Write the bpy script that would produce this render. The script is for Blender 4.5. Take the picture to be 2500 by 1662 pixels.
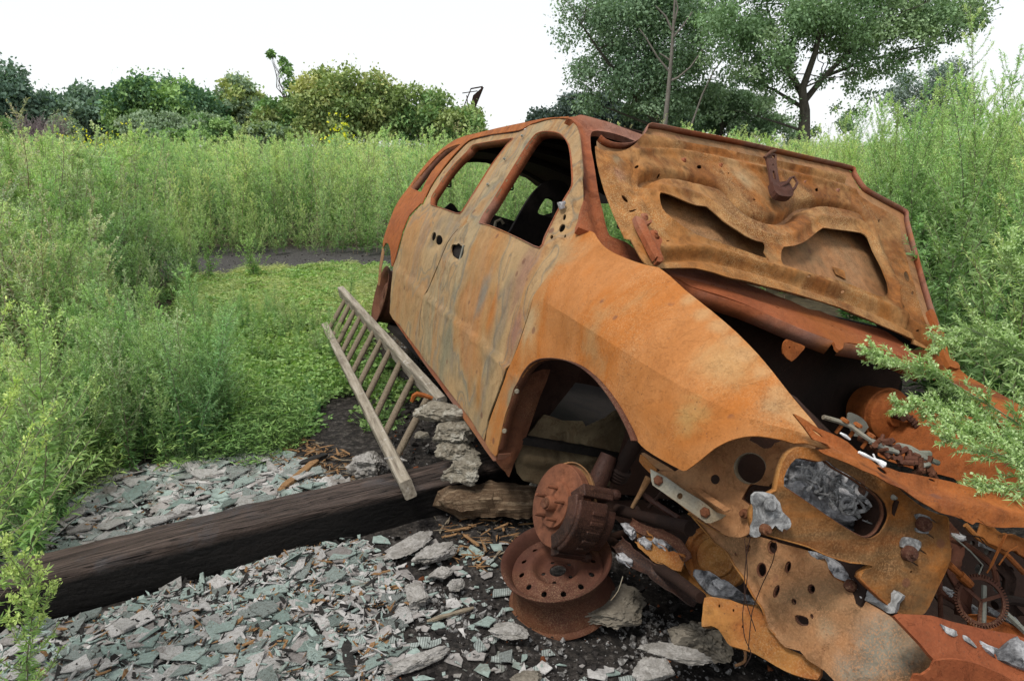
import bpy, math, random
import numpy as np
from mathutils import Vector, Matrix, noise, geometry
random.seed(7); rng = np.random.default_rng(7)
for o in list(bpy.data.objects): bpy.data.objects.remove(o, do_unlink=True)
S = bpy.context.scene
COL = S.collection
# ------------------------------------------------------------------ camera, world, sun
FPX, PITCH, CAMH = 1891.7, 0.24899, 1.5          # focal length in photo pixels (2500 wide), pitch down, eye height
cam = bpy.data.objects.new('camera', bpy.data.cameras.new('camera')); COL.objects.link(cam)
cam.location = (0, 0, CAMH); cam.rotation_euler = (math.pi/2 - PITCH, 0, 0)
cam.data.sensor_width = 36; cam.data.lens = 36*FPX/2500; cam.data.clip_start = .05; cam.data.clip_end = 2000
S.camera = cam
S.render.resolution_x = 1024; S.render.resolution_y = 680
world = bpy.data.worlds.new('World'); S.world = world; world.use_nodes = True
wn = world.node_tree.nodes; wl = world.node_tree.links; wn.clear()
SUN_EL, SUN_AZ = math.radians(62), math.radians(220)
sky = wn.new('ShaderNodeTexSky'); sky.sky_type = 'NISHITA'; sky.sun_disc = False
sky.sun_elevation = SUN_EL; sky.sun_rotation = SUN_AZ
mixs = wn.new('ShaderNodeMixRGB'); mixs.inputs[0].default_value = .86
mixs.inputs[2].default_value = (9.0, 9.2, 9.4, 1)                # the even white cloud deck over the blue
wbg = wn.new('ShaderNodeBackground'); wbg.inputs[1].default_value = .112
wo = wn.new('ShaderNodeOutputWorld')
wl.new(sky.outputs[0], mixs.inputs[1]); wl.new(mixs.outputs[0], wbg.inputs[0]); wl.new(wbg.outputs[0], wo.inputs[0])
sun = bpy.data.objects.new('sun', bpy.data.lights.new('sun', 'SUN')); COL.objects.link(sun)
sun.data.energy = 2.6; sun.data.angle = math.radians(14); sun.data.color = (1, .95, .88)
sun.rotation_euler = (math.pi/2 - SUN_EL, 0, math.pi - SUN_AZ)
sun.rotation_euler = Vector((math.sin(SUN_AZ)*math.cos(SUN_EL), math.cos(SUN_AZ)*math.cos(SUN_EL), math.sin(SUN_EL))).to_track_quat('Z', 'Y').to_euler()
S.view_settings.view_transform = 'Standard'; S.view_settings.look = 'None'
S.view_settings.exposure = 0.12; S.view_settings.gamma = 1

# ------------------------------------------------------------------ measuring the photo: rays, the car's pose, crops
_c, _s = math.cos(PITCH), math.sin(PITCH)
def wray(u, v):
    a = (u-1250)/FPX; b = -(v-831)/FPX
    return np.array([a, _c+b*_s, -_s+b*_c])
CAMP = np.array([0, 0, CAMH])
def gpt(u, v, z=0.0):
    w = wray(u, v); return CAMP + w*(z-CAMH)/w[2]
def wp(u, v, Y):
    w = wray(u, v); return CAMP + w*Y/w[1]
def _rot(a):
    cx, cy, cz = np.cos(a); sx, sy, sz = np.sin(a)
    return (np.array([[cz, -sz, 0], [sz, cz, 0], [0, 0, 1]]) @ np.array([[cy, 0, sy], [0, 1, 0], [-sy, 0, cy]])
            @ np.array([[1, 0, 0], [0, cx, -sx], [0, sx, cx]]))
CR = _rot(np.array([-0.29724, -0.04191, -1.21067])); CT = np.array([0.86805, 2.50581, -0.04605])
CC = CR.T @ (CAMP - CT)                            # eye in the car's own frame
def cray(u, v): return CR.T @ wray(u, v)
def tow(p): return CR @ np.array(p, float) + CT
CROPS = dict(c1=(900, 250, .2967), c2=(1400, 250, .4663), c3=(750, 650, .3827), c4=(1150, 800, .5102), c5=(1500, 950, .4541),
             c6=(0, 950, .5511), c7=(0, 0, .5299), c8=(1300, 0, .5087), d1=(900, 500, .4464), d2=(1200, 550, .3827),
             d3=(1850, 800, .3189), d4=(1900, 1150, .3264), d5=(1450, 1200, .2947), d6=(1350, 250, .2869), s=(0, 0, 1))
def px(c, *a):
    x0, y0, k = CROPS[c]; return [(x0+a[i]*k, y0+a[i+1]*k) for i in range(0, len(a), 2)]
def ell(c, cx, cy, rx, ry, rot=0, n=14):
    r = math.radians(rot); out = []
    for i in range(n):
        t = 2*math.pi*i/n; x, y = rx*math.cos(t), ry*math.sin(t)
        out += [cx+x*math.cos(r)-y*math.sin(r), cy+x*math.sin(r)+y*math.cos(r)]
    return px(c, *out)

# ------------------------------------------------------------------ materials
def newmat(name):
    m = bpy.data.materials.new(name); m.use_nodes = True
    nt = m.node_tree; nt.nodes.clear()
    out = nt.nodes.new('ShaderNodeOutputMaterial'); b = nt.nodes.new('ShaderNodeBsdfPrincipled')
    nt.links.new(b.outputs[0], out.inputs[0]); b.inputs['Specular IOR Level'].default_value = .18
    return m, nt, b, out
def N(nt, t, **k):
    n = nt.nodes.new(t)
    for a, v in k.items(): setattr(n, a, v)
    return n
def nz(nt, co, scale, detail=5, rough=.55, dist=0.0):
    n = N(nt, 'ShaderNodeTexNoise'); n.inputs['Scale'].default_value = scale; n.inputs['Detail'].default_value = detail
    n.inputs['Roughness'].default_value = rough; n.inputs['Distortion'].default_value = dist
    if co is not None: nt.links.new(co, n.inputs['Vector'])
    return n.outputs[0]
def ramp(nt, f, stops):
    r = N(nt, 'ShaderNodeValToRGB'); e = r.color_ramp.elements
    while len(e) < len(stops): e.new(.5)
    for i, (p, c) in enumerate(stops):
        e[i].position = p; e[i].color = (c, c, c, 1) if isinstance(c, (int, float)) else (*c, 1)
    nt.links.new(f, r.inputs[0]); return r.outputs[0]
def mix(nt, f, a, b, mode='MIX'):
    m = N(nt, 'ShaderNodeMixRGB', blend_type=mode)
    for i, v in enumerate((f, a, b)):
        if isinstance(v, (int, float)): m.inputs[i].default_value = v if i == 0 else (v, v, v, 1)
        elif isinstance(v, tuple): m.inputs[i].default_value = (*v, 1)
        else: nt.links.new(v, m.inputs[i])
    return m.outputs[0]
def coords(nt, scale=(1, 1, 1), rot=(0, 0, 0), gen='Object'):
    t = N(nt, 'ShaderNodeTexCoord'); src = t.outputs[gen]
    if any(rot):
        q = N(nt, 'ShaderNodeMapping'); q.inputs['Rotation'].default_value = rot; nt.links.new(src, q.inputs[0]); src = q.outputs[0]
    m = N(nt, 'ShaderNodeMapping'); m.inputs['Scale'].default_value = scale; nt.links.new(src, m.inputs[0]); return m.outputs[0]
def bump(nt, b, h, dist, strength=1.0):
    n = N(nt, 'ShaderNodeBump'); n.inputs['Distance'].default_value = dist; n.inputs['Strength'].default_value = strength
    nt.links.new(h, n.inputs['Height']); nt.links.new(n.outputs[0], b.inputs['Normal'])
# rust palette (linear)
OR = (.345, .115, .021); ORL = (.40, .145, .033); ORD = (.23, .070, .016); RED = (.17, .045, .018); REDL = (.26, .075, .028)
TAN = (.29, .18, .085); TANL = (.35, .25, .135); OCH = (.30, .135, .035); GRN = (.185, .165, .105); GRY = (.155, .15, .125); BRN = (.08, .028, .014); PUR = (.22, .11, .08)
def rust(name, base, speck=None, scale=2.2, dist=.8, mscale=(1, 1, 1), mrot=(0, 0, 0), patches=(), grit=.0, swirl=None, rough=.78, gritcol=(.5, .36, .2), spots=True, bumpd=.0006, pscale=(1, 1, 1), mott=.4, flk=.55):
    """base: ramp colours of the large mottling; patches: (centre, radius, colour) stains, and painted groove shade on the hood, with ragged edges"""
    m, nt, b, out = newmat(name)
    raw = coords(nt); co = coords(nt, mscale, mrot); praw = coords(nt, pscale)
    n1 = nz(nt, co, scale, 7, .6, dist)
    k = len(base); col = ramp(nt, n1, [(.34+.32*i/(k-1), c) for i, c in enumerate(base)])
    if swirl:                                        # marbled, flowing bands of scorched paint
        wn_ = N(nt, 'ShaderNodeTexNoise'); wn_.inputs['Scale'].default_value = 2.6; wn_.inputs['Detail'].default_value = 3; cs = coords(nt, (1, 1, .62), (0, .28, 0)); nt.links.new(cs, wn_.inputs[0])
        sb = N(nt, 'ShaderNodeVectorMath', operation='SUBTRACT'); nt.links.new(wn_.outputs['Color'], sb.inputs[0]); sb.inputs[1].default_value = (.5, .5, .5)
        sc = N(nt, 'ShaderNodeVectorMath', operation='MULTIPLY_ADD'); nt.links.new(sb.outputs[0], sc.inputs[0]); sc.inputs[1].default_value = (.8, .8, .8); nt.links.new(cs, sc.inputs[2])
        n5 = nz(nt, sc.outputs[0], swirl, 2.6, .42)
        mb_ = ramp(nt, n5, [(.28, OCH), (.33, TAN), (.365, GRN), (.385, TANL), (.42, TAN), (.45, (.33, .17, .07)), (.475, GRY), (.49, TAN), (.53, TANL), (.56, (.30, .22, .12)), (.58, GRN), (.60, GRY), (.625, TAN), (.66, OCH), (.72, OR)])
        col = mix(nt, .52, col, mb_)
        col = mix(nt, ramp(nt, n5, [(.395, 0.0), (.402, .7), (.41, 0.0), (.505, 0.0), (.512, .7), (.52, 0.0), (.60, 0.0), (.606, .6), (.614, 0.0)]), col, (.12, .115, .09))
        n6 = nz(nt, coords(nt, (14, 14, 1.6), (0, .28, 0)), 1.0, 5, .65, .4)
        col = mix(nt, ramp(nt, n6, [(.46, 0.0), (.66, .6)]), col, mix(nt, .5, TANL, col))
        col = mix(nt, ramp(nt, n6, [(.28, .40), (.40, 0.0)]), col, GRY)
    wob = nz(nt, praw, 6, 7, .7, 1.2)
    for c, r, pc in patches:
        d = N(nt, 'ShaderNodeVectorMath', operation='DISTANCE'); nt.links.new(praw, d.inputs[0]); d.inputs[1].default_value = tuple(c[i]*pscale[i] for i in range(3))
        a = N(nt, 'ShaderNodeMath', operation='MULTIPLY_ADD'); nt.links.new(wob, a.inputs[0]); a.inputs[1].default_value = 2.4*r; nt.links.new(d.outputs['Value'], a.inputs[2])
        mr = N(nt, 'ShaderNodeMapRange', interpolation_type='SMOOTHSTEP'); nt.links.new(a.outputs[0], mr.inputs[0])
        mr.inputs[1].default_value = r*1.35; mr.inputs[2].default_value = r*2.5; mr.inputs[3].default_value = .8; mr.inputs[4].default_value = 0
        col = mix(nt, mr.outputs[0], col, pc)
    n2 = nz(nt, raw, 22, 6, .65, .3)
    col = mix(nt, mott, col, mix(nt, 1.0, col, ramp(nt, n2, [(.3, .55), (.5, 1.0), (.72, 1.35)]), 'MULTIPLY'))
    n3 = nz(nt, raw, 140, 4, .7)
    col = mix(nt, .3, col, mix(nt, 1.0, col, ramp(nt, n3, [(.3, .6), (.7, 1.4)]), 'MULTIPLY'))
    if grit > 0:                                     # coarse granular scale
        n4 = nz(nt, raw, 210, 3, .8); msk = ramp(nt, nz(nt, raw, 3.2, 4, .6), [(.42, 0.0), (.62, 1.0)])
        g = ramp(nt, n4, [(.50, 0.0), (.60, 1.0)])
        f = N(nt, 'ShaderNodeMath', operation='MULTIPLY'); nt.links.new(g, f.inputs[0]); nt.links.new(msk, f.inputs[1])
        f2 = N(nt, 'ShaderNodeMath', operation='MULTIPLY'); nt.links.new(f.outputs[0], f2.inputs[0]); f2.inputs[1].default_value = grit
        col = mix(nt, f2.outputs[0], col, gritcol)
    if spots:
        v = N(nt, 'ShaderNodeTexVoronoi'); v.inputs['Scale'].default_value = 9; v.inputs['Randomness'].default_value = 1; nt.links.new(raw, v.inputs[0])
        sp = ramp(nt, v.outputs['Distance'], [(.0, .75), (.10, .6), (.13, 0.0)])
        keep = ramp(nt, nz(nt, raw, 4, 2), [(.49, 0.0), (.52, 1.0)])
        f = N(nt, 'ShaderNodeMath', operation='MULTIPLY'); nt.links.new(sp, f.inputs[0]); nt.links.new(keep, f.inputs[1])
        col = mix(nt, f.outputs[0], col, (.13, .055, .035))
    vp = N(nt, 'ShaderNodeTexVoronoi'); vp.inputs['Scale'].default_value = 75; nt.links.new(raw, vp.inputs[0]); pm = ramp(nt, nz(nt, raw, 7, 5, .7), [(.50, 0.0), (.60, 1.0)])
    pit = mix(nt, 1.0, ramp(nt, vp.outputs['Distance'], [(.10, 1.0), (.22, 0.0)]), pm, 'MULTIPLY'); col = mix(nt, mix(nt, 1.0, pit, .55, 'MULTIPLY'), col, (.09, .04, .025))
    flake = ramp(nt, nz(nt, raw, 16, 8, .72, .8), [(.53, 0.0), (.548, 1.0)]); fm = mix(nt, 1.0, flake, ramp(nt, nz(nt, raw, 2.7, 3), [(.48, 0.0), (.62, flk)]), 'MULTIPLY'); col = mix(nt, fm, col, mix(nt, 1.0, col, (.62, .52, .46), 'MULTIPLY'))
    nt.links.new(col, b.inputs['Base Color']); b.inputs['Roughness'].default_value = rough
    hh = mix(nt, .35, mix(nt, .5, n2, n3), mix(nt, .5, pit, flake), 'SUBTRACT'); bump(nt, b, hh, bumpd*4)
    return m
def plain(name, cols, scale=8, rough=.85, bd=.002, fine=60, mscale=(1, 1, 1), dist=.5):
    m, nt, b, out = newmat(name); co = coords(nt, mscale)
    n1 = nz(nt, co, scale, 8, .65, dist); k = len(cols)
    col = ramp(nt, n1, [(.32+.36*i/(k-1), c) for i, c in enumerate(cols)])
    n2 = nz(nt, co, fine, 5, .7)
    col = mix(nt, .6, col, mix(nt, 1.0, col, ramp(nt, n2, [(.3, .5), (.7, 1.5)]), 'MULTIPLY'))
    nt.links.new(col, b.inputs['Base Color']); b.inputs['Roughness'].default_value = rough
    bump(nt, b, mix(nt, .5, n1, n2), bd); return m
def leafmat(name, trans=.42, rough=.6):
    m, nt, b, out = newmat(name)
    a = N(nt, 'ShaderNodeAttribute'); a.attribute_name = 'col'
    nt.links.new(a.outputs['Color'], b.inputs['Base Color']); b.inputs['Roughness'].default_value = rough
    t = N(nt, 'ShaderNodeBsdfTranslucent'); nt.links.new(mix(nt, 1.0, a.outputs['Color'], (1.1, 1.25, .6), 'MULTIPLY'), t.inputs[0])
    x = N(nt, 'ShaderNodeMixShader'); x.inputs[0].default_value = trans
    nt.links.new(b.outputs[0], x.inputs[1]); nt.links.new(t.outputs[0], x.inputs[2]); nt.links.new(x.outputs[0], out.inputs[0])
    return m

# ------------------------------------------------------------------ objects
def tag(o, label=None, cat=None, group=None, kind=None):
    if label: o['label'] = label
    if cat: o['category'] = cat
    if group: o['group'] = group
    if kind: o['kind'] = kind
    return o
def empty(name, loc=(0, 0, 0), rot=(0, 0, 0)):
    o = bpy.data.objects.new(name, None); COL.objects.link(o); o.location = loc; o.rotation_euler = rot; o.empty_display_size = .1; return o
def mkobj(name, V, F, mat, parent=None, smooth=False, flat_from=None):
    me = bpy.data.meshes.new(name); me.from_pydata([tuple(map(float, v)) for v in V], [], [tuple(map(int, f)) for f in F])
    for m in (mat if isinstance(mat, (list, tuple)) else [mat]): me.materials.append(m)
    if smooth:
        fl = np.ones(len(me.polygons), bool)
        if flat_from is not None: fl[flat_from:] = False
        me.polygons.foreach_set('use_smooth', fl)
    me.update()
    o = bpy.data.objects.new(name, me); COL.objects.link(o)
    if parent: o.parent = parent
    return o
class MB:
    def __init__(s): s.V = []; s.F = []
    def add(s, V, F):
        n = len(s.V); s.V += [tuple(v) for v in V]; s.F += [tuple(i+n for i in f) for f in F]; return s
    def tube(s, pts, r, n=8, cap=True):
        pts = [Vector(tuple(map(float, p))) for p in pts]; rs = r if isinstance(r, (list, tuple)) else [r]*len(pts)
        V = []; F = []; prev = None
        for i, p in enumerate(pts):
            d = (pts[min(i+1, len(pts)-1)]-pts[max(i-1, 0)]); d = d.normalized() if d.length > 1e-9 else Vector((0, 0, 1))
            a = prev - d*prev.dot(d) if prev is not None else d.orthogonal(); a.normalize(); prev = a; b = d.cross(a)
            for k in range(n):
                t = 2*math.pi*k/n; V.append(p+(a*math.cos(t)+b*math.sin(t))*rs[i])
        for i in range(len(pts)-1):
            for k in range(n): F.append((i*n+k, i*n+(k+1) % n, (i+1)*n+(k+1) % n, (i+1)*n+k))
        if cap: F += [tuple(range(n))[::-1], tuple((len(pts)-1)*n+k for k in range(n))]
        return s.add(V, F)
    def lathe(s, prof, M=None, n=32, close=False):
        """prof: (radius, height) pairs round local Z, placed by M"""
        V = []; F = []; M = M or Matrix()
        for r, h in prof:
            for k in range(n): t = 2*math.pi*k/n; V.append(M @ Vector((r*math.cos(t), r*math.sin(t), h)))
        m = len(prof)
        for i in range(m-(0 if close else 1)):
            j = (i+1) % m
            for k in range(n): F.append((i*n+k, i*n+(k+1) % n, j*n+(k+1) % n, j*n+k))
        return s.add(V, F)
    def box(s, c, size, M=None, jit=0, bev=0):
        x, y, z = [v/2 for v in size]; M = M or Matrix(); V = []
        for k in (-1, 1):
            for i, j in ((-1, -1), (1, -1), (1, 1), (-1, 1)):
                V.append(M @ Vector((c[0]+i*x+random.uniform(-jit, jit), c[1]+j*y+random.uniform(-jit, jit), c[2]+k*z+random.uniform(-jit, jit))))
        return s.add(V, [(3, 2, 1, 0), (4, 5, 6, 7), (0, 1, 5, 4), (1, 2, 6, 5), (2, 3, 7, 6), (3, 0, 4, 7)])
    def build(s, name, mat, parent=None, smooth=True, bev=0):
        o = mkobj(name, s.V, s.F, mat, parent)
        if smooth:
            o.data.polygons.foreach_set('use_smooth', [True]*len(o.data.polygons))
            try: o.data.set_sharp_from_angle(angle=math.radians(38))
            except Exception: pass
        if bev:
            b = o.modifiers.new('bevel', 'BEVEL'); b.width = bev; b.segments = 2; b.limit_method = 'ANGLE'
        return o
def axisM(p, d, up=(0, 0, 1)):
    """matrix whose Z looks along d at p"""
    q = Vector(d).normalized().to_track_quat('Z', 'Y'); return Matrix.Translation(Vector(tuple(map(float, p)))) @ q.to_matrix().to_4x4()

# ---- surfaces in the car's frame
class Plane:
    def __init__(s, O, A, n):
        s.O = np.array(O, float); s.n = np.array(n, float)/np.linalg.norm(n)
        A = np.array(A, float); A -= s.n*A.dot(s.n); s.A = A/np.linalg.norm(A); s.B = np.cross(s.n, s.A)
    def hit(s, u, v):
        r = cray(u, v); t = (s.O-CC).dot(s.n)/r.dot(s.n); P = CC+r*t-s.O; return (P.dot(s.A), P.dot(s.B))
    def ev(s, a, b): return s.O[None]+a[:, None]*s.A+b[:, None]*s.B, np.repeat(s.n[None], len(a), 0)
    def at(s, u, v):
        a, b = s.hit(u, v); return s.O+a*s.A+b*s.B
_zt = np.linspace(-.2, 2.0, 221)
_wt = np.interp(_zt, [-.2, .0, .12, .2, .35, .53, .62, .8, .92, 1.0, 1.05, 1.25, 1.45, 1.62, 1.8, 2.0], [.80, .84, .875, .895, .92, .938, .945, .945, .93, .908, .890, .815, .735, .66, .57, .45])
_k = np.exp(-np.linspace(-2, 2, 9)**2); _k /= _k.sum(); _wt = np.convolve(np.pad(_wt, 4, 'edge'), _k, 'valid')
def Wd(x, z):
    w = np.interp(z, _zt, _wt)
    w = w-.22*np.clip((x-.1)/.9, 0, 2)**2-.35*np.clip((-3.2-x)/.75, 0, 2)**2
    zt = 1.0-.33*np.clip((x+.1)/.95, 0, 1.3)**1.3
    w = w-np.clip((x+.62)/.5, 0, 1)*.115*np.clip((z-(zt-.26))/.26, 0, 2.2)**2
    return w
class Side:
    def hit(s, u, v):
        r = cray(u, v); t = np.linspace(1.2, 8.5, 1500); P = CC[None]+r[None]*t[:, None]
        g = P[:, 1]+Wd(P[:, 0], P[:, 2]); i = np.argmax(g >= 0) if (g >= 0).any() else np.argmax(g)
        if g[i] >= 0 and i > 0:
            a, b = t[i-1], t[i]
            for _ in range(25):
                m = (a+b)/2; p = CC+r*m
                if p[1]+Wd(p[0], p[2]) >= 0: b = m
                else: a = m
            p = CC+r*b
        else: p = P[i]
        return (p[0], p[2])
    def ev(s, x, z):
        e = .004; w = Wd(x, z); wx = (Wd(x+e, z)-Wd(x-e, z))/(2*e); wz = (Wd(x, z+e)-Wd(x, z-e))/(2*e)
        n = np.stack([wx*-1, -np.ones_like(w), wz*-1], 1); n /= np.linalg.norm(n, axis=1)[:, None]
        return np.stack([x, -w, z], 1), n
    def at(s, u, v):
        x, z = s.hit(u, v); return np.array([x, -Wd(x, z), z])
SIDE = Side()
def inpoly(P, poly):
    x, y = P[:, 0], P[:, 1]; c = np.zeros(len(P), bool); n = len(poly)
    for i in range(n):
        x1, y1 = poly[i]; x2, y2 = poly[(i+1) % n]
        if y1 == y2: continue
        c ^= ((y1 > y) != (y2 > y)) & (x < (x2-x1)*(y-y1)/(y2-y1)+x1)
    return c
def pdist(P, pl, signed=False):
    """distance of points to a polyline; signed by side"""
    pl = np.array(pl); best = np.full(len(P), 1e9); sg = np.ones(len(P))
    for a, b in zip(pl[:-1], pl[1:]):
        d = b-a; L = d.dot(d)+1e-12; t = np.clip(((P-a)@d)/L, 0, 1); q = P-(a+t[:, None]*d); D = np.hypot(q[:, 0], q[:, 1])
        m = D < best; best[m] = D[m]; sg[m] = np.sign(d[0]*q[:, 1]-d[1]*q[:, 0])[m]
    return best*sg if signed else best
def smooth_px(pts, closed=True, k=1):
    """Chaikin-like rounding of a traced line that keeps it through its points (Catmull-Rom)"""
    n = len(pts); out = []
    for i in range(n if closed else n-1):
        p0, p1, p2, p3 = [np.array(pts[(i+j) % n] if closed else pts[min(max(i+j, 0), n-1)]) for j in (-1, 0, 1, 2)]
        out.append(tuple(p1))
        for s in range(1, k+1):
            t = s/(k+1); q = .5*((2*p1)+(-p0+p2)*t+(2*p0-5*p1+4*p2-p3)*t*t+(-p0+3*p1-3*p2+p3)*t**3); lin = p1+(p2-p1)*t
            out.append(tuple(.75*q+.25*lin))
    if not closed: out.append(tuple(pts[-1]))
    return out
def sheet(name, surf, outline, holes=(), mat=None, parent=None, res=.04, th=.004, disp=None, creases=(), sub=1, off=0.0, noise_amp=.0015, st=False, sharp=None):
    """a pressed-metal sheet: traced outline and cut-outs laid on a surface, meshed with an inner grid, given thickness and pressings"""
    conv = (lambda L: [tuple(p) for p in L]) if st else (lambda L: [surf.hit(*p) for p in L])
    O = conv(smooth_px(outline, True, sub) if sub else outline); H = [conv(smooth_px(h, True, 1) if not st else h) for h in holes]
    Cr = [conv(smooth_px(c, False, 1) if not st else c) for c in creases]
    def dens(L, closed):
        out = []; n = len(L)
        for i in range(n if closed else n-1):
            a = np.array(L[i]); b = np.array(L[(i+1) % n]); k = max(1, int(np.linalg.norm(b-a)/(res*1.3)))
            out += [tuple(a+(b-a)*j/k) for j in range(k)]
        if not closed: out.append(L[-1])
        return out
    O = dens(O, True); H = [dens(h, True) for h in H]; Cr = [dens(c, False) for c in Cr]
    V = []; E = []
    for L, closed in [(O, 1)]+[(h, 1) for h in H]+[(c, 0) for c in Cr]:
        n0 = len(V); V += L; E += [(n0+i, n0+(i+1) % len(L)) for i in range(len(L) if closed else len(L)-1)]
    A = np.array(O); lo, hi = A.min(0), A.max(0)
    xs = np.arange(lo[0], hi[0], res); ys = np.arange(lo[1], hi[1], res*.866)
    if len(xs)*len(ys) < 60000:
        G = np.array([(x+(res/2 if j % 2 else 0), y) for j, y in enumerate(ys) for x in xs]).reshape(-1, 2)
        if len(G):
            G = G+rng.uniform(-.15, .15, G.shape)*res; k = inpoly(G, O)
            for h in H: k &= ~inpoly(G, h)
            G = G[k]
            if len(G):
                d = pdist(G, O+[O[0]])
                for h in H: d = np.minimum(d, pdist(G, h+[h[0]]))
                for c in Cr: d = np.minimum(d, pdist(G, c))
                V += [tuple(g) for g in G[d > res*.4]]
    r = geometry.delaunay_2d_cdt([Vector(v) for v in V], E, [], 0, 1e-6)
    P = np.array([tuple(v) for v in r[0]]); T = np.array([f for f in r[2] if len(f) == 3])
    cen = P[T].mean(1); k = inpoly(cen, O)
    for h in H: k &= ~inpoly(cen, h)
    T = T[k]; used = np.unique(T); mp = -np.ones(len(P), int); mp[used] = np.arange(len(used)); P = P[used]; T = mp[T]
    co, n = surf.ev(P[:, 0].copy(), P[:, 1].copy())
    d = np.full(len(P), off, float)
    if noise_amp: d += np.array([noise.noise(Vector((p[0]*6, p[1]*6, len(name)))) for p in P])*noise_amp
    if disp: d += disp(P)
    co = co+n*d[:, None]; back = co-n*th
    # consistent winding towards the normal
    a, b, c = co[T[:, 0]], co[T[:, 1]], co[T[:, 2]]; fn = np.cross(b-a, c-a); flip = (fn*n[T[:, 0]]).sum(1) < 0; T[flip] = T[flip][:, ::-1]
    m = len(P); ec = {}
    for t in T:
        for i in range(3):
            e = (t[i], t[(i+1) % 3]); ec[e] = 1
    bd = [e for e in ec if (e[1], e[0]) not in ec]
    Vv = list(co)+list(back); F = [tuple(t) for t in T]+[tuple(x+m for x in t[::-1]) for t in T]; nf = len(F)
    for e in bd:
        k0 = len(Vv); Vv += [co[e[0]], co[e[1]], back[e[1]], back[e[0]]]; F.append((k0+1, k0, k0+3, k0+2))
    o = mkobj(name, Vv, F, mat, parent, True, nf)
    if sharp: o.data.set_sharp_from_angle(angle=math.radians(sharp))
    return o
def bead(surf, line, width, h, st=False):
    L = line if st else [surf.hit(*p) for p in smooth_px(line, False, 2)]
    return lambda P: h*np.exp(-(pdist(P, L)/width)**2)
def step(surf, line, width, h):
    """height h on one side of the line, blended over width"""
    L = [surf.hit(*p) for p in smooth_px(line, False, 2)]
    return lambda P: h*(1/(1+np.exp(-pdist(P, L, True)/width*4)))
def addf(*fs): return lambda P: sum(f(P) for f in fs)
def flange(name, surf, line, depth, mat, parent, off=0, th=.003):
    """a turned-in edge along a traced line"""
    L = [surf.hit(*p) for p in smooth_px(line, False, 2)]; A = np.array(L); co, n = surf.ev(A[:, 0].copy(), A[:, 1].copy()); co = co+n*off
    V = []; F = []; m = len(co); tv = np.gradient(co, axis=0); tv /= np.linalg.norm(tv, axis=1)[:, None]; sv = np.cross(tv, n)*th
    for c in (co, co-n*depth, co-n*depth+sv, co+sv): V += list(c)
    for r0 in range(4):
        r1 = (r0+1) % 4
        for i in range(m-1): F.append((r0*m+i, r0*m+i+1, r1*m+i+1, r1*m+i))
    return mkobj(name, V, F, mat, parent, True)

# ================================================================== THE BURNT VAN
M = {}
M['fender'] = rust('rust_fender', [OCH, (.31, .115, .028), (.37, .15, .045), OR, (.34, .17, .062), (.36, .135, .032)], 1.6, .9, mscale=(1, 1, .8), grit=.25, patches=[
    (tuple(SIDE.at(*px('d2', 420, 200)[0])), .11, TAN), (tuple(SIDE.at(*px('d2', 230, 620)[0])), .07, TANL), (tuple(SIDE.at(*px('d2', 120, 1100)[0])), .09, GRN),
    (tuple(SIDE.at(*px('d2', 1520, 880)[0])), .09, (.38, .22, .09)), (tuple(SIDE.at(*px('d2', 1250, 1230)[0])), .055, (.33, .20, .07)), (tuple(SIDE.at(*px('d2', 1800, 1150)[0])), .04, TAN)]+[(tuple(SIDE.at(*px('d2', a_, b_)[0])), .03, (.39, .22, .095)) for a_, b_ in ((1270, 470), (1350, 560), (1450, 640), (1540, 740), (1620, 830), (1720, 930), (1830, 1060), (1930, 1190), (2020, 1290), (2090, 1370))], mott=.2, flk=.16,
    gritcol=(.60, .42, .22))
M['door'] = rust('rust_door', [TAN, (.32, .155, .05), (.33, .19, .08), TAN, (.24, .19, .115), TAN], 2.0, 1.4, mscale=(1, 1, .45), mrot=(0, .35, 0), swirl=1.7, pscale=(1, 1, .5), patches=[
    (tuple(SIDE.at(*px('d1', 660, 600)[0])), .055, OR), (tuple(SIDE.at(*px('d1', 620, 480)[0])), .06, GRY), (tuple(SIDE.at(*px('d1', 800, 680)[0])), .06, PUR),
    (tuple(SIDE.at(*px('d1', 600, 1040)[0])), .05, OCH), (tuple(SIDE.at(*px('d1', 420, 780)[0])), .10, GRN), (tuple(SIDE.at(*px('d1', 830, 380)[0])), .09, PUR)])
M['slider'] = rust('rust_sliding_door', [TAN, OCH, TANL, GRN, TAN], 2.2, .7, mscale=(1, 1, .3), mrot=(0, .3, 0), swirl=1.3)
M['frame'] = rust('rust_pillars', [RED, REDL, PUR, OR, TAN], 3.5, .5, grit=.2)
M['doorframe'] = rust('rust_door_frame', [PUR, TAN, OCH, TAN, (.26, .2, .15)], 3.5, .6)

_RPL = Plane((.80, -.52, .32), (1, 0, 0), (.35, -.93, .12))
def _rp(q): return _RPL.at(*q)
M['red'] = rust('rust_red_beam', [RED, REDL, ORD, REDL], 3.0, .5, grit=.1)
M['redo'] = rust('rust_orange_red', [(.19, .055, .014), (.25, .07, .018), (.29, .09, .02), (.14, .04, .014)], 3.4, .9, grit=.4, mott=.7, gritcol=(.34, .16, .07))
M['brown'] = rust('rust_brown', [BRN, ORD, OCH, BRN, OR], 3.2, .7, grit=.3)
M['rail'] = rust('rust_speckled_rail', [(.25, .105, .03), (.22, .13, .065), (.29, .14, .06), (.17, .10, .05), (.27, .10, .025)], 5, .8, grit=.8, gritcol=(.42, .22, .11), mott=.7, patches=[(tuple(_rp(px('c5', 1450, 1380)[0])), .07, (.20, .20, .16)), (tuple(_rp(px('c5', 1300, 1500)[0])), .05, (.20, .19, .15)), (tuple(_rp(px('c5', 1150, 1300)[0])), .03, (.24, .20, .13))])
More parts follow.
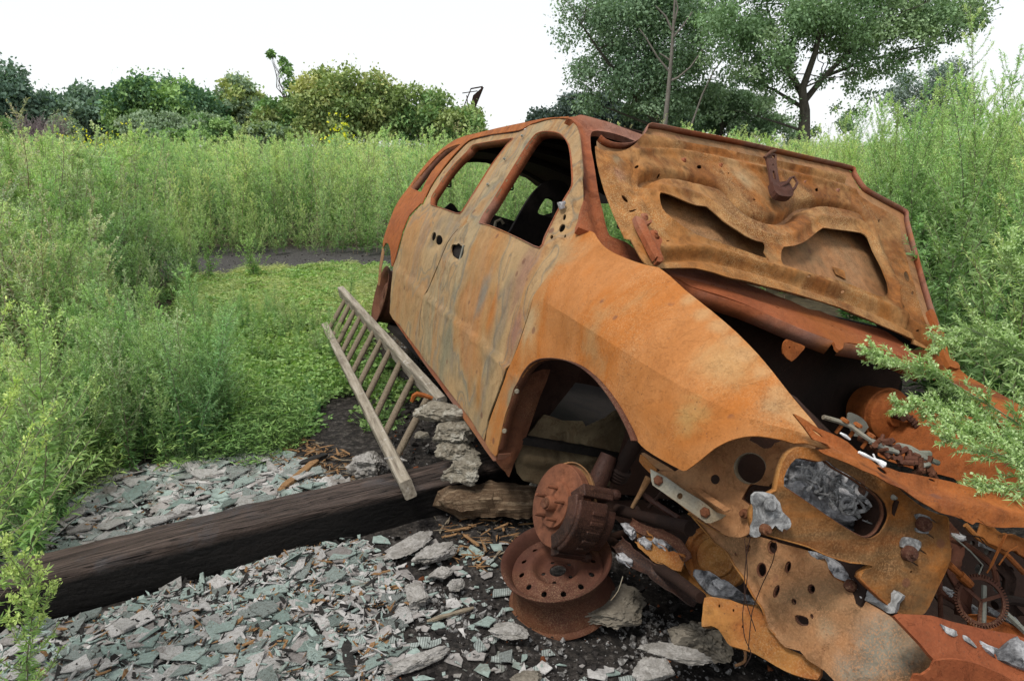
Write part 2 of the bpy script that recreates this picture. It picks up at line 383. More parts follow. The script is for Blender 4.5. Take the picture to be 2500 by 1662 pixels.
M['plate'] = rust('rust_bracket_plate', [(.15, .052, .012), (.22, .078, .016), (.09, .035, .012), (.25, .09, .018), (.13, .07, .028), (.19, .06, .013)], 3.6, 1.2, grit=.6, mott=.9, gritcol=(.36, .20, .09))
M['disc'] = rust('rust_brake', [(.14, .055, .032), (.20, .075, .038), (.10, .042, .026), (.24, .085, .025)], 4, .6, spots=False, mott=.8)
M['bdark'] = rust('rust_caliper', [(.030, .015, .012), (.055, .024, .017), (.020, .012, .010), (.08, .032, .02)], 8, .8, spots=False, grit=.4, gritcol=(.2, .1, .06), rough=.5, mott=.8)
M['wheel'] = rust('rust_wheel', [(.045, .020, .015), (.08, .031, .020), (.125, .046, .020), (.03, .015, .012)], 5, .5, spots=False, grit=.3, gritcol=(.4, .28, .16))
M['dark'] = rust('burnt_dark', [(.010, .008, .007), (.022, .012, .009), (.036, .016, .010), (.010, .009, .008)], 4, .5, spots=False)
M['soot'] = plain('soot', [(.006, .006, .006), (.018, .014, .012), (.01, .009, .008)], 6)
M['galv'] = rust('scorched_zinc', [(.17, .175, .15), (.23, .23, .195), (.20, .15, .09), (.13, .125, .10)], 5, .6, spots=False, rough=.5)
M['pan'] = rust('scorched_floor_panel', [(.11, .09, .055), (.20, .155, .09), (.08, .055, .03), (.16, .13, .085)], 5, .6, spots=False)
M['ash'] = plain('grey_ash', [(.03, .03, .033), (.16, .16, .165), (.42, .42, .43), (.07, .07, .075), (.30, .30, .31)], 9, fine=90, bd=.01)
M['alu'] = plain('melted_aluminium', [(.20, .20, .195), (.34, .34, .335), (.12, .12, .12), (.28, .28, .27)], 22, rough=.55, fine=120, bd=.004)

van = empty('burnt_minivan', tuple(tow((0, 0, 0)))); van.rotation_euler = Matrix(CR.tolist()).to_euler()
tag(van, 'burnt out rusty orange minivan shell tilted nose down with its hood standing open', 'minivan')

# --- front fender
f_out = (px('d6', 210, 1065, 280, 1085, 350, 1110, 375, 1150, 420, 1210, 470, 1250, 560, 1300, 680, 1350, 780, 1380, 880, 1400)
    + px('d2', 1070, 272, 1140, 325, 1240, 415, 1400, 540, 1560, 680, 1700, 820, 1800, 940, 1900, 1070, 2000, 1190, 2060, 1260, 2120, 1350, 2165, 1415,
         2150, 1427, 2000, 1387, 1850, 1347, 1700, 1330, 1600, 1337, 1500, 1362, 1400, 1412, 1300, 1490, 1200, 1565)
    + px('c5', 315, 432, 215, 378, 130, 325, 85, 278)
    + px('d2', 860, 1310, 800, 1190, 730, 1080, 650, 980, 560, 905, 470, 864, 380, 849, 300, 855, 240, 885, 195, 940, 165, 1000)
    + px('d1', 790, 1010, 770, 1080, 745, 1150, 722, 1250, 703, 1340, 692, 1375, 640, 1298, 660, 1180, 700, 1070, 745, 950, 775, 870, 810, 780, 850, 660, 880, 570, 905, 490, 970, 400, 1040, 300, 1100, 210))
fcrease = px('d2', 283, 452, 600, 648, 900, 838, 1200, 1020, 1400, 1128, 1650, 1240)
fline = [SIDE.hit(*p) for p in fcrease]
def f_disp(P):
    s = pdist(P, fline, True)
    sgn = np.sign(pdist(np.array([SIDE.hit(*px('d2', 800, 1000)[0])]), fline, True)[0])
    below = np.clip(s*sgn, 0, .5); return -.026*(1-np.exp(-below/.075))*np.clip((P[:, 0]+.50)/.35, 0, 1)
feather_l = px('d1', 650, 805, 700, 850, 760, 905, 810, 948)
fender = sheet('front_fender', SIDE, f_out, [], M['fender'], van, res=.022, th=.005, creases=[fcrease[:]],
    disp=addf(f_disp, bead(SIDE, px('d1', 745, 890, 812, 955), .008, .003)), noise_amp=.002, sharp=11)
flange('arch_lip', SIDE, px('c5', 85, 278)+px('d2', 860, 1310, 800, 1190, 730, 1080, 650, 980, 560, 905, 470, 864, 380, 849, 300, 855, 240, 885, 195, 940, 165, 1000)
    + px('d1', 790, 1010, 770, 1080, 745, 1150, 722, 1250, 703, 1340), .035, M['wheel'], fender, off=-.002)
for q in ((797, 1013), (730, 1228)):
    c = SIDE.at(*px('d1', q[0]+8, q[1])[0]); mb = MB(); mb.lathe([(0, .006), (.007, .006), (.009, 0), (0.009, -.004)], axisM(c+np.array([.02, -.004, 0]), (1, -.6, 0)), 12)
    mb.build('fender_screw', M['galv'], fender)
# --- front door
dw = px('c1', 905, 985, 1000, 1010, 1100, 1050, 1250, 1120, 1400, 1187, 1440, 1100, 1480, 1020, 1540, 900, 1600, 790, 1662, 682, 1662, 560, 1652, 430, 1635, 345, 1600, 285, 1560, 252, 1500, 239, 1430, 238, 1370, 258, 1310, 330, 1240, 440, 1160, 570, 1080, 700, 1000, 830, 950, 900)
seamB = px('d1', 545, 90, 480, 130, 425, 205, 385, 300, 345, 400, 305, 500, 285, 600, 275, 720, 283, 815)
d_out = (px('c1', 800, 975, 840, 860, 900, 760, 1000, 590, 1130, 400, 1240, 270, 1290, 205, 1340, 178, 1450, 142, 1560, 128, 1640, 134, 1695, 180, 1722, 260, 1735, 400, 1750, 560, 1762, 700, 1760, 850, 1742, 950, 1713, 1033)
    + px('d1', 1091, 210, 1031, 300, 961, 400, 895, 490, 869, 570, 839, 660, 799, 780, 764, 870, 733, 950, 688, 1070, 648, 1180, 629, 1285, 560, 1175, 450, 1030, 370, 925)
    + seamB[::-1])
handle1 = ell('d1', 474, 240, 26, 42, 12)
d_holes = [dw, px('d1', 440, 232, 452, 212, 470, 214, 482, 205, 492, 215, 508, 228, 506, 258, 492, 282, 470, 290, 455, 280, 440, 268),
    ell('c1', 1603, 935, 12, 25, 15), ell('c1', 1582, 1022, 22, 36, 30), ell('c1', 1495, 1096, 12, 17, 25), ell('c1', 1607, 1088, 8, 14, 25)]
crease = px('d1', 128, 335, 300, 490, 470, 635, 640, 788, 800, 940)
door = sheet('front_door', SIDE, d_out, d_holes, M['door'], van, res=.02, th=.006, creases=[crease[2:]],
    disp=addf(bead(SIDE, crease, .009, .008), step(SIDE, crease, .014, -.008), bead(SIDE, px('d1', 770, 260, 700, 400, 640, 560), .02, -.004),
              bead(SIDE, px('c1', 1290, 230, 1130, 430, 1000, 650, 880, 860, 830, 960), .035, .010), bead(SIDE, ell('d1', 474, 240, 40, 54, 12)+ell('d1', 474, 240, 40, 54, 12)[:1], .010, -.010)), noise_amp=.003)
flange('window_flange', SIDE, dw+dw[:1], .05, M['frame'], door, off=-.002)
for q in ((1273, 283), (1128, 472), (990, 682)):
    c = SIDE.at(*px('c1', *q)[0]); MB().lathe([(0, .004), (.005, .004), (.007, -.006)], axisM(c+np.array([0, -.010, .003]), (0, -1, .3)), 10).build('frame_rivet', M['galv'], door)
mb = MB()
mb.tube([SIDE.at(*px('c1', 1605, 880)[0])+np.array([0, -.006, 0]), SIDE.at(*px('c1', 1620, 850)[0])+np.array([0, -.02, 0]), SIDE.at(*px('c1', 1640, 828)[0])+np.array([0, -.012, 0])], [.012, .016, .006], 7)
mb.build('melted_mirror_stub', M['ash'], door)
mb = MB(); c = SIDE.at(*px('d1', 498, 250)[0]); mb.tube([c+np.array([0, .012, .03]), c+np.array([0, .012, -.05])], .006, 6); mb.build('lock_rod', M['galv'], door)
# --- sliding door
sw = px('c1', 503, 832, 560, 850, 650, 880, 738, 903, 800, 820, 900, 660, 1000, 505, 1080, 400, 1130, 335, 1178, 288, 1100, 300, 960, 322, 850, 345, 800, 400, 700, 500, 620, 600, 560, 690, 510, 770)
s_out = (px('c1', 1290, 203, 1225, 232, 1100, 250, 1000, 265, 850, 300, 790, 340, 700, 430, 600, 550, 500, 700, 440, 830)
    + px('d1', 286, -9, 220, 60, 182, 150, 155, 250, 132, 335, 112, 590, 165, 655, 283, 815) + [(a_-3.5, b_) for a_, b_ in seamB[::-1][1:]]
    + px('c1', 798, 977, 838, 862, 898, 762, 998, 592, 1128, 402, 1238, 272))
sl = sheet('sliding_door', SIDE, s_out, [sw, ell('d1', 346, 168, 12, 25, 15), ell('d1', 371, 186, 16, 27, 15)], M['slider'], van, res=.028, th=.006, off=-.004,
    disp=addf(bead(SIDE, crease, .010, .008), step(SIDE, crease, .014, -.008), bead(SIDE, ell('d1', 356, 174, 36, 50, 15)+ell('d1', 356, 174, 36, 50, 15)[:1], .012, -.010)), noise_amp=.003)
flange('window_flange', SIDE, sw+sw[:1], .05, M['frame'], sl, off=-.006)
sheet('door_jamb', SIDE, px('d1', 600, 1180, 560, 1100, 720, 860, 800, 640, 850, 480, 930, 360, 1000, 300, 1000, 440, 960, 560, 900, 740, 830, 880, 780, 960, 740, 1060, 690, 1220, 670, 1300), [], M['soot'], door, res=.04, th=.004, off=-.035)
sheet('door_jamb', SIDE, px('d1', 500, 120, 560, 110, 480, 230, 440, 330, 380, 480, 340, 620, 330, 800, 250, 740, 250, 620, 280, 480, 340, 340, 380, 240), [], M['soot'], door, res=.05, th=.004, off=-.03)
# --- rear quarter with the roof rail
qw = px('c1', 345, 700, 395, 722, 430, 735, 460, 665, 520, 565, 600, 475, 680, 405, 755, 343, 700, 355, 620, 392, 540, 465, 450, 565, 390, 640)
q_out = (px('c1', 1640, 112, 1560, 120, 1450, 127, 1300, 158, 1100, 200, 950, 236, 800, 272, 700, 312, 600, 380, 500, 470, 400, 590, 330, 690, 270, 770, 210, 870, 160, 1000, 125, 1100, 112, 1165)
    + px('d1', 78, 232, 90, 208, 105, 213, 117, 250, 122, 325, 130, 335, 153, 250, 180, 150, 218, 60, 284, -9)
    + px('c1', 437, 830, 497, 700, 597, 550, 697, 430, 787, 338, 848, 298, 1000, 262, 1225, 229, 1290, 200, 1340, 174, 1450, 139, 1560, 125, 1640, 131))
rq = sheet('rear_quarter_panel', SIDE, q_out, [qw], M['redo'], van, res=.035, th=.006, off=-.002)
flange('window_flange', SIDE, qw+qw[:1], .05, M['frame'], rq, off=-.004)
sheet('rear_wheel_arch', SIDE, px('d1', 76, 232, 84, 260, 70, 340, 58, 440, 50, 442, 60, 320), [], M['rail'], van, res=.04, sub=0)
# --- sill
sheet('sill', SIDE, px('d1', 108, 592, 160, 672, 270, 832, 420, 1042, 560, 1242, 672, 1402, 700, 1365, 640, 1290, 560, 1170, 450, 1028, 370, 922, 285, 812, 165, 652), [], M['frame'], van, res=.03, th=.05, off=-.008)
# --- windscreen frame (A pillar and header)
WS = Plane((-1.2, 0, 1.625), (0, 1, 0), (.575, 0, .818))
def WSat(u, v): return WS.at(u, v)
ws_out = px('d6', 120, 131, 190, 120, 235, 107, 300, 120, 400, 148, 480, 170, 600, 215, 700, 250, 775, 276, 900, 330, 1050, 385, 1050, 440, 860, 372, 700, 330, 600, 290, 480, 256, 380, 242, 335, 250, 319, 285, 320, 340,
    325, 400, 345, 500, 370, 650, 387, 770, 405, 850, 430, 950, 450, 1050, 480, 1128, 530, 1155, 620, 1190, 700, 1250, 780, 1330, 860, 1400, 860, 1450, 770, 1385, 680, 1348, 560, 1298, 470, 1248, 420, 1208, 375, 1148, 350, 1108, 215, 1062, 240, 960, 255, 800, 250, 600, 235, 400, 218, 255, 195, 182, 155, 148)
apil = sheet('windscreen_frame', WS, ws_out, [], M['frame'], van, res=.022, th=.03, off=.0,
    disp=addf(bead(WS, px('d6', 780, 318, 600, 262, 480, 220, 380, 200, 300, 205, 262, 240, 262, 340, 290, 520, 330, 780, 370, 1000, 420, 1190), .016, -.014), bead(WS, px('d6', 225, 200, 250, 500, 268, 760, 262, 960), .02, .006)))
# --- roof, far side, tail
mb = MB(); V = []; F = []; xs = np.linspace(-1.2, -3.86, 15); ys = np.linspace(-1, 1, 13)
for x in xs:
    zr = 1.615 - .05*max(0, (-3.0-x)); 
    for t in ys: V.append((x, t*(.62-.34*max(0, -3.0-x)), zr-.03+.07*(1-t*t)))
for i in range(14):
    for j in range(12): a = i*13+j; F.append((a, a+1, a+14, a+13))
mb.add(V, F)
rf = mb.build('roof', M['dark'], van); so = rf.modifiers.new('t', 'SOLIDIFY'); so.thickness = .012
mb = MB()
for x in (-1.3, -1.9, -2.5, -3.1, -3.7):
    mb.tube([(x, t*(.60-.34*max(0, -3.0-x)), 1.56+.065*(1-t*t)-.02*max(0, -3.0-x)) for t in np.linspace(-1, 1, 9)], .025, 6)
mb.build('roof_bow', M['soot'], rf)
LEFT = Plane((0, .9, 0), (1, 0, 0), (0, 1, 0))        # far side wall laid out by measure, curved by the same section
class SideL:
    def ev(s, x, z):
        w = Wd(x, z); P = np.stack([x, w, z], 1); n = np.zeros_like(P); n[:, 1] = 1; n[:, 2] = .3; n /= np.linalg.norm(n[0]); return P, n
SL = SideL()
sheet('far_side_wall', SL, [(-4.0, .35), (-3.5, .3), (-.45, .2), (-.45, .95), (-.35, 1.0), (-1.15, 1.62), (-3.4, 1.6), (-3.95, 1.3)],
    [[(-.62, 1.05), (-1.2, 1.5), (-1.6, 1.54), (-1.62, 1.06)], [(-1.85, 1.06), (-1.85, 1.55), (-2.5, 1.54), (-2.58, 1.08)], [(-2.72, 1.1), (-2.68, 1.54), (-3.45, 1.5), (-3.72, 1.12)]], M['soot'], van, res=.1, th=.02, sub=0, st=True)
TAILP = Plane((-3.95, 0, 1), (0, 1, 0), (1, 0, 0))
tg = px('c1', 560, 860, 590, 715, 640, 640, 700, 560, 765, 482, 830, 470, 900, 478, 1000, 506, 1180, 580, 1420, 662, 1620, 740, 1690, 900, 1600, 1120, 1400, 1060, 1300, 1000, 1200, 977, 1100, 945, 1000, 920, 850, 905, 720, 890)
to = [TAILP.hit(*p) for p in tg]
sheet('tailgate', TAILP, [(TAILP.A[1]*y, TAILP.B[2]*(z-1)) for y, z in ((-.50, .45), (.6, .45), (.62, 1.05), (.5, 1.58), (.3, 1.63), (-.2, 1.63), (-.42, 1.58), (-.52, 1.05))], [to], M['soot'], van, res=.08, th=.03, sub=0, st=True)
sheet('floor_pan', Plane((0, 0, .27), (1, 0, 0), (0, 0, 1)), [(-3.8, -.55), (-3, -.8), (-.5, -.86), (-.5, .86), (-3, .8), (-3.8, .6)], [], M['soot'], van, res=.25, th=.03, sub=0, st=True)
# --- seats, seat belts
SP = Plane((-1.75, -.35, .7), (0, 1, 0), (1, 0, .25))
seat_b = sheet('seat_back_frame', SP, px('c1', 1120, 1120, 1170, 1050, 1270, 870, 1350, 750, 1430, 665, 1490, 640, 1560, 640, 1620, 665, 1655, 720, 1640, 850, 1560, 1010, 1480, 1150, 1430, 1290, 1250, 1250),
    [px('c1', 1395, 895, 1425, 835, 1460, 788, 1500, 785, 1532, 810, 1530, 880, 1525, 940, 1500, 950, 1440, 930, 1400, 915)], M['soot'], van, res=.05, th=.03, noise_amp=.004)
SP2 = Plane((-2.9, .1, .7), (0, 1, 0), (1, 0, .15))
sheet('rear_seat_frame', SP2, px('c1', 930, 990, 990, 915, 1100, 950, 1210, 985, 1320, 1090, 1300, 1250, 1000, 1150), [ell('c1', 1020, 960, 30, 13, 8), ell('c1', 1160, 1003, 28, 12, 10)], M['soot'], van, res=.06, th=.03)
sheet('rear_seat_frame', SP2, px('c1', 620, 880, 650, 850, 675, 828, 705, 845, 735, 890, 740, 960, 640, 950), [], M['soot'], van, res=.06, th=.03)
def buckle(c, x0, y0, k):
    pl = Plane((-3.0, -.2, 1.2), (0, 1, 0), (1, 0, 0)); P = lambda a, b: pl.at(*px(c, a, b)[0]); mb = MB()
    mb.tube([P(x0-10*k, y0-130*k), P(x0+15*k, y0-95*k), P(x0+30*k, y0-70*k)], .022, 6); mb.tube([P(x0+25*k, y0-80*k), P(x0, y0-60*k), P(x0, y0-45*k)], .010, 6)
    for a, b, e, f in ((-18, -45, -22, 20), (-22, 20, 18, 22), (18, 22, 18, -40), (18, -40, -18, -45), (-20, -10, 18, -8)): mb.tube([P(x0+a*k, y0+b*k), P(x0+e*k, y0+f*k)], .006, 5)
    mb.build('belt_anchor', M['soot'], van)
buckle('c1', 1170, 698, 1.0); buckle('c1', 664, 680, .7)
pl = Plane((-2.2, .8, 1.2), (1, 0, 0), (0, 1, 0)); P = lambda a, b: pl.at(*px('c1', a, b)[0]); mb = MB()
mb.tube([P(2080, 940), P(2070, 985)], .008, 5)
for a, b, e, f in ((2055, 985, 2100, 990), (2100, 990, 2095, 1040), (2095, 1040, 2052, 1030), (2052, 1030, 2055, 985)): mb.tube([P(a, b), P(e, f)], .010, 5)
mb.build('belt_anchor', M['soot'], van)
mb = MB(); P = lambda a, b: SP2.at(*px('c1', a, b)[0]); mb.tube([P(1035, 1030), P(1045, 985), P(1085, 965), P(1110, 1000)], .012, 6); mb.build('seat_wire', M['galv'], van)
# --- firewall, cowl, inner structure of the engine bay
FW = Plane((-.36, 0, .6), (0, 1, 0), (1, 0, 0))
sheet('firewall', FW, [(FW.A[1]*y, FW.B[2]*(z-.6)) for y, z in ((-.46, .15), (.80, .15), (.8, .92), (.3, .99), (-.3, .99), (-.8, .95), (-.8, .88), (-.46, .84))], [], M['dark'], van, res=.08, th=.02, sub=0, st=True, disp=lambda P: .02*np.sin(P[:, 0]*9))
CW = Plane((-.22, 0, .98), (0, 1, 0), (.45, 0, .89))
sheet('cowl_corner', CW, px('d6', 480, 1180, 540, 1170, 640, 1200, 720, 1250, 800, 1340, 960, 1430, 1100, 1520, 1000, 1560, 860, 1460, 680, 1380, 560, 1300, 440, 1220), [], M['plate'], van, res=.04, th=.02, off=-.02)
cowl = sheet('cowl_crossmember', CW, px('c2', 470, 870, 560, 862, 645, 860, 740, 890, 850, 930, 1000, 985, 1060, 1012, 1140, 1040, 1230, 1082, 1290, 1092, 1400, 1135, 1560, 1172, 1640, 1200, 1720, 1255, 1800, 1330, 1870, 1390, 1900, 1440, 1840, 1400, 1800, 1370, 1700, 1330, 1560, 1285, 1470, 1262, 1418, 1258, 1412, 1285, 1390, 1298, 1372, 1280, 1360, 1250, 1270, 1215, 1180, 1180, 1040, 1120, 900, 1060, 760, 1010, 620, 970, 560, 940, 505, 905),
    [px('c2', 718, 952, 738, 958, 736, 966, 716, 960), px('c2', 1058, 1074, 1076, 1080, 1074, 1090, 1056, 1084), ell('c2', 1354, 1180, 6, 11, -30), ell('c2', 1392, 1200, 5, 8, -30), ell('c2', 1590, 1262, 6, 5), ell('c2', 802, 980, 4, 4)],
    M['red'], van, res=.022, th=.012, disp=addf(bead(CW, px('c2', 560, 930, 800, 1000, 1100, 1110, 1400, 1210, 1700, 1310), .03, .012)), noise_amp=.003)
flange('turned_edge', CW, px('c2', 505, 905, 620, 970, 900, 1060, 1180, 1180, 1360, 1250), .06, M['frame'], cowl)
flange('turned_edge', CW, px('c2', 1418, 1258, 1560, 1285, 1700, 1330, 1840, 1400), .06, M['frame'], cowl)
BK = Plane((-.05, 0, .8), (0, 1, 0), (1, 0, .2))
sheet('bay_bracket', BK, px('c2', 1100, 1262, 1120, 1240, 1160, 1255, 1213, 1277, 1190, 1310, 1143, 1356, 1098, 1315), [ell('c2', 1132, 1283, 5, 5)], M['redo'], van, res=.03, th=.006)
# far inner fender, apron on our side, wheelhouse
sheet('far_fender_apron', Plane((0, .62, .6), (1, 0, 0), (0, -1, .25)), px('d3', 950, 530, 1000, 520, 1100, 530, 1250, 550, 1500, 640, 1750, 720, 2300, 900, 2300, 1450, 1700, 1300, 1500, 1150, 1300, 1110, 1100, 1050, 920, 980, 915, 860, 935, 700),
    [], M['redo'], van, res=.04, th=.01, disp=addf(bead(Plane((0, .62, .6), (1, 0, 0), (0, -1, .25)), px('d3', 1380, 1090, 1450, 1040, 1550, 1010, 1700, 1000), .03, .012)))
sheet('far_fender_top', Plane((0, .70, .82), (1, 0, 0), (0, -.3, 1)), px('c2', 1925, 1290, 1900, 1240, 1860, 1110, 1880, 1100, 1930, 1200, 2010, 1370, 2060, 1430, 2300, 1560, 2500, 1700, 2300, 1720, 2100, 1560, 1980, 1460, 1840, 1400, 1720, 1300), [], M['redo'], van, res=.04, th=.008)
AP = Plane((0, -.50, .6), (1, 0, 0), (0, -1, 0))
ap_h = lambda x, z: (AP.A[0]*x, AP.B[2]*(z-.6))
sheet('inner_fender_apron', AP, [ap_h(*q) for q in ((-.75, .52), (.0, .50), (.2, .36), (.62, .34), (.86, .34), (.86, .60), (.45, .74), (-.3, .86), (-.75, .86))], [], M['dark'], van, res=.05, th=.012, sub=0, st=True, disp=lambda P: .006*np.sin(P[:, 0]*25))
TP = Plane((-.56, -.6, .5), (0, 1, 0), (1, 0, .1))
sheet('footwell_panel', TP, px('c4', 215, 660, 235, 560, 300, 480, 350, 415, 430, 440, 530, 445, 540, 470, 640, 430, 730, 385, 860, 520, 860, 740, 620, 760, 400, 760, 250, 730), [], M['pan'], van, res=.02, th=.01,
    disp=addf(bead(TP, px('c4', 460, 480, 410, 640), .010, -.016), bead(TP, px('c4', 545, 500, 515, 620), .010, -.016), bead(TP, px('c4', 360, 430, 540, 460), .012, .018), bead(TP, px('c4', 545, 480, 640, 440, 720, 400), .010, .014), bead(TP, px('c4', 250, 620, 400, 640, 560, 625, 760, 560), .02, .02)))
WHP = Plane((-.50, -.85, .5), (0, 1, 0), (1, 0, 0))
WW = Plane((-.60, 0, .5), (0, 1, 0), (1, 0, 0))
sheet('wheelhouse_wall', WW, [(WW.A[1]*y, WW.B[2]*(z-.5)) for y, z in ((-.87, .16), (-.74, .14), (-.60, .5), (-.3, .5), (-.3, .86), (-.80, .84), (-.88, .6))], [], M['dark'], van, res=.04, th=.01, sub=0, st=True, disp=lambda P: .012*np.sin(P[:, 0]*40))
wl_ = sheet('wheelhouse_flange', WHP, px('c4', 120, 640, 135, 560, 180, 400, 230, 290, 300, 215, 380, 200, 330, 330, 280, 480, 240, 580, 205, 650, 182, 715, 165, 690), [], M['wheel'], van, res=.02, th=.006, disp=addf(bead(WHP, px('c4', 180, 640, 240, 470, 320, 280), .012, .012)))
# --- brake booster with master cylinder
c = FW.at(*px('d3', 770, 590)[0]); c = c+np.array([.16, 0, 0]); c[1] -= .0
Mx = axisM(c, (1, -.12, .05)); mb = MB()
mb.lathe([(0, .05), (.035, .05), (.04, .035), (.088, .03), (.102, .02), (.106, 0), (.112, -.005), (.112, -.02), (.105, -.025), (.10, -.13)], Mx, 40)
bo = mb.build('brake_booster', M['redo'], van)
mb = MB(); a = Vector(c)+Vector((.05, -.03, .02)); mb.tube([a, a+Vector((.05, 0, 0))], .022, 12); mb.tube([a+Vector((.02, -.02, .02)), a+Vector((.06, .04, -.01)), a+Vector((.09, .07, -.05))], [.014, .012, .009], 8)
for i in range(7): mb.lathe([(.013, -.003), (.017, 0), (.013, .003)], axisM(a+Vector((.05+.008*i, .03+.008*i, -.0-.008*i)), (1, 1, -1)), 10)
mb.build('push_rod', M['wheel'], bo)
sheet('mount_plate', Plane(c+np.array([.07, 0, 0]), (0, 1, 0), (1, 0, 0)), px('d3', 690, 660, 720, 650, 800, 690, 850, 760, 790, 820, 740, 830, 690, 740), [], M['galv'], bo, res=.03, th=.004)
# --- wiring and melted parts lying along the tie bar
TB = Plane((.80, 0, .66), (0, 1, 0), (.5, 0, .87)); T3 = lambda a, b: Vector(TB.at(*px('d3', a, b)[0]))
mb = MB()
for pts, r in (([(490, 720), (600, 750), (700, 790), (780, 850), (900, 930), (1000, 970), (1060, 990)], .006), ([(1060, 940), (1150, 960), (1220, 1000), (1300, 1000)], .009), ([(1120, 950), (1180, 990), (1260, 1030), (1370, 1070)], .007), ([(850, 900), (900, 930), (960, 960), (1020, 975)], .008), ([(1210, 1050), (1260, 1090), (1300, 1080)], .006)):
    mb.tube([T3(*q)+Vector((0, 0, .012)) for q in pts], r, 7)
mb.build('burnt_hose', M['galv'], van)
mb = MB()
for i in range(46):
    a, b = random.uniform(850, 1340), 0; b = 870+(a-850)*.40+random.uniform(-10, 60); q = T3(a, b)
    if i % 3: mb.tube([q, q+Vector((random.uniform(-.03, .03), random.uniform(-.03, .03), random.uniform(0, .03)))], random.uniform(.004, .010), 6)
    else: mb.lathe([(0, .006), (.008, .006), (.011, 0), (.007, -.01), (0.007, -.02)], axisM(q, (random.uniform(-1, 1), random.uniform(-1, 1), random.random()+.2)), 6)
mb.build('burnt_connector', M['wheel'], van)
for q in ((735, 790), (835, 870), (635, 755)):
    p = T3(*q); mb = MB(); mb.lathe([(0, .022), (.010, .022), (.012, .016), (.005, .014), (.005, -.02)], axisM(p, (.3, .1, 1)), 6); mb.build('bolt', M['redo'], van)
# --- radiator support: tie bar, headlamp panel, side plate
TF = Plane((.87, -.70, .68), (0, 1, 0), (.93, -.25, .28))
tie_edge = px('d3', 560, 895, 700, 960, 800, 1010, 900, 1075, 1000, 1130, 1120, 1195, 1220, 1250, 1310, 1290, 1400, 1300, 1600, 1320, 1800, 1350, 2100, 1390, 2400, 1430)
tie = sheet('upper_tie_bar', TF, px('d3', 370, 650, 400, 660, 470, 700, 560, 760, 680, 810, 790, 870, 860, 935, 950, 990, 1020, 1050, 1120, 1075, 1200, 1105, 1300, 1120, 1400, 1140, 1600, 1180, 1800, 1240, 2038, 1320, 2400, 1430, 2400, 1600, 2038, 1528, 1900, 1530, 1780, 1522, 1700, 1490, 1620, 1480, 1500, 1440, 1400, 1415, 1300, 1370, 1200, 1300, 1100, 1230, 1000, 1190, 900, 1130, 800, 1090, 700, 1040, 600, 1000, 500, 960, 470, 930, 560, 925, 520, 850, 450, 750),
    [ell('d3', 1060, 1095, 46, 13, 35), px('d3', 515, 770, 560, 795, 600, 830, 570, 822, 540, 800), ell('d3', 1460, 1170, 28, 7, 22)], M['redo'], van, res=.015, th=.006, creases=[tie_edge[:-2]],
    disp=addf(step(TF, tie_edge, .012, -.05), bead(TF, px('d3', 1290, 1230, 1330, 1290, 1300, 1370), .02, .012), bead(TF, tie_edge, .012, .006)), noise_amp=.004)
for i, q in enumerate(((1480, 1425, 1640, 1470, 1600, 1500, 1540, 1470), (1640, 1455, 1820, 1520, 1700, 1500))):
    sheet('torn_tongue', TF, px('d3', *q), [], M['redo'], tie, res=.02, th=.003, off=.018, sub=0)
mb = MB(); TF3 = lambda a, b: Vector(TF.at(*px('d3', a, b)[0]))+Vector(TF.n)*.006
dripm = plain('drip_white', [(.5, .5, .5), (.75, .75, .75), (.6, .6, .6)], 20, rough=.4)
for pts, rr_ in (([(760, 950), (800, 970), (860, 1000), (905, 1018), (925, 1030), (950, 1050), (960, 1062)], [.003, .004, .003, .004, .006, .008, .003]), ([(870, 965), (885, 1000), (940, 1035)], [.002, .002, .002]), ([(620, 805), (660, 830), (695, 855)], [.002, .004, .002])):
    MB().tube([TF3(*q) for q in pts], rr_, 8).build('melted_drip', dripm, tie)
HP = Plane((.62, -.66, .5), (1, 0, 0), (.45, -.9, .05))
hp_out = px('c5', 330, 440, 400, 380, 480, 310, 560, 265, 680, 235, 830, 235, 960, 260, 1080, 300, 1060, 330, 960, 340, 915, 400, 870, 470, 830, 520, 760, 510, 725, 520, 690, 590, 745, 640, 740, 760, 680, 795, 620, 790, 560, 765, 430, 680, 340, 610, 235, 530, 225, 440)
hp_h = [ell('c5', 730, 425, 90, 86, 20, 20), ell('c5', 541, 484, 25, 26), px('c5', 722, 272, 745, 255, 830, 262, 900, 275, 860, 290, 845, 312, 800, 318, 760, 292)]
hp = sheet('headlamp_panel', HP, hp_out, hp_h, M['rail'], van, res=.014, th=.004, disp=addf(bead(HP, px('c5', 215, 430, 400, 560, 630, 660), .012, .01), bead(HP, px('c5', 750, 515, 850, 430, 930, 330), .012, .012), bead(HP, px('c5', 690, 590, 660, 660, 620, 770), .01, .008)))
flange('folded_edge', HP, hp_out+hp_out[:1], .014, M['wheel'], hp)
flange('hole_rim', HP, hp_h[0]+hp_h[0][:1], .02, M['galv'], hp)
HB = Plane((.58, -.70, .45), (1, 0, 0), (.45, -.9, .05))
br = sheet('bumper_bracket', HB, px('c5', 222, 430, 300, 470, 400, 540, 500, 600, 575, 660, 625, 675, 600, 695, 545, 717, 520, 715, 430, 650, 330, 580, 235, 515, 228, 490), [ell('c5', 380, 573, 15, 17, 20)], M['galv'], van, res=.02, th=.005, off=.03, sub=0)
sheet('bracket_ledge', Plane((.58, -.72, .46), (1, 0, 0), (-.1, -.5, .85)), px('c5', 150, 362, 165, 360, 300, 440, 450, 545, 630, 668, 600, 680, 560, 655, 400, 540, 222, 432, 160, 395), [], M['rail'], br, res=.02, th=.004, sub=0, off=.012)
for q in ((268, 490), (518, 660)):
    p = Vector(HB.at(*px('c5', *q)[0]))+Vector(HB.n)*.032; MB().lathe([(0, .008), (.009, .008), (.014, .004), (.014, -.004)], axisM(p, HB.n), 6).build('bolt', M['wheel'], br)
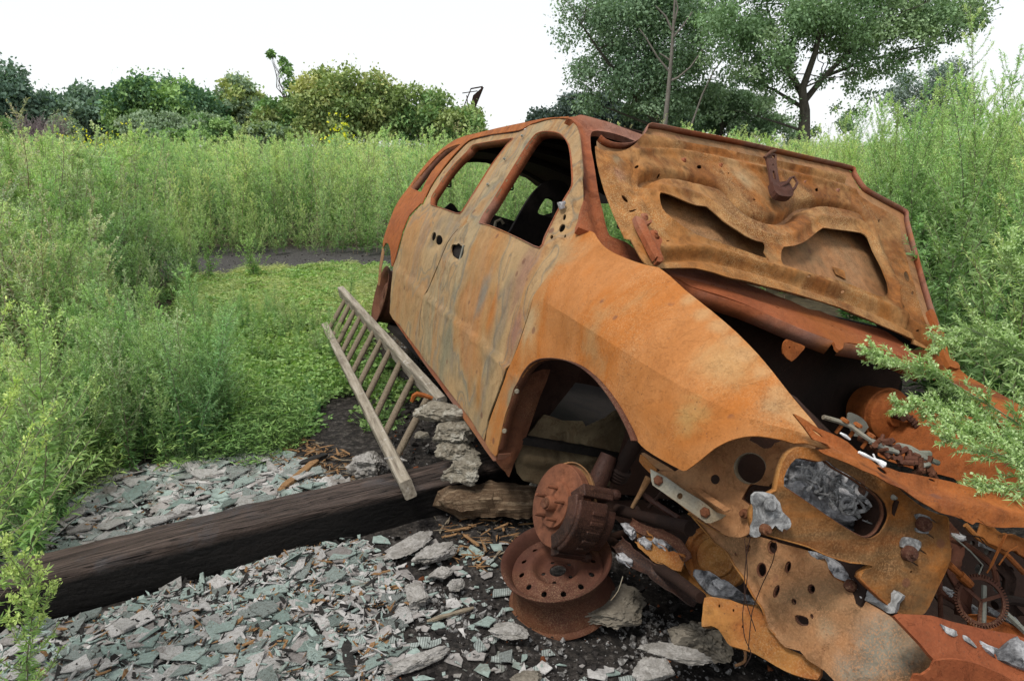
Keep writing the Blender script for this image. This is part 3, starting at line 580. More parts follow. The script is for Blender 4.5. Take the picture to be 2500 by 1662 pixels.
sheet('bracket_tip', HB, px('c5', 138, 350, 160, 362, 225, 430, 220, 480, 190, 450, 150, 410, 132, 385), [], M['brown'], van, res=.02, th=.006, off=.0, sub=0)
SPL = Plane((.86, -.60, .45), (0, 1, 0), (.93, -.25, .2))
opening = px('c5', 900, 520, 915, 430, 960, 370, 1010, 370, 1080, 385, 1130, 380, 1180, 420, 1270, 470, 1340, 520, 1400, 560, 1440, 610, 1450, 670, 1440, 710, 1410, 765, 1370, 795, 1330, 795, 1260, 760, 1150, 690, 1020, 600)
sp_out = px('c5', 870, 540, 890, 440, 930, 350, 1000, 310, 1100, 325, 1200, 360, 1320, 410, 1450, 470, 1560, 560, 1660, 635, 1740, 670, 1798, 690, 1800, 800, 1803, 920, 1740, 1060, 1690, 1170, 1650, 1215, 1550, 1215, 1480, 1170, 1320, 1015, 1378, 955, 1360, 940, 1270, 935, 1150, 900, 1040, 850, 900, 810, 780, 775, 745, 740, 740, 650, 800, 580)
spl = sheet('radiator_support_plate', SPL, sp_out, [opening]+[ell('c5', a, b, 30, 4, 33, 8) for a, b in ((1715, 705), (1697, 785), (1655, 870), (1612, 935))]+[ell('c5', 1596, 981, 7, 7)], M['plate'], van, res=.014, th=.006,
    disp=addf(bead(SPL, opening+opening[:1], .009, .011), bead(SPL, px('c5', 1470, 500, 1460, 700, 1400, 850, 1370, 935), .014, .008), bead(SPL, px('c5', 790, 760, 1050, 850, 1300, 925), .008, -.008), bead(SPL, px('c5', 1500, 640, 1560, 760, 1500, 900, 1440, 1000), .012, -.006), bead(SPL, px('c5', 1700, 1000, 1780, 860), .02, .006)), noise_amp=.005)
flange('folded_edge', SPL, sp_out+sp_out[:1], .022, M['brown'], spl)
flange('opening_rim', SPL, opening+opening[:1], .012, M['wheel'], spl)
for q, r in (((1650, 722), .017), ((1573, 878), .018), ((708, 668), .012), ((776, 740), .012)):
    pp = SPL if q[0] != 708 else HP
    p = Vector(pp.at(*px('c5', *q)[0]))+Vector(pp.n)*(.034 if q[0] == 776 else .012)
    mb = MB(); mb.lathe([(0, .012), (r*.45, .012), (r*.5, .008), (r*.9, .006), (r, .0), (r, -.01)], axisM(p, pp.n), 18); mb.lathe([(0, .018), (r*.4, .018), (r*.42, .008)], axisM(p, pp.n), 6); mb.build('bolt', M['wheel'], spl if q[0] > 900 else hp)
def blob(name, surf, outline, parent, off=.004, th=.008, mat=None, amp=.006, res=.01):
    return sheet(name, surf, outline, [], mat or M['alu'], parent, res=res, th=th, off=off, noise_amp=0, disp=lambda P: amp*np.array([noise.fractal(Vector((p[0]*45, p[1]*45, 3.1)), .8, 2.0, 4) for p in P]))
blob('molten_aluminium', SPL, px('c5', 722, 565, 745, 548, 790, 548, 830, 560, 860, 600, 878, 650, 915, 685, 920, 712, 905, 748, 890, 740, 880, 758, 868, 748, 850, 735, 838, 722, 815, 745, 790, 730, 775, 745, 755, 780, 725, 785, 718, 760, 730, 700, 740, 640, 726, 610), spl, .022, .014, amp=.008)
p = Vector(SPL.at(*px('c5', 803, 612)[0]))+Vector(SPL.n)*.034; MB().lathe([(0, .006), (.010, .006), (.014, .002), (.015, -.006)], axisM(p, SPL.n), 16).build('boss', M['alu'], spl)
blob('molten_aluminium', SPL, px('c5', 1612, 675, 1640, 668, 1690, 685, 1697, 715, 1690, 740, 1682, 770, 1650, 772, 1622, 765, 1615, 745, 1640, 740, 1625, 700), spl)
blob('molten_aluminium', SPL, px('c5', 1545, 800, 1590, 795, 1645, 818, 1640, 845, 1622, 870, 1632, 890, 1610, 915, 1600, 880, 1560, 850, 1538, 845), spl)
mb = MB(); p = Vector(SPL.at(*px('c5', 1487, 578)[0]))+Vector(SPL.n)*.008; mb.tube([p, p+Vector(SPL.n)*.012], [.007, .003], 7); mb.build('solder_drop', M['galv'], spl)
# ash-choked radiator core behind the opening
RC = Plane((.76, -.60, .45), (0, 1, 0), (.93, -.25, .2))
core = sheet('burnt_radiator_core', RC, px('c5', 905, 400, 960, 345, 1100, 345, 1250, 410, 1420, 500, 1500, 600, 1500, 740, 1400, 840, 1280, 800, 1050, 660, 890, 560), [], M['ash'], van, res=.008, th=.01, noise_amp=0,
    disp=lambda P: np.array([.05*abs(noise.fractal(Vector((p[0]*22, p[1]*22, 1.)), .8, 2.0, 6))-.01 for p in P]))
mb = MB()
for i in range(60):
    u, v = px('c5', 0, 0)[0]; t = random.random(); a = 930+t*460+random.uniform(-40, 40); b = 430+t*270+random.uniform(-60, 60)
    q = Vector(RC.at(*px('c5', a, b)[0]))+Vector(RC.n)*random.uniform(.03, .05); d = Vector((random.gauss(0, 1), random.gauss(0, 1), random.gauss(0, 1))).normalized()*.02
    mb.tube([q-d, q+d.cross(Vector((0, 0, 1)))*.4, q+d], random.uniform(.002, .006), 5)
for a, b, r in ((1255, 530, .016), (1190, 610, .018), (1130, 490, .011)):
    q = Vector(RC.at(*px('c5', a, b)[0]))+Vector(RC.n)*.05; mb.lathe([(r, 0), (r*1.1, .005), (r*1.25, 0), (r*1.1, -.004)], axisM(q, RC.n), 18, True)
mb.build('melted_fin', M['alu'], core)
# --- frame rail with its holes, bumper beam, lower arm
RP = Plane((.80, -.52, .32), (1, 0, 0), (.35, -.93, .12))
r_out = px('c5', 395, 665, 470, 715, 560, 765, 620, 790, 700, 798, 780, 792, 900, 830, 1040, 868, 1090, 915, 1140, 905, 1165, 930, 1160, 975, 1190, 1010, 1250, 1040, 1300, 1060, 1310, 1105, 1370, 1150, 1440, 1190, 1500, 1230, 1560, 1280, 1620, 1350, 1720, 1455, 1690, 1510, 1650, 1532, 1615, 1525, 1600, 1560, 1560, 1640, 1400, 1680, 1250, 1620, 1130, 1510, 1040, 1450, 1000, 1405, 920, 1385, 860, 1320, 820, 1270, 790, 1180, 740, 1110, 690, 1020, 640, 950, 600, 880, 540, 830, 470, 750)
r_h = [ell('c5', 852, 848, 28, 38), ell('c5', 720, 855, 14, 22, 20), ell('c5', 793, 970, 28, 41, 0), ell('c5', 937, 955, 17, 33, 15), ell('c5', 1063, 1072, 21, 26, -10), ell('c5', 874, 1085, 16, 37, 20), ell('c5', 970, 1140, 13, 18, -25),
       px('c5', 975, 1215, 1000, 1212, 1040, 1225, 1050, 1245, 1045, 1268, 1010, 1270, 985, 1255, 975, 1235), ell('c5', 1066, 1219, 9, 14, -20), ell('c5', 650, 885, 5, 8)]
corr = [bead(RP, px('c5', 1230, 1150, 1180, 1250, 1110, 1350, 1080, 1420), .026, .013), bead(RP, px('c5', 1400, 1260, 1340, 1370, 1280, 1470, 1240, 1540), .028, .013), bead(RP, px('c5', 1560, 1380, 1510, 1480, 1470, 1560), .028, .013)]
rail = sheet('frame_rail', RP, r_out, r_h, M['rail'], van, res=.012, th=.006, disp=addf(bead(RP, px('c5', 820, 900, 960, 1030, 1110, 1180), .005, -.008), bead(RP, px('c5', 450, 700, 600, 850, 700, 1000, 800, 1150, 880, 1290), .012, -.012), *[bead(RP, h+h[:1], .005, .003) for h in r_h], *corr), noise_amp=.005)
flange('folded_edge', RP, r_out+r_out[:1], .016, M['brown'], rail)
for h in r_h: flange('hole_rim', RP, h+h[:1], .012, M['wheel'], rail)
blob('molten_aluminium', RP, px('c5', 1045, 868, 1100, 880, 1160, 905, 1220, 950, 1260, 1000, 1290, 1025, 1260, 1035, 1190, 1010, 1160, 960, 1140, 910, 1085, 915), rail, .004, .02, M['ash'], .012)
blob('molten_aluminium', RP, px('c5', 1310, 1075, 1370, 1045, 1400, 1055, 1440, 1085, 1500, 1075, 1555, 1110, 1530, 1150, 1510, 1200, 1470, 1200, 1400, 1160, 1330, 1120), rail, .006, .02, M['alu'], .014)
p = Vector(RP.at(*px('c5', 1275, 1055)[0]))+Vector(RP.n)*.01; mb = MB(); mb.lathe([(0, .012), (.008, .012), (.013, .006), (.015, 0), (.015, -.01)], axisM(p, RP.n), 16); mb.build('bolt', M['wheel'], rail)
BP = Plane((1.08, -.48, .36), (0, 1, 0), (.75, -.2, .62)); BF = Plane((1.12, -.48, .36), (0, 1, 0), (.93, -.3, -.05))
bumper = sheet('bumper_beam', BP, px('c5', 1500, 1218, 1560, 1210, 1700, 1215, 1800, 1245, 2000, 1290, 2300, 1370, 2500, 1700, 2180, 1590, 2100, 1550, 1960, 1475, 1830, 1450, 1760, 1450, 1720, 1460, 1640, 1370), [], M['red'], van, res=.02, th=.008, disp=bead(BP, px('c5', 1560, 1240, 1750, 1440), .02, .006), noise_amp=.003)
sheet('beam_face', BF, px('c5', 1722, 1458, 1830, 1450, 1960, 1478, 2200, 1600, 2200, 1760, 1500, 1760, 1560, 1660, 1610, 1535, 1650, 1535, 1700, 1500), [], M['red'], bumper, res=.03, th=.006)
blob('ash_crust', BP, px('c5', 1960, 1350, 2050, 1400, 2090, 1370, 2150, 1330, 2202, 1370, 2260, 1420, 2260, 1520, 2202, 1510, 2120, 1480, 2060, 1450, 2000, 1410), bumper, .01, .03, M['ash'], .02)
blob('ash_crust', BP, px('c5', 1745, 1262, 1790, 1285, 1830, 1300, 1845, 1320, 1815, 1330, 1780, 1310), bumper, .004, .008, M['alu'], .006)
blob('ash_crust', BP, px('c5', 1870, 1320, 1900, 1335, 1945, 1385, 1930, 1385, 1880, 1350), bumper, .004, .008, M['alu'], .006)
LA = Plane((.72, -.55, .16), (1, 0, 0), (.35, -.80, .4))
arm = sheet('lower_rail_arm', LA, px('c5', 485, 1120, 540, 1118, 620, 1130, 700, 1160, 780, 1180, 840, 1290, 930, 1390, 1050, 1440, 1110, 1490, 1090, 1560, 960, 1530, 860, 1480, 740, 1410, 620, 1375, 590, 1340, 560, 1290, 520, 1270, 470, 1275, 475, 1200), [ell('c5', 566, 1165, 5, 9), ell('c5', 640, 1187, 5, 8), ell('c5', 690, 1275, 5, 8)], M['brown'], van, res=.02, th=.02,
    disp=addf(bead(LA, px('c5', 530, 1140, 560, 1230, 620, 1330, 700, 1400), .012, .010), bead(LA, px('c5', 600, 1340, 760, 1430, 900, 1490), .02, -.012)), noise_amp=.004)
JP = Plane((.45, -.45, .12), (1, 0, 0), (.2, -.7, .6))
mem = sheet('subframe', JP, px('c5', 110, 770, 160, 800, 250, 790, 330, 860, 400, 920, 480, 960, 560, 1010, 650, 1080, 760, 1130, 760, 1170, 620, 1135, 500, 1120, 440, 1080, 380, 1000, 300, 960, 240, 900, 170, 870), [], M['brown'], van, res=.02, th=.05, noise_amp=0, disp=lambda P: .02*np.array([noise.fractal(Vector((p[0]*14, p[1]*14, 7.)), .9, 2.0, 4) for p in P]))
blob('ash_crust', JP, px('c5', 380, 950, 440, 975, 520, 1000, 600, 1040, 700, 1110, 760, 1150, 700, 1160, 620, 1130, 540, 1120, 490, 1090, 450, 1040), mem, .02, .02, M['ash'], .02)
blob('ash_crust', JP, px('c5', 190, 800, 270, 800, 330, 850, 380, 900, 340, 920, 280, 870, 220, 870), mem, .02, .02, M['ash'], .02)
# --- brake corner
c = Plane((0, -.80, 0), (1, 0, 0), (0, 1, 0)).at(*px('c4', 425, 850)[0]); ax = Vector((.14, -1, .08)).normalized()
Mx = axisM(c, ax); mb = MB()
mb.lathe([(0, .058), (.022, .058), (.025, .05), (.026, .03), (.045, .028), (.074, .028), (.077, .022), (.078, .012), (.085, .012), (.136, .012), (.138, .010), (.138, -.010), (.132, -.010), (.12, -.006), (.12, -.012), (.136, -.012), (.138, -.014), (.136, -.02), (.05, -.02)], Mx, 64)
disc = mb.build('brake_disc', M['disc'], van)
for k in range(5):
    t = 2*math.pi*k/5+.5; mb = MB(); a = Mx @ Vector((.055*math.cos(t), .055*math.sin(t), .024)); b = Mx @ Vector((.055*math.cos(t), .055*math.sin(t), .068))
    mb.tube([a, a+(b-a)*.8, b], [.0065, .006, .0045], 10); mb.lathe([(.007+.0*i, 0.03+.005*i) for i in range(2)], Mx @ Matrix.Translation((.055*math.cos(t), .055*math.sin(t), 0)), 8); mb.build('wheel_stud', M['disc'], disc)
mb = MB(); mb.lathe([(.0, .060), (.010, .066), (.017, .066), (.019, .060)], Mx, 20); mb.build('hub_nut', M['wheel'], disc)
sh = MB(); sh.lathe([(.06, -.03), (.145, -.032), (.150, -.020), (.146, -.02), (.142, -.036), (.06, -.036)], Mx @ Matrix.Translation((0, 0, -.004)), 40); sh.build('dust_shield', M['rail'], disc)
# caliper, shaped as a bridged housing over the disc's front edge
def cal(pts, w0, w1, name, mat, par):
    V = []; F = []; n = len(pts)
    for w in (w0, w1):
        for a, b in pts: V.append(Mx @ Vector((a, b, w)))
    F = [tuple(range(n))[::-1], tuple(range(n, 2*n))]+[(i, (i+1) % n, n+(i+1) % n, n+i) for i in range(n)]
    o = mkobj(name, V, F, mat, par); bv = o.modifiers.new('b', 'BEVEL'); bv.width = .007; bv.segments = 3; return o
# find the disc-plane direction that points to the car's front in the disc frame
inv = Mx.inverted().to_3x3(); fx = inv @ Vector((1, 0, -.12)); ang0 = math.atan2(fx.y, fx.x)
def arc(r0, r1, a0, a1, n=7): return [(r1*math.cos(ang0+a0+(a1-a0)*i/n), r1*math.sin(ang0+a0+(a1-a0)*i/n)) for i in range(n+1)]+[(r0*math.cos(ang0+a1-(a1-a0)*i/n), r0*math.sin(ang0+a1-(a1-a0)*i/n)) for i in range(n+1)]
cp = cal(arc(.104, .152, -.75, .75), .018, .052, 'brake_caliper', M['bdark'], van)
cal(arc(.128, .165, -.62, .62), -.07, .046, 'caliper_bridge', M['bdark'], cp)
cal(arc(.075, .155, -.5, .5), -.115, -.03, 'piston_housing', M['bdark'], cp)
cal(arc(.095, .165, -.95, -.70), -.09, .030, 'caliper_bracket', M['bdark'], cp); cal(arc(.095, .165, .70, .95), -.09, .030, 'caliper_bracket', M['bdark'], cp)
for a in (-.86, .86): 
    mb = MB()
    p0 = Mx @ Vector((.155*math.cos(ang0+a), .155*math.sin(ang0+a), -.12)); p1 = Mx @ Vector((.155*math.cos(ang0+a), .155*math.sin(ang0+a), .0)); mb.tube([p0, p1], .013, 10); mb.lathe([(0, 0), (.016, 0), (.018, .008), (.018, .022), (0.012, .03), (0, .03)], axisM(p0, p1-p0), 8); mb.build('guide_pin', M['bdark'], cp)
mb = MB()
for i in range(5): mb.box((0, 0, 0), (.016, .012, .05), Mx @ Matrix.Rotation(ang0-.4+.2*i, 4, 'Z') @ Matrix.Translation((.163, 0, -.03)))
mb.build('cast_rib', M['bdark'], cp, bev=.002)
hub = Vector(c)
mb = MB(); mb.tube([hub-ax*.05, hub-ax*.16], [.05, .035], 16); mb.tube([hub-ax*.10+Vector((0, 0, -.12)), hub-ax*.10, hub-ax*.13+Vector((0, 0, .12)), hub-ax*.15+Vector((-.01, 0, .2))], [.022, .035, .035, .03], 10)
mb.build('steering_knuckle', M['bdark'], van)
ST = Plane((0, -.60, 0), (1, 0, 0), (0, 1, 0)); s0 = Vector(ST.at(*px('c4', 690, 720)[0])); s1 = Vector(ST.at(*px('c4', 830, 480)[0]))
mb = MB(); mb.tube([s0, s0+(s1-s0)*.2, s0+(s1-s0)*.22, s1+(s1-s0)*.8], [.034, .034, .027, .027], 20)
for i in range(4): mb.lathe([(.034, 0), (.040, .006), (.034, .012)], axisM(s0+(s1-s0)*(.02+.05*i), s1-s0), 18)
mb.build('strut', M['dark'], van)
def rod(name, crop, pts, y, r, mat='dark', n=10):
    pl = Plane((0, y, 0), (1, 0, 0), (0, 1, 0)) if not isinstance(y, Plane) else y
    mb = MB(); mb.tube([pl.at(*px(crop, *q)[0]) for q in pts], r, n); return mb.build(name, M[mat], van)
UN = Plane((.1, -.6, .05), (1, 0, 0), (-.2, -.8, .5))
rod('control_arm', 'c4', [(620, 1000), (720, 1060), (850, 1120), (980, 1200), (1100, 1290)], UN, [.022, .022, .02, .018, .016], 'dark')
rod('drive_shaft', 'c4', [(700, 870), (820, 900), (940, 930), (1050, 960)], Plane((.1, -.62, .15), (1, 0, 0), (0, -1, .3)), [.02, .018, .018, .024])
rod('sway_bar', 'c4', [(640, 1010), (760, 980), (880, 950)], UN, .016)
rod('tie_rod', 'c4', [(770, 860), (810, 790), (850, 715)], Plane((.2, -.62, .2), (1, 0, 0), (0, -1, .2)), [.006, .008, .012], 'rail')
rod('tie_rod', 'c4', [(850, 860), (960, 730)], Plane((.2, -.58, .2), (1, 0, 0), (0, -1, .2)), [.006, .006], 'dark')
# second brake drum / spring seat glimpsed behind the rail
pl = Plane((.62, -.36, .22), (1, 0, 0), (.3, -.9, .2)); p = Vector(pl.at(*px('d5', 1010, 540)[0])); mb = MB()
mb.lathe([(0, .0), (.03, 0), (.04, .008), (.055, .008), (.06, .0), (.075, .0), (.08, .012), (.095, .012), (.098, -.06)], axisM(p, (.55, -.8, .1)), 40); mb.build('crank_pulley', M['brown'], van)
# --- rear wheel still on the van
p = Plane((0, -.84, 0), (1, 0, 0), (0, 1, 0)).at(*px('d1', 86, 500)[0]); Mr = axisM(p, (-.05, -1, 0)); mb = MB()
mb.lathe([(.03, .0), (.06, .012), (.09, .006), (.13, -.02), (.15, -.02), (.172, .02), (.19, .03), (.205, .034), (.207, .028), (.18, .0), (.175, -.08), (.19, -.14), (.2, -.15)], Mr, 36); mb.build('rear_wheel_rim', M['wheel'], van)

# --- the hood, standing open
hd = np.array([math.cos(math.radians(137)), 0, math.sin(math.radians(137))]); hn = np.cross(hd, np.array([0, 1.0, -.03])); hn = hn if hn.dot(CC-np.array([-.17, 0, 1])) > 0 else -hn
HO = Plane((-.17, 0, 1.005), (0, 1, 0), hn)
h_out = px('c2', 132, 206, 150, 218, 180, 230, 240, 237, 290, 228, 335, 200, 362, 168, 388, 142, 410, 146, 600, 184, 800, 222, 1000, 265, 1250, 320, 1438, 360, 1450, 385, 1482, 440, 1500, 462, 1600, 522, 1718, 588, 1728, 640, 1745, 720, 1795, 900, 1852, 1095, 1900, 1220, 1922, 1285, 1880, 1278, 1760, 1230, 1600, 1160, 1400, 1075, 1200, 1012, 1000, 960, 900, 932, 820, 917, 740, 890, 640, 866, 540, 866, 450, 868, 440, 860, 400, 852, 375, 843, 330, 770, 275, 660, 225, 560, 180, 440, 150, 330, 138, 270)
holeL = px('c2', 450, 478, 500, 490, 570, 520, 640, 545, 690, 550, 740, 590, 790, 635, 850, 675, 900, 708, 950, 730, 990, 740, 998, 765, 992, 790, 1012, 822, 960, 808, 880, 780, 800, 755, 720, 728, 640, 700, 560, 660, 500, 610, 460, 560, 447, 510)
holeR = px('c2', 1095, 762, 1150, 756, 1200, 738, 1250, 700, 1300, 662, 1350, 668, 1420, 676, 1500, 688, 1535, 715, 1560, 780, 1600, 860, 1636, 950, 1642, 1000, 1620, 1022, 1580, 1015, 1500, 980, 1420, 950, 1330, 922, 1240, 900, 1160, 880, 1090, 852, 1082, 800)
M1 = px('c2', 395, 420, 400, 385, 440, 365, 500, 362, 620, 385, 740, 415, 800, 450, 860, 520, 920, 570, 1000, 600, 1090, 605, 1160, 580, 1215, 530, 1280, 512, 1380, 522, 1470, 545, 1530, 590, 1560, 650)
M1b = px('c2', 330, 560, 370, 430, 400, 385, 440, 365, 500, 362, 620, 385, 740, 415, 800, 450, 860, 520, 920, 570, 1000, 600, 1090, 605, 1160, 580, 1215, 530, 1280, 512, 1380, 522, 1470, 545, 1530, 590, 1600, 720, 1680, 900, 1730, 1050)
M2 = px('c2', 410, 470, 440, 440, 520, 455, 640, 485, 720, 520, 800, 590, 880, 640, 960, 680, 1060, 705, 1150, 690, 1220, 640, 1280, 600, 1380, 610, 1500, 625, 1560, 680, 1610, 790, 1660, 900, 1700, 980)
_hb = (.10, .042, .012); _ho = (.27, .095, .018)  # dark tone follows the M groove: brown staining with the groove's shade painted in
H3p = lambda a, b: tuple(HO.at(*px('c2', a, b)[0]))
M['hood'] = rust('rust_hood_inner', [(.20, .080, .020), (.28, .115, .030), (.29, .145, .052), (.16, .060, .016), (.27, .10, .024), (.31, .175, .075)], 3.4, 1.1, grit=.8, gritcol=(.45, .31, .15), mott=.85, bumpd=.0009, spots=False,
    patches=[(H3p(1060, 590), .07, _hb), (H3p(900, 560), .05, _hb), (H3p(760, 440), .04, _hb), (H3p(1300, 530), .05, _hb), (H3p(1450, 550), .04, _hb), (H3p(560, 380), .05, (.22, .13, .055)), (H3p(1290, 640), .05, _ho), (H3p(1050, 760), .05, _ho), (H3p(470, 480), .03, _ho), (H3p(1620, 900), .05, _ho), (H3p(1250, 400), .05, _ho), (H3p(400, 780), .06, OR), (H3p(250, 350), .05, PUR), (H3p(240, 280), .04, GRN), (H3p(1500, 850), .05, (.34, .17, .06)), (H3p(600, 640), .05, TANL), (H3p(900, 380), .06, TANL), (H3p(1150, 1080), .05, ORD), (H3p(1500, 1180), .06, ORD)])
hood = empty('hood'); hood.parent = van
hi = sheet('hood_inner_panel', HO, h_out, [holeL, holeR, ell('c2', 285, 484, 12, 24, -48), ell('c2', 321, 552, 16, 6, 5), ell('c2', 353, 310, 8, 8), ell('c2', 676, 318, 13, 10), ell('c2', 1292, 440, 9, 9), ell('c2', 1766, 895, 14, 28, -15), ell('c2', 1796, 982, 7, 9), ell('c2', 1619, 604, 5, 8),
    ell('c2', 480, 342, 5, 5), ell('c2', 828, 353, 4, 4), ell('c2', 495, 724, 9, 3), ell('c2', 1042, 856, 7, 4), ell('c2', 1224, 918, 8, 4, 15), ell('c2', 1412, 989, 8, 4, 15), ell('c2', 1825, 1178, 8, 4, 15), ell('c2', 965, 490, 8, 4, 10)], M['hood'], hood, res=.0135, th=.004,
    disp=addf(bead(HO, M1, .022, -.055), step(HO, M1b, .020, -.022), bead(HO, M2, .016, .012), bead(HO, holeL+holeL[:1], .007, .007), bead(HO, holeR+holeR[:1], .007, .007),
        bead(HO, px('c2', 430, 800, 650, 795, 800, 822, 1000, 880, 1200, 945, 1400, 1010, 1600, 1090, 1780, 1180, 1910, 1260), .022, -.034), bead(HO, px('c2', 440, 770, 700, 765, 1000, 850, 1200, 905, 1400, 970, 1700, 1090, 1900, 1200), .014, .016),
        bead(HO, px('c2', 380, 195, 600, 215, 900, 262, 1200, 330, 1465, 400), .018, -.026), bead(HO, px('c2', 350, 240, 500, 232, 700, 262, 1000, 330, 1300, 390, 1500, 455), .014, .016),
        bead(HO, px('c2', 1560, 560, 1600, 680, 1640, 800, 1700, 960, 1700, 1060), .016, .012), bead(HO, px('c2', 1530, 500, 1640, 700, 1720, 1000), .012, -.008),
        bead(HO, px('c2', 345, 280, 335, 400, 370, 480, 420, 600, 520, 700), .012, -.012), bead(HO, px('c2', 215, 414, 325, 452), .008, .006), bead(HO, px('c2', 1675, 800, 1765, 815), .008, .006),
        bead(HO, px('c2', 200, 260, 230, 400, 300, 580, 400, 790), .012, .006), bead(HO, px('c2', 590, 680, 510, 620, 460, 690), .02, .006)), noise_amp=.003)
HOs = Plane(HO.O-HO.n*.062, HO.A, HO.n)
class HoodSkin:
    def hit(s, u, v): return HOs.hit(u, v)
    def ev(s, a, b): co, n = HOs.ev(a, b); return co, n
hs = sheet('hood_outer_skin', HOs, px('c2', 124, 200, 150, 222, 190, 238, 240, 243, 290, 236, 335, 208, 362, 172, 390, 134, 600, 174, 800, 212, 1000, 254, 1250, 310, 1443, 355, 1460, 385, 1492, 440, 1512, 462, 1610, 520, 1726, 584, 1735, 640, 1752, 720, 1802, 900, 1858, 1095, 1908, 1220, 1926, 1290, 1600, 1164, 1400, 1079, 1200, 1016, 1000, 965, 820, 922, 640, 870, 450, 870, 374, 846, 325, 770, 270, 660, 220, 560, 172, 440, 142, 330, 130, 270), [], M['rail'], hood, res=.03, th=.004, noise_amp=.004)
flange('folded_edge', HOs, px('c2', 124, 200, 150, 222, 190, 238, 240, 243, 290, 236, 335, 208, 362, 172, 390, 134, 600, 174, 800, 212, 1000, 254, 1250, 310, 1443, 355, 1460, 385, 1512, 462, 1610, 520, 1726, 584, 1735, 640, 1802, 900, 1858, 1095, 1926, 1290), -.030, M['frame'], hood)
for a in ((706, 722, 770, 735, 772, 760, 730, 755), (1350, 865, 1415, 885, 1420, 930, 1370, 905)):
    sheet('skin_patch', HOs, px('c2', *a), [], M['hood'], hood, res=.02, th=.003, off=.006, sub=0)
# latch hanging from the front edge
H3 = lambda a, b, o=.0: Vector(HO.at(*px('c2', a, b)[0]))+Vector(HO.n)*o
lat = sheet('hood_latch_arm', HO, px('c2', 985, 300, 1010, 288, 1042, 300, 1040, 335, 1045, 380, 1052, 430, 1060, 470, 1055, 500, 1015, 480, 1008, 440, 1000, 380, 990, 330), [ell('c2', 1025, 308, 8, 9), ell('c2', 1022, 352, 4, 5), px('c2', 1018, 385, 1030, 388, 1036, 430, 1024, 425)], M['wheel'], hood, res=.015, th=.01, off=.03)
mb = MB(); mb.tube([H3(975, 315, .03), H3(1000, 298, .045), H3(1025, 287, .04)], [.006, .008, .006], 8); mb.build('latch_tab', M['wheel'], hood); mb = MB(); mb.tube([H3(1045, 480, .04), H3(1080, 462, .05), H3(1095, 440, .05), H3(1112, 432, .05), H3(1130, 462, .05), H3(1118, 490, .05), H3(1105, 500, .045)], [.008, .007, .006, .006, .006, .006, .008], 8)
mb.build('latch_hook', M['wheel'], hood)
sheet('latch_cup', HO, px('c2', 1003, 455, 1030, 460, 1085, 450, 1110, 490, 1112, 525, 1085, 532, 1040, 525, 1015, 500), [], M['wheel'], hood, res=.015, th=.03, off=.045, disp=bead(HO, px('c2', 1010, 470, 1060, 500, 1105, 500), .01, .008))
# hinges
sheet('hood_hinge', HO, px('c2', 300, 622, 330, 632, 368, 650, 382, 640, 388, 655, 360, 668, 372, 700, 400, 708, 440, 745, 430, 778, 430, 800, 446, 842, 440, 862, 415, 860, 380, 800, 345, 730, 315, 670), [ell('c2', 415, 735, 14, 10, 20), ell('c2', 410, 845, 5, 7)], M['frame'], hood, res=.015, th=.02, off=.028, disp=bead(HO, px('c2', 330, 650, 370, 740, 430, 850), .01, .012))
sheet('hood_hinge', HO, px('c2', 1850, 1095, 1870, 1092, 1890, 1130, 1905, 1190, 1930, 1215, 1945, 1290, 1960, 1350, 2000, 1370, 2010, 1400, 1960, 1390, 1925, 1320, 1910, 1240, 1885, 1180, 1860, 1130), [], M['redo'], hood, res=.015, th=.02, off=.012)
for q in ((350, 626, .016), (400, 715, .018), (1885, 1225, .014), (1912, 1215, .012), (577, 304, .012), (770, 331, .010), (1383, 462, .010), (1210, 418, .006)):
    o_ = .03 if q[2] > .013 else .004
    MB().lathe([(0, .008), (q[2]*.4, .008), (q[2]*.5, .003), (q[2]*.8, .001), (q[2], -.004)], axisM(H3(q[0], q[1], o_), HO.n), 12).build('bolt', M['frame'], hood)

# ================================================================== GROUND
def beamline(t): # near bottom edge of the timber on the ground
    a, b = gpt(198, 1504, -.02), gpt(1047, 1268, -.02); return a+(b-a)*t
def gh(x, y):
    h = .015*noise.noise(Vector((x*.9, y*.9, 0)))+.012*noise.noise(Vector((x*3.1, y*3.1, 4)))
    h += .006*noise.noise(Vector((x*9, y*9, 2)))
    h -= .30*math.exp(-(((x-1.5)/.8)**2+((y-2.9)/1.6)**2))         # the hollow under the far side of the van
    h -= .06*math.exp(-(((x-.75)/.5)**2+((y-1.7)/.5)**2))
    return h-.01
def in_px(poly_px, z=0.0): return [tuple(gpt(u, v, z)[:2]) for u, v in poly_px]
M['ground'] = None
m, nt, b, out = newmat('ash_and_soil'); co = coords(nt)
n1 = nz(nt, co, 2.2, 8, .65, .4); n2 = nz(nt, co, 34, 8, .75); n3 = nz(nt, co, 9, 8, .7)
ashc = ramp(nt, n2, [(.30, (.008, .008, .008)), (.46, (.026, .023, .021)), (.57, (.060, .052, .046)), (.66, (.15, .14, .13))])
soil = ramp(nt, n3, [(.3, (.03, .024, .016)), (.5, (.07, .055, .035)), (.7, (.12, .095, .06))])
sx = N(nt, 'ShaderNodeSeparateXYZ'); nt.links.new(co, sx.inputs[0])
def mrange(v, a, b2, c0=0., c1=1.):
    r = N(nt, 'ShaderNodeMapRange', interpolation_type='SMOOTHSTEP'); nt.links.new(v, r.inputs[0]); r.inputs[1].default_value = a; r.inputs[2].default_value = b2; r.inputs[3].default_value = c0; r.inputs[4].default_value = c1; return r.outputs[0]
yy = N(nt, 'ShaderNodeMath', operation='MULTIPLY_ADD'); nt.links.new(n1, yy.inputs[0]); yy.inputs[1].default_value = 3.0; nt.links.new(sx.outputs[1], yy.inputs[2])
col = mix(nt, mrange(yy.outputs[0], 6.2, 8.0), ashc, soil)
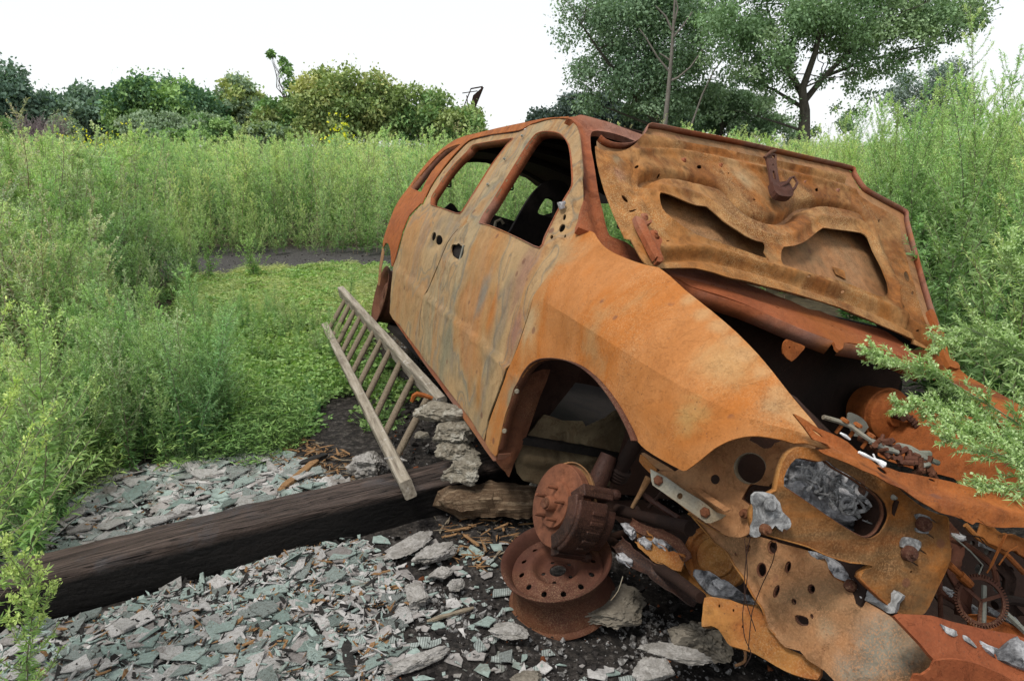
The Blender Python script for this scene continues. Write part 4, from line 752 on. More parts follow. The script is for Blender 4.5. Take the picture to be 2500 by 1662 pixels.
grey = ramp(nt, n2, [(.3, (.03, .03, .028)), (.55, (.075, .07, .068)), (.7, (.13, .125, .12))])
col = mix(nt, mrange(sx.outputs[1], 8.6, 9.4), col, grey); col = mix(nt, mrange(sx.outputs[1], 11.2, 12.2), col, soil)
nt.links.new(col, b.inputs['Base Color']); b.inputs['Roughness'].default_value = .9
bump(nt, b, mix(nt, .4, n2, n3), .03); MG = m
def axis(pts): 
    out = []
    for a, b2, n in pts: out += list(np.linspace(a, b2, n, endpoint=False))
    return out
gx = axis([(-300, -40, 10), (-40, -6, 24), (-6, -2.5, 40), (-2.5, 2.6, 130), (2.6, 8, 40), (8, 40, 20), (40, 301, 10)]); gy = axis([(-20, .8, 12), (.8, 5, 110), (5, 12, 90), (12, 40, 28), (40, 400, 20)])
V = [(x, y, gh(x, y)-(0 if y < 60 else 0)) for y in gy for x in gx]; n = len(gx)
ground = mkobj('ground', V, [(j*n+i, j*n+i+1, (j+1)*n+i+1, (j+1)*n+i) for j in range(len(gy)-1) for i in range(n-1)], MG, None, True); tag(ground, kind='structure')

# ================================================================== THINGS AROUND THE VAN
def rock(name, seed, s, mat, sub=3, rough=.35, squash=(1, 1, 1), planes=7, parent=None):
    """an angular broken lump: a ball cut by random planes then roughened"""
    r = random.Random(seed); me = bpy.data.meshes.new(name); import bmesh
    bm = bmesh.new(); bmesh.ops.create_icosphere(bm, subdivisions=sub, radius=1)
    pls = [(Vector((r.gauss(0, 1), r.gauss(0, 1), r.gauss(0, .8))).normalized(), r.uniform(.45, .8)) for _ in range(planes)]+[(Vector((0, 0, 1)), .6), (Vector((0, 0, -1)), .55)]
    for v in bm.verts:
        p = v.co.copy()
        for nrm, d in pls:
            k = p.dot(nrm)
            if k > d: p -= nrm*(k-d)*.96
        p += v.co*noise.fractal(v.co*1.8+Vector((seed, 0, 0)), 1, 2, 4)*rough*.25; p += v.co*(noise.noise(v.co*7+Vector((seed, 3, 0)))*rough*.16+noise.noise(v.co*17+Vector((seed, 3, 0)))*rough*.10)
        v.co = Vector((p.x*s*squash[0], p.y*s*squash[1], p.z*s*squash[2]))
    bm.to_mesh(me); bm.free(); me.materials.append(mat)
    me.polygons.foreach_set('use_smooth', [True]*len(me.polygons))
    try: me.set_sharp_from_angle(angle=math.radians(32))
    except Exception: pass
    o = bpy.data.objects.new(name, me); COL.objects.link(o)
    if parent: o.parent = parent
    return o
M['conc'] = plain('old_concrete', [(.10, .09, .07), (.24, .215, .17), (.17, .15, .115), (.34, .32, .27), (.09, .08, .06)], 9, fine=70, bd=.012)
M['conc2'] = plain('pale_concrete', [(.13, .12, .105), (.33, .315, .295), (.19, .178, .16), (.27, .255, .235)], 12, fine=120, bd=.008)
M['stone'] = plain('brown_stone', [(.10, .085, .065), (.17, .15, .12), (.13, .11, .085)], 7, fine=60, bd=.008)
# timber
def timber():
    me_ = MB(); a, b2 = beamline(-.45), beamline(1.42); ax_ = (b2-a); L = np.linalg.norm(ax_[:2]); d = Vector((ax_[0]/L, ax_[1]/L, 0)); nrm = Vector((-d.y, d.x, 0)); w, h = .205, .155; V = []; F = []; nl, ring = 120, []
    prof = [(0, 0), (-.004, .06), (.0, .12), (.001, h-.010), (.009, h-.001), (.05, h), (.11, h+.002), (w-.05, h), (w-.008, h-.002), (w, h-.012), (w, .08), (w, 0)]
    k = len(prof)
    for i in range(nl+1):
        t = i/nl*L
        for j, (p, q) in enumerate(prof):
            n1_ = noise.fractal(Vector((t*1.2, p*10, q*10)), 1, 2, 3)*.016+noise.noise(Vector((t*9, p*30, q*30)))*.005-(.012*max(0, noise.noise(Vector((t*3.1, 7, q*2)))) if (p < .03 or p > .18) and q > .12 else 0)
            base = Vector((float(a[0]), float(a[1]), 0))+d*t+nrm*(p-.0)
            V.append((base.x+nrm.x*n1_*.6, base.y+nrm.y*n1_*.6, -.02+q+n1_+.012*math.sin(t*1.1)))
    for i in range(nl):
        for j in range(k-1): F.append((i*k+j+1, i*k+j, (i+1)*k+j, (i+1)*k+j+1))
    F += [tuple(range(k)), tuple(nl*k+j for j in range(k))[::-1]]
    return V, F, math.atan2(d.y, d.x)
V, F, ang = timber()
m, nt, b, out = newmat('charred_timber'); co = coords(nt, (1.0, 15, 15), (0, 0, -ang)); raw = coords(nt)
g = nz(nt, co, 2.6, 9, .72, .5); n1 = nz(nt, raw, 3.5, 7, .7, .8); n2 = nz(nt, raw, 60, 5, .7)
geo = N(nt, 'ShaderNodeNewGeometry'); sp = N(nt, 'ShaderNodeSeparateXYZ'); nt.links.new(geo.outputs['True Normal'], sp.inputs[0])
top = ramp(nt, g, [(.30, (.008, .006, .006)), (.40, (.030, .022, .018)), (.52, (.066, .048, .040)), (.64, (.11, .080, .066)), (.74, (.18, .135, .11))])
top = mix(nt, ramp(nt, n1, [(.54, 0.0), (.66, .45)]), top, (.06, .064, .072)); spl_ = ramp(nt, nz(nt, coords(nt, (.5, 12, 12), (0, 0, -ang)), 3.2, 3, .5, .4), [(.482, 0.0), (.496, 1.0), (.510, 0.0)]); top = mix(nt, spl_, top, (.004, .003, .003)); side = ramp(nt, g, [(.3, (.003, .003, .003)), (.7, (.013, .011, .010))])
vor = N(nt, 'ShaderNodeTexVoronoi', feature='DISTANCE_TO_EDGE'); nt.links.new(coords(nt, (13, 30, 40), (.2, 0, -ang)), vor.inputs[0]); vor.inputs['Scale'].default_value = 1
crk = ramp(nt, vor.outputs['Distance'], [(0, .0), (.30, .55)])
charred = N(nt, 'ShaderNodeTexCoord'); osp = N(nt, 'ShaderNodeSeparateXYZ'); nt.links.new(charred.outputs['Object'], osp.inputs[0])
zz = N(nt, 'ShaderNodeMath', operation='MULTIPLY_ADD'); nt.links.new(n1, zz.inputs[0]); zz.inputs[1].default_value = .03; nt.links.new(osp.outputs[2], zz.inputs[2])
f = N(nt, 'ShaderNodeMapRange'); nt.links.new(zz.outputs[0], f.inputs[0]); f.inputs[1].default_value = .125; f.inputs[2].default_value = .150
nt.links.new(mix(nt, f.outputs[0], side, top), b.inputs['Base Color']); b.inputs['Roughness'].default_value = .75
bump(nt, b, mix(nt, .45, mix(nt, f.outputs[0], mix(nt, .6, crk, g), mix(nt, .5, g, spl_)), n2), .016)
tb_ = mkobj('timber_beam', V, F, m, None, True); tb_.data.set_sharp_from_angle(angle=math.radians(30)); tag(tb_, 'long charred railway timber lying on the slate between the weeds and the van', 'beam')
# rotten plank under the nose
def splinter(name, p0, p1, w, h, mat, seed, taper=.3, label=None, cat=None, group=None, nl=30, lift=0):
    p0 = Vector(tuple(map(float, p0))); p1 = Vector(tuple(map(float, p1))); d = (p1-p0); L = d.length; d.normalize(); s_ = d.cross(Vector((0, 0, 1))).normalized(); u = s_.cross(d); V = []; F = []; k = 10; r = random.Random(seed); offs = [r.uniform(-.22, .0)*taper for _ in range(k)]
    for i in range(nl+1):
        for j in range(k):
            t = i/nl; t2 = t+(offs[j]*(1-t)*-1 if t < .5 else offs[j]*(t)); th_ = 2*math.pi*j/k; sq = 1.0/max(abs(math.cos(th_)), abs(math.sin(th_)))**.7
            e = min(1, (t+.02)/.18*(1 if taper else 9))**.6*min(1, (1.02-t)/.1)**.5
            n_ = noise.noise(Vector((t*3+seed, j*1.7, 0)))*.25+noise.noise(Vector((t*14+seed, j*3.7, 3)))*.12
            V.append(p0+d*(t2*L)+s_*math.cos(th_)*w/2*sq*(.75+n_)*(.4+.6*e)+u*(math.sin(th_)*h/2*sq*(.8+n_)*(.35+.65*e)+h/2+lift))
    for i in range(nl):
        for j in range(k): F.append((i*k+j, i*k+(j+1) % k, (i+1)*k+(j+1) % k, (i+1)*k+j))
    F += [tuple(range(k))[::-1], tuple(nl*k+j for j in range(k))]
    o = mkobj(name, V, F, mat, None, False); tag(o, label, cat, group); return o
def woodmat(name, cols, ang, scale=1.6):
    m, nt, b, out = newmat(name); co = coords(nt, (1, 18, 18), (0, 0, -ang)); g = nz(nt, co, scale, 8, .7, .3)
    k = len(cols); c_ = ramp(nt, g, [(.3+.4*i/(k-1), c) for i, c in enumerate(cols)]); n2 = nz(nt, coords(nt), 90, 4, .7)
    nt.links.new(mix(nt, .4, c_, mix(nt, 1.0, c_, ramp(nt, n2, [(.3, .5), (.7, 1.5)]), 'MULTIPLY')), b.inputs['Base Color']); b.inputs['Roughness'].default_value = .85; bump(nt, b, g, .02); return m
a, b2 = gpt(*px('c4', -190, 905)[0]), gpt(*px('c4', 380, 905)[0])
pang = math.atan2(b2[1]-a[1], b2[0]-a[0])
splinter('rotten_plank', a+(a-b2)*.02, b2, .22, .15, woodmat('rotten_wood', [(.045, .028, .018), (.17, .115, .07), (.09, .055, .032), (.25, .18, .115), (.035, .022, .016)], pang, 2.4), 3, .8, 'thick splintered brown plank lying behind the brake disc under the van', 'plank', nl=60)
WL = {k: woodmat('bark_%d' % k, c, 0, 4) for k, c in enumerate([[(.16, .08, .035), (.36, .21, .10), (.24, .13, .06)], [(.02, .02, .02), (.05, .045, .04)], [(.20, .16, .11), (.36, .30, .22)]])}
for i, (u0, v0, u1, v1, w, h, k, lab) in enumerate([(680, 1205, 775, 1130, .05, .03, 0, 'tan rotten wood chunk lying beside the timber below the ladder foot'), (730, 1142, 800, 1117, .05, .035, 1, 'black charcoal stick lying among wood chips near the ladder'),
        (840, 1560, 860, 1662, .04, .02, 1, 'weathered grey board stub half buried in ash at the bottom edge'), (805, 1455, 925, 1415, .010, .008, 2, 'thin brown twig lying across broken slate right of the timber'), (1130, 1305, 1170, 1335, .018, .01, 0, 'pale splinter lying on ash below the rotten plank'), (1085, 1300, 1150, 1290, .016, .01, 0, 'short splinter lying on ash at the end of the rotten plank'), (1040, 1520, 1160, 1485, .02, .012, 2, 'flaky white stick lying on black ash left of the loose wheel')]):
    splinter('wood_piece', gpt(u0, v0), gpt(u1, v1), w, h, WL[k], i+20, .3, lab, 'wood', nl=16)
# concrete stack and slabs
def place_rock(name, u, v, Y, s, squash, rz, seed, mat, label, cat='concrete chunk', group=None, rx=0, z=None, sub=5, rough=.6):
    o = rock(name, seed, s, mat, sub, rough, squash); p = wp(u, v, Y) if z is None else gpt(u, v, z); o.location = tuple(map(float, p)); o.rotation_euler = (rx, 0, rz); tag(o, label, cat, group); return o
GS = 'concrete chunks propping up the van'
sY = 3.42
place_rock('concrete_chunk', 1128, 1150, 2.94, .105, (1, .8, .60), .3, 11, M['conc'], 'lowest grey chunk of the concrete stack, resting on the timber', group=GS)
place_rock('concrete_chunk', 1112, 1102, 3.04, .115, (1.05, .8, .55), -.25, 12, M['conc'], 'second chunk from the bottom of the concrete stack', group=GS, rx=.1)
place_rock('concrete_chunk', 1106, 1056, 3.10, .120, (1.0, .85, .55), -.1, 13, M['conc'], 'third concrete chunk, broad and dark edged, in the stack under the sill', group=GS)
place_rock('concrete_chunk', 1080, 1006, 3.20, .115, (1.2, .8, .45), .15, 14, M['conc'], 'topmost flat chunk of the stack, directly under the ladder end', group=GS, rx=-.1)
place_rock('concrete_chunk', 905, 1140, 3.38, .105, (1.0, .8, .75), .5, 15, M['conc2'], 'rounded pale concrete lump behind the timber beside the ladder foot', group=None)
place_rock('concrete_chunk', 1330, 1180, 3.0, .10, (.8, .6, .7), .9, 16, M['conc'], 'grey concrete lump in the shadow inside the front wheel arch', group=None)
place_rock('concrete_chunk', 1030, 1062, 3.6, .045, (1, .8, .5), .2, 17, M['conc'], 'small loose concrete piece beside the stack behind the last ladder rung', z=None)
for i, (u, v, s, sq, rz, lab, mm) in enumerate([(1000, 1330, .11, (.48, 1.1, .16), -.5, 'long narrow pale concrete slab left of the loose wheel', 'conc2'), (1052, 1355, .105, (.62, 1.0, .35), -.75, 'white rough concrete slab lying against a narrow one', 'conc2'), (1078, 1398, .05, (1, .8, .5), .3, 'fist sized grey concrete piece just below the white slab', 'conc2'),
        (1015, 1455, .075, (.7, 1.0, .35), .2, 'crumbling white plaster lump on the ash', 'conc2'), (1110, 1425, .035, (1, 1, .6), 1, 'small white concrete pebble right of the slabs', 'conc2'), (1020, 1608, .085, (1.2, .45, .25), .55, 'grey concrete bar at the bottom edge of the photo', 'conc2'), (1250, 1540, .055, (1.2, .8, .3), -.1, 'flat squarish concrete tile below the loose wheel', 'conc2'),
        (1500, 1480, .15, (1.0, .62, .25), .5, 'smooth brown stone under the loose wheel', 'stone'), (1710, 1560, .10, (1.1, .8, .8), -.4, 'dark brown rounded stone under the orange lower rail', 'stone'), (1650, 1595, .07, (1.6, .6, .3), -.15, 'flat pale stone sliver on the ash under the front end', 'conc2'), (1590, 1640, .06, (1.2, .9, .5), .2, 'lumpy grey concrete rubble near the bottom edge', 'conc2'), (1290, 1655, .05, (1, 1, .5), 0, 'rust stained stone fragment at the bottom edge', 'stone')]):
    place_rock('concrete_slab' if mm == 'conc2' else 'stone', u, v, 0, s, sq, rz, 40+i, M[mm], lab, 'rubble' if mm == 'conc2' else 'stone', z=.02)

# loose wheel on the ground
c = gpt(1365, 1412, .09); Mw = axisM(c, (-.16, -.22, 1)); wheel = empty('steel_wheel'); tag(wheel, 'rusted bare steel wheel lying flat on ash beneath the brake disc', 'wheel')
wheel.location = tuple(map(float, c)); wheel.rotation_euler = Mw.to_euler(); wheel.scale = (.89, .89, .95)
mb = MB(); R = .200
mb.lathe([(R-.004, .088), (R+.004, .093), (R+.008, .088), (R+.006, .080), (R-.002, .074), (R-.012, .06), (R-.014, .045), (R-.03, .02), (R-.032, -.02), (R-.022, -.045), (R-.014, -.06), (R-.010, -.075), (R+.002, -.082), (R+.006, -.09), (R-.002, -.094), (R-.014, -.085), (R-.03, -.05), (R-.038, .0), (R-.036, .03), (R-.022, .06), (R-.014, .078)], n=72, close=True)
mb.build('rim', M['wheel'], wheel)
# disc face with vent holes, made as a sheet on the wheel's own plane then dished by radius
PRD = np.array([(0.0, .040), (.030, .040), (.034, .034), (.062, .030), (.072, .036), (.090, .062), (.104, .066), (.120, .058), (.140, .048), (.158, .046), (.166, .052), (.176, .040)])
class Dish:
    def ev(s, a, b):
        r = np.hypot(a, b); z = np.interp(r, PRD[:, 0], PRD[:, 1]); return np.stack([a, b, z], 1), np.repeat(np.array([[0, 0, 1.]]), len(a), 0)
circ = lambda x, y, r, n=14: [(x+r*math.cos(2*math.pi*i/n), y+r*math.sin(2*math.pi*i/n)) for i in range(n)]
sheet('wheel_face', Dish(), circ(0, 0, .175, 60), [circ(0, 0, .031, 24)]+[circ(.135*math.cos(2*math.pi*k/12+.2), .135*math.sin(2*math.pi*k/12+.2), .0105) for k in range(12)]+[circ(.055*math.cos(2*math.pi*k/5), .055*math.sin(2*math.pi*k/5), .008, 10) for k in range(5)],
    M['wheel'], wheel, res=.008, th=.004, sub=0, st=True, noise_amp=.0008)
# ladder
ladder = empty('ladder'); tag(ladder, 'weathered grey wooden ladder leaning on its side along the sill of the van', 'ladder')
m, nt, b, out = newmat('weathered_ladder_wood'); A0 = gpt(992, 1185, .195); A1 = wp(796, 800, 5.6); B0 = wp(1078, 985, 3.55); B1 = wp(834, 712, 5.9)
lang = math.atan2(A1[1]-A0[1], A1[0]-A0[0])
co = coords(nt, (1.5, 22, 22), (0, 0, -lang)); g = nz(nt, co, 2, 8, .7, .3); n2 = nz(nt, coords(nt), 25, 6, .7)
col = ramp(nt, g, [(.3, (.10, .08, .06)), (.5, (.26, .225, .175)), (.7, (.40, .36, .30))]); col = mix(nt, ramp(nt, n2, [(.60, 0.0), (.68, .8)]), col, (.5, .48, .45)); col = mix(nt, ramp(nt, n2, [(.3, .6), (.38, 0.0)]), col, (.05, .04, .03))
nt.links.new(col, b.inputs['Base Color']); b.inputs['Roughness'].default_value = .85; bump(nt, b, g, .006); M['ladder'] = m
ladder.location = (float(A0[0]), float(A0[1]), 0); L0 = Vector(ladder.location)
def V3(p): return Vector(tuple(map(float, p)))-L0
def beam4(name, p, q, up, w, h, mat, parent):
    d = (q-p); L = d.length; d.normalize(); s_ = d.cross(up).normalized(); u = s_.cross(d); V = []; F = []; nl = 40
    for i in range(nl+1):
        for k, (a, b_) in enumerate(((-1, -.8), (-.8, -1), (.8, -1), (1, -.8), (1, .8), (.8, 1), (-.8, 1), (-1, .8))):
            n_ = noise.noise(Vector((i*.35, k, 3)))*.003+(.006*noise.noise(Vector((i*.9, k*2, 8))) if i < 4 else 0)
            V.append(p+d*L*i/nl+s_*(a*w/2+n_)+u*(b_*h/2+n_))
    for i in range(nl):
        for k in range(8): F.append((i*8+k, i*8+(k+1) % 8, (i+1)*8+(k+1) % 8, (i+1)*8+k))
    F += [tuple(range(8))[::-1], tuple(nl*8+k for k in range(8))]; return mkobj(name, V, F, mat, parent, False)
a0, a1, b0_, b1_ = V3(A0), V3(A1), V3(B0), V3(B1); up = (b0_-a0).normalized()
beam4('rail', a0+(a0-a1).normalized()*.04, a1, up, .080, .050, M['ladder'], ladder); beam4('rail', b0_+(b0_-b1_).normalized()*.02, b1_, up, .084, .050, M['ladder'], ladder)
rung_a = [px('c3', *q)[0] for q in ((563, 1240), (480, 1100), (420, 985), (362, 870), (318, 780), (278, 700), (243, 630), (212, 570), (184, 515), (160, 462), (138, 412))]
rung_b = [px('c3', *q)[0] for q in ((745, 835), (662, 705), (582, 610), (515, 535), (462, 470), (415, 415), (370, 365), (332, 318), (300, 275), (272, 238), (243, 205))]
rm = woodmat('rung_wood', [(.13, .10, .07), (.25, .20, .14), (.18, .145, .10)], 0, 5)
def toline(u, v, p, q):
    """nearest point to the sight line through a pixel on the segment p-q"""
    w = wray(u, v); w = w/np.linalg.norm(w); d = q-p; r0 = p-CAMP
    A_ = np.array([[d.dot(d), -d.dot(w)], [-d.dot(w), w.dot(w)]]); t = np.linalg.solve(A_, np.array([-r0.dot(d), r0.dot(w)]))[0]; return p+d*t
for ua, ub in zip(rung_a, rung_b):
    p, q = V3(toline(*ua, A0, A1)), V3(toline(*ub, B0, B1)); MB().tube([p+(q-p)*k/6 for k in range(7)], [.015, .0165, .0175, .018, .0175, .0165, .015], 12).build('rung', rm, ladder)
h3 = lambda a, b_: V3(wp(*px('c3', a, b_)[0], 3.5)); mb = MB(); mb.tube([h3(800, 842), h3(745, 822), h3(700, 812), h3(682, 825), h3(668, 862)], [.010, .012, .013, .012, .010], 6); mb.build('iron_hook', M['redo'], ladder)
for q in ((1000, 1145),):
    mb = MB(); p = V3(toline(*px('c3', 560, 1275)[0], A0, A1)); mb.tube([p+Vector((-.05, .01, .028)), p+Vector((.0, 0, .034)), p+Vector((.05, -.02, .03))], [.004, .009, .003], 7); mb.build('mortar_smear', M['conc2'], ladder)

# toothed ring and other engine parts at the right edge
gp = Plane((1.03, -.12, .16), (0, 1, 0), (.8, -.5, .4)); cr = Vector(tow(gp.at(*px('d4', 1520, 970)[0]))); ndir = Vector((CR @ gp.n)); Mg = axisM(cr, ndir)
mb = MB(); mb.lathe([(.050, 0), (.057, 0), (.057, -.006), (.050, -.006)], None, 64, True)
for i in range(56): mb.box((.060, 0, -.003), (.008, .0035, .006), Matrix.Rotation(2*math.pi*i/56, 4, 'Z'))
for i in range(3): mb.box((.025, 0, -.003), (.052, .008, .004), Matrix.Rotation(2*math.pi*i/3+.3, 4, 'Z'))
o = mb.build('ring_gear', M['brown'], None, smooth=False); o.data.materials[0] = M['wheel']; o.matrix_world = Mg; tag(o, 'rusty toothed ring standing in the dark debris right of the radiator support', 'ring gear')
xm = Plane((.72, 0, .2), (0, 1, 0), (.9, -.2, .3))
sheet('perforated_crossmember', xm, px('d4', 1220, 330, 1400, 400, 1560, 480, 1700, 560, 1900, 680, 2000, 900, 2000, 1300, 1700, 1250, 1500, 1150, 1300, 1020, 1150, 900), [ell('d4', a, b_, r, r*1.05) for a, b_, r in ((1565, 597, 28), (1500, 727, 33), (1730, 745, 33), (1655, 865, 48), (1450, 540, 22), (1820, 980, 36))], M['dark'], van, res=.03, th=.01)
mb = MB(); q4 = lambda a, b_, k=0: Vector(Plane((.95, 0, .3), (0, 1, 0), (.9, -.2, .3)).at(*px('d4', a, b_)[0]))
mb.tube([q4(1280, 700), q4(1380, 790)], [.009, .007], 8); mb.tube([q4(1360, 775), q4(1440, 850)], [.012, .010], 8); mb.build('spark_lead', M['redo'], van)
for pts, r, mt in (([(1540, 850), (1535, 1190)], .006, 'galv'), ([(1300, 480), (1440, 600), (1530, 700), (1500, 770)], .002, 'galv'), ([(1710, 470), (1600, 700), (1560, 760)], .002, 'redo'), ([(1690, 480), (1580, 720)], .0015, 'redo'), ([(1790, 560), (1720, 600), (1650, 700)], .002, 'redo'), ([(1700, 1060), (1860, 1210)], .008, 'galv'), ([(1380, 470), (1500, 490), (1560, 560)], .0018, 'dark')):
    mb = MB(); mb.tube([q4(*q) for q in pts], r, 6); mb.build('loose_wire', M[mt], van)
for pts in ([(745, 540), (760, 650), (710, 900), (700, 1100), (760, 1300)], [(870, 830), (850, 930), (790, 1060), (740, 1200), (720, 1400)], [(700, 800), (715, 1000), (690, 1200), (700, 1330), (735, 1420), (700, 1490)]):
    pl = Plane((.86, -.60, .3), (1, 0, 0), (.4, -.9, .1)); MB().tube([pl.at(*p_) for p_ in smooth_px(px('c5', *[x for q in pts for x in q]), False, 3)], .0012, 5).build('loose_wire', M['dark'], van)
# underside clutter: oil pan hulk closing the bay floor
sheet('bay_floor', Plane((0, 0, .10), (1, 0, 0), (0, 0, 1)), [(-.4, -.45), (.8, -.45), (.8, .75), (-.4, .75)], [], M['dark'], van, res=.06, th=.02, sub=0, st=True, disp=lambda P: .05*np.array([noise.fractal(Vector((p[0]*5, p[1]*5, 2.)), 1, 2, 3) for p in P]))
eng = rock('engine_block', 71, .26, M['dark'], 4, .5, (1, 1.1, .8), 10, van); eng.location = (.30, .10, .30)

# folded straps, torn edges and rods in the crushed nose
def strap(name, plane, crop, pts, w, mat, fold=.012, off=0):
    P_ = [Vector(plane.at(*p_))+Vector(plane.n)*off for p_ in smooth_px(px(crop, *[x for q in pts for x in q]), False, 3)]; V = []; F = []; nn = Vector(plane.n)
    for i, p_ in enumerate(P_):
        d = (P_[min(i+1, len(P_)-1)]-P_[max(i-1, 0)]).normalized(); s_ = d.cross(nn).normalized(); ww = w*(1+.25*noise.noise(Vector((i*.7, w*99, 1)))); k = noise.noise(Vector((i*.5, 3, w*50)))*.01
        for a_, b_ in ((-1, fold+k), (-.85, 0), (.85, 0), (1, fold), (1.08, fold-.003), (.9, -.004), (-.9, -.004), (-1.08, fold-.003)): V.append(p_+s_*ww*a_/2+nn*b_)
    for i in range(len(P_)-1):
        for k in range(8): F.append((i*8+k, i*8+(k+1) % 8, (i+1)*8+(k+1) % 8, (i+1)*8+k))
    F += [tuple(range(8))[::-1], tuple((len(P_)-1)*8+k for k in range(8))]
    return mkobj(name, V, F, M[mat], van, True)
K1 = Plane((.80, -.35, .18), (0, 1, 0), (.9, -.3, .3)); K2 = Plane((.50, -.50, .12), (1, 0, 0), (.3, -.8, .5)); K3 = Plane((.95, -.1, .22), (0, 1, 0), (.9, -.2, .4))
strap('bent_strap', K1, 'd4', [(1230, 400), (1330, 560), (1290, 720), (1380, 900), (1360, 1080)], .035, 'wheel')
strap('bent_strap', K3, 'd4', [(1500, 430), (1640, 520), (1760, 540), (1900, 640)], .040, 'brown')
strap('bent_strap', K3, 'd4', [(1420, 1120), (1560, 1140), (1700, 1200), (1900, 1290)], .035, 'redo')
strap('bent_strap', K1, 'd4', [(1640, 700), (1720, 800), (1700, 960), (1780, 1100)], .030, 'dark')
strap('bent_strap', K2, 'd5', [(300, 260), (430, 330), (560, 360), (700, 440), (780, 560)], .030, 'wheel')
strap('bent_strap', K2, 'd5', [(200, 420), (330, 560), (480, 650), (640, 760), (860, 900)], .045, 'bdark')
strap('bent_strap', K2, 'd5', [(400, 380), (480, 470), (600, 560), (740, 600)], .050, 'brown')
for i, (pl_, cr_, pts, rr_, mt) in enumerate(((K1, 'd4', [(1290, 500), (1420, 560), (1600, 700), (1640, 860)], .008, 'wheel'), (K3, 'd4', [(1400, 400), (1500, 500), (1680, 600), (1838, 760)], .007, 'brown'), (K1, 'd4', [(1200, 900), (1340, 980), (1500, 1180)], .010, 'wheel'), (K3, 'd4', [(1620, 1000), (1720, 960), (1838, 980)], .012, 'dark'),
        (K2, 'd5', [(330, 100), (420, 220), (560, 300), (760, 290)], .009, 'dark'), (K2, 'd5', [(420, 30), (560, 130), (700, 220)], .010, 'bdark'), (K2, 'd5', [(240, 700), (200, 820), (140, 900)], .0015, 'galv'), (K2, 'd5', [(980, 1000), (1080, 1100), (1240, 1290), (1250, 1400), (1170, 1440)], .004, 'rail'), (K1, 'd4', [(1210, 820), (1215, 1100)], .006, 'wheel'))):
    MB().tube([Vector(pl_.at(*p_)) for p_ in smooth_px(px(cr_, *[x for q in pts for x in q]), False, 3)], rr_, 8).build('bent_rod', M[mt], van)
for q, r_ in (((300, 330), .035), ((420, 420), .03), ((560, 430), .028), ((250, 560), .03), ((1020, 760), .02)):
    o = rock('clinker', int(r_*1000)+q[0], r_, M['ash'], 3, .9, (1.3, .8, .7), 6, van); p_ = K2.at(*px('d5', *q)[0]); o.location = tuple(map(float, p_))
for q, r_ in (((1330, 480), .02), ((1560, 560), .018), ((1260, 900), .02), ((1480, 1050), .022), ((1740, 1120), .03), ((1620, 1060), .018)):
    o = rock('clinker', int(r_*1000)+q[0], r_, M['ash'], 3, .9, (1.3, .8, .7), 6, van); p_ = K1.at(*px('d4', *q)[0]); o.location = tuple(map(float, p_))

# ================================================================== SLATE, RUBBLE
def smat(name, c0, c1, ribs=False):
    m, nt, b, out = newmat(name); inf = N(nt, 'ShaderNodeObjectInfo'); co = coords(nt)
    n1 = nz(nt, co, 14, 7, .7, .4); n2 = nz(nt, co, 120, 4, .7)
    c_ = mix(nt, ramp(nt, inf.outputs['Random'], [(0, 0.0), (1, 1.0)]), c0, c1)
    c_ = mix(nt, .8, c_, mix(nt, 1.0, c_, ramp(nt, n1, [(.3, .45), (.6, 1.15)]), 'MULTIPLY')); c_ = mix(nt, ramp(nt, nz(nt, coords(nt), 3.5, 7, .7, 1), [(.52, 0.0), (.64, .7)]), c_, (.10, .085, .065)); c_ = mix(nt, .5, c_, mix(nt, 1.0, c_, ramp(nt, n2, [(.3, .6), (.7, 1.4)]), 'MULTIPLY'))
    h = n2
    if ribs:
        w = N(nt, 'ShaderNodeTexWave', wave_type='BANDS'); w.inputs['Scale'].default_value = 42; w.inputs['Distortion'].default_value = .6; w.inputs['Detail'].default_value = 2; nt.links.new(co, w.inputs[0])
        r = ramp(nt, w.outputs[1], [(.05, .45), (.35, 1.0)]); c_ = mix(nt, 1.0, c_, r, 'MULTIPLY'); h = mix(nt, .5, n2, r)
    nt.links.new(c_, b.inputs['Base Color']); b.inputs['Roughness'].default_value = .8; bump(nt, b, h, .002); return m
SM = [smat('slate_pale', (.30, .295, .28), (.47, .455, .44)), smat('slate_green', (.18, .24, .215), (.28, .345, .315)), smat('slate_ribbed', (.19, .245, .22), (.33, .36, .34), True), smat('slate_grey', (.20, .185, .175), (.32, .30, .285))]
def shard(seed, mat, k=None):
    r = random.Random(seed); k = k or r.choice((3, 4, 4, 4, 5, 5, 6)); th0 = r.uniform(0, 6); asp = r.uniform(.5, 1.0); pts = []
    for i in range(k):
        t = th0+2*math.pi*(i+r.uniform(-.32, .32))/k; rr = r.uniform(.62, 1.25); pts.append((rr*math.cos(t), rr*math.sin(t)*asp))
    P2 = []
    for i in range(k):
        a, b = pts[i], pts[(i+1) % k]; P2.append(a)
        for j in (1, 2):
            t = j/3+r.uniform(-.1, .1); P2.append((a[0]+(b[0]-a[0])*t+r.uniform(-.05, .05), a[1]+(b[1]-a[1])*t+r.uniform(-.05, .05)))
    n = len(P2); h = .065; V = [(x, y, h*.5+r.uniform(-.02, .02)) for x, y in P2]+[(x*1.04, y*1.04, -h*.5) for x, y in P2]+[(0, 0, h*.55)]
    F = [(2*n, i, (i+1) % n) for i in range(n)]+[tuple(range(n, 2*n))[::-1]]+[(i, n+i, n+(i+1) % n, (i+1) % n) for i in range(n)]
    return V, F
beamA, beamB = beamline(0), beamline(1); bd_ = (beamB-beamA)[:2]; bd_ /= np.linalg.norm(bd_); bn_ = np.array([-bd_[1], bd_[0]])
def onbeam(p, pad=0.02): q = (np.array(p[:2])-beamA[:2]); k = q.dot(bn_); return -pad < k < .215+pad and q.dot(bd_) < 1.9
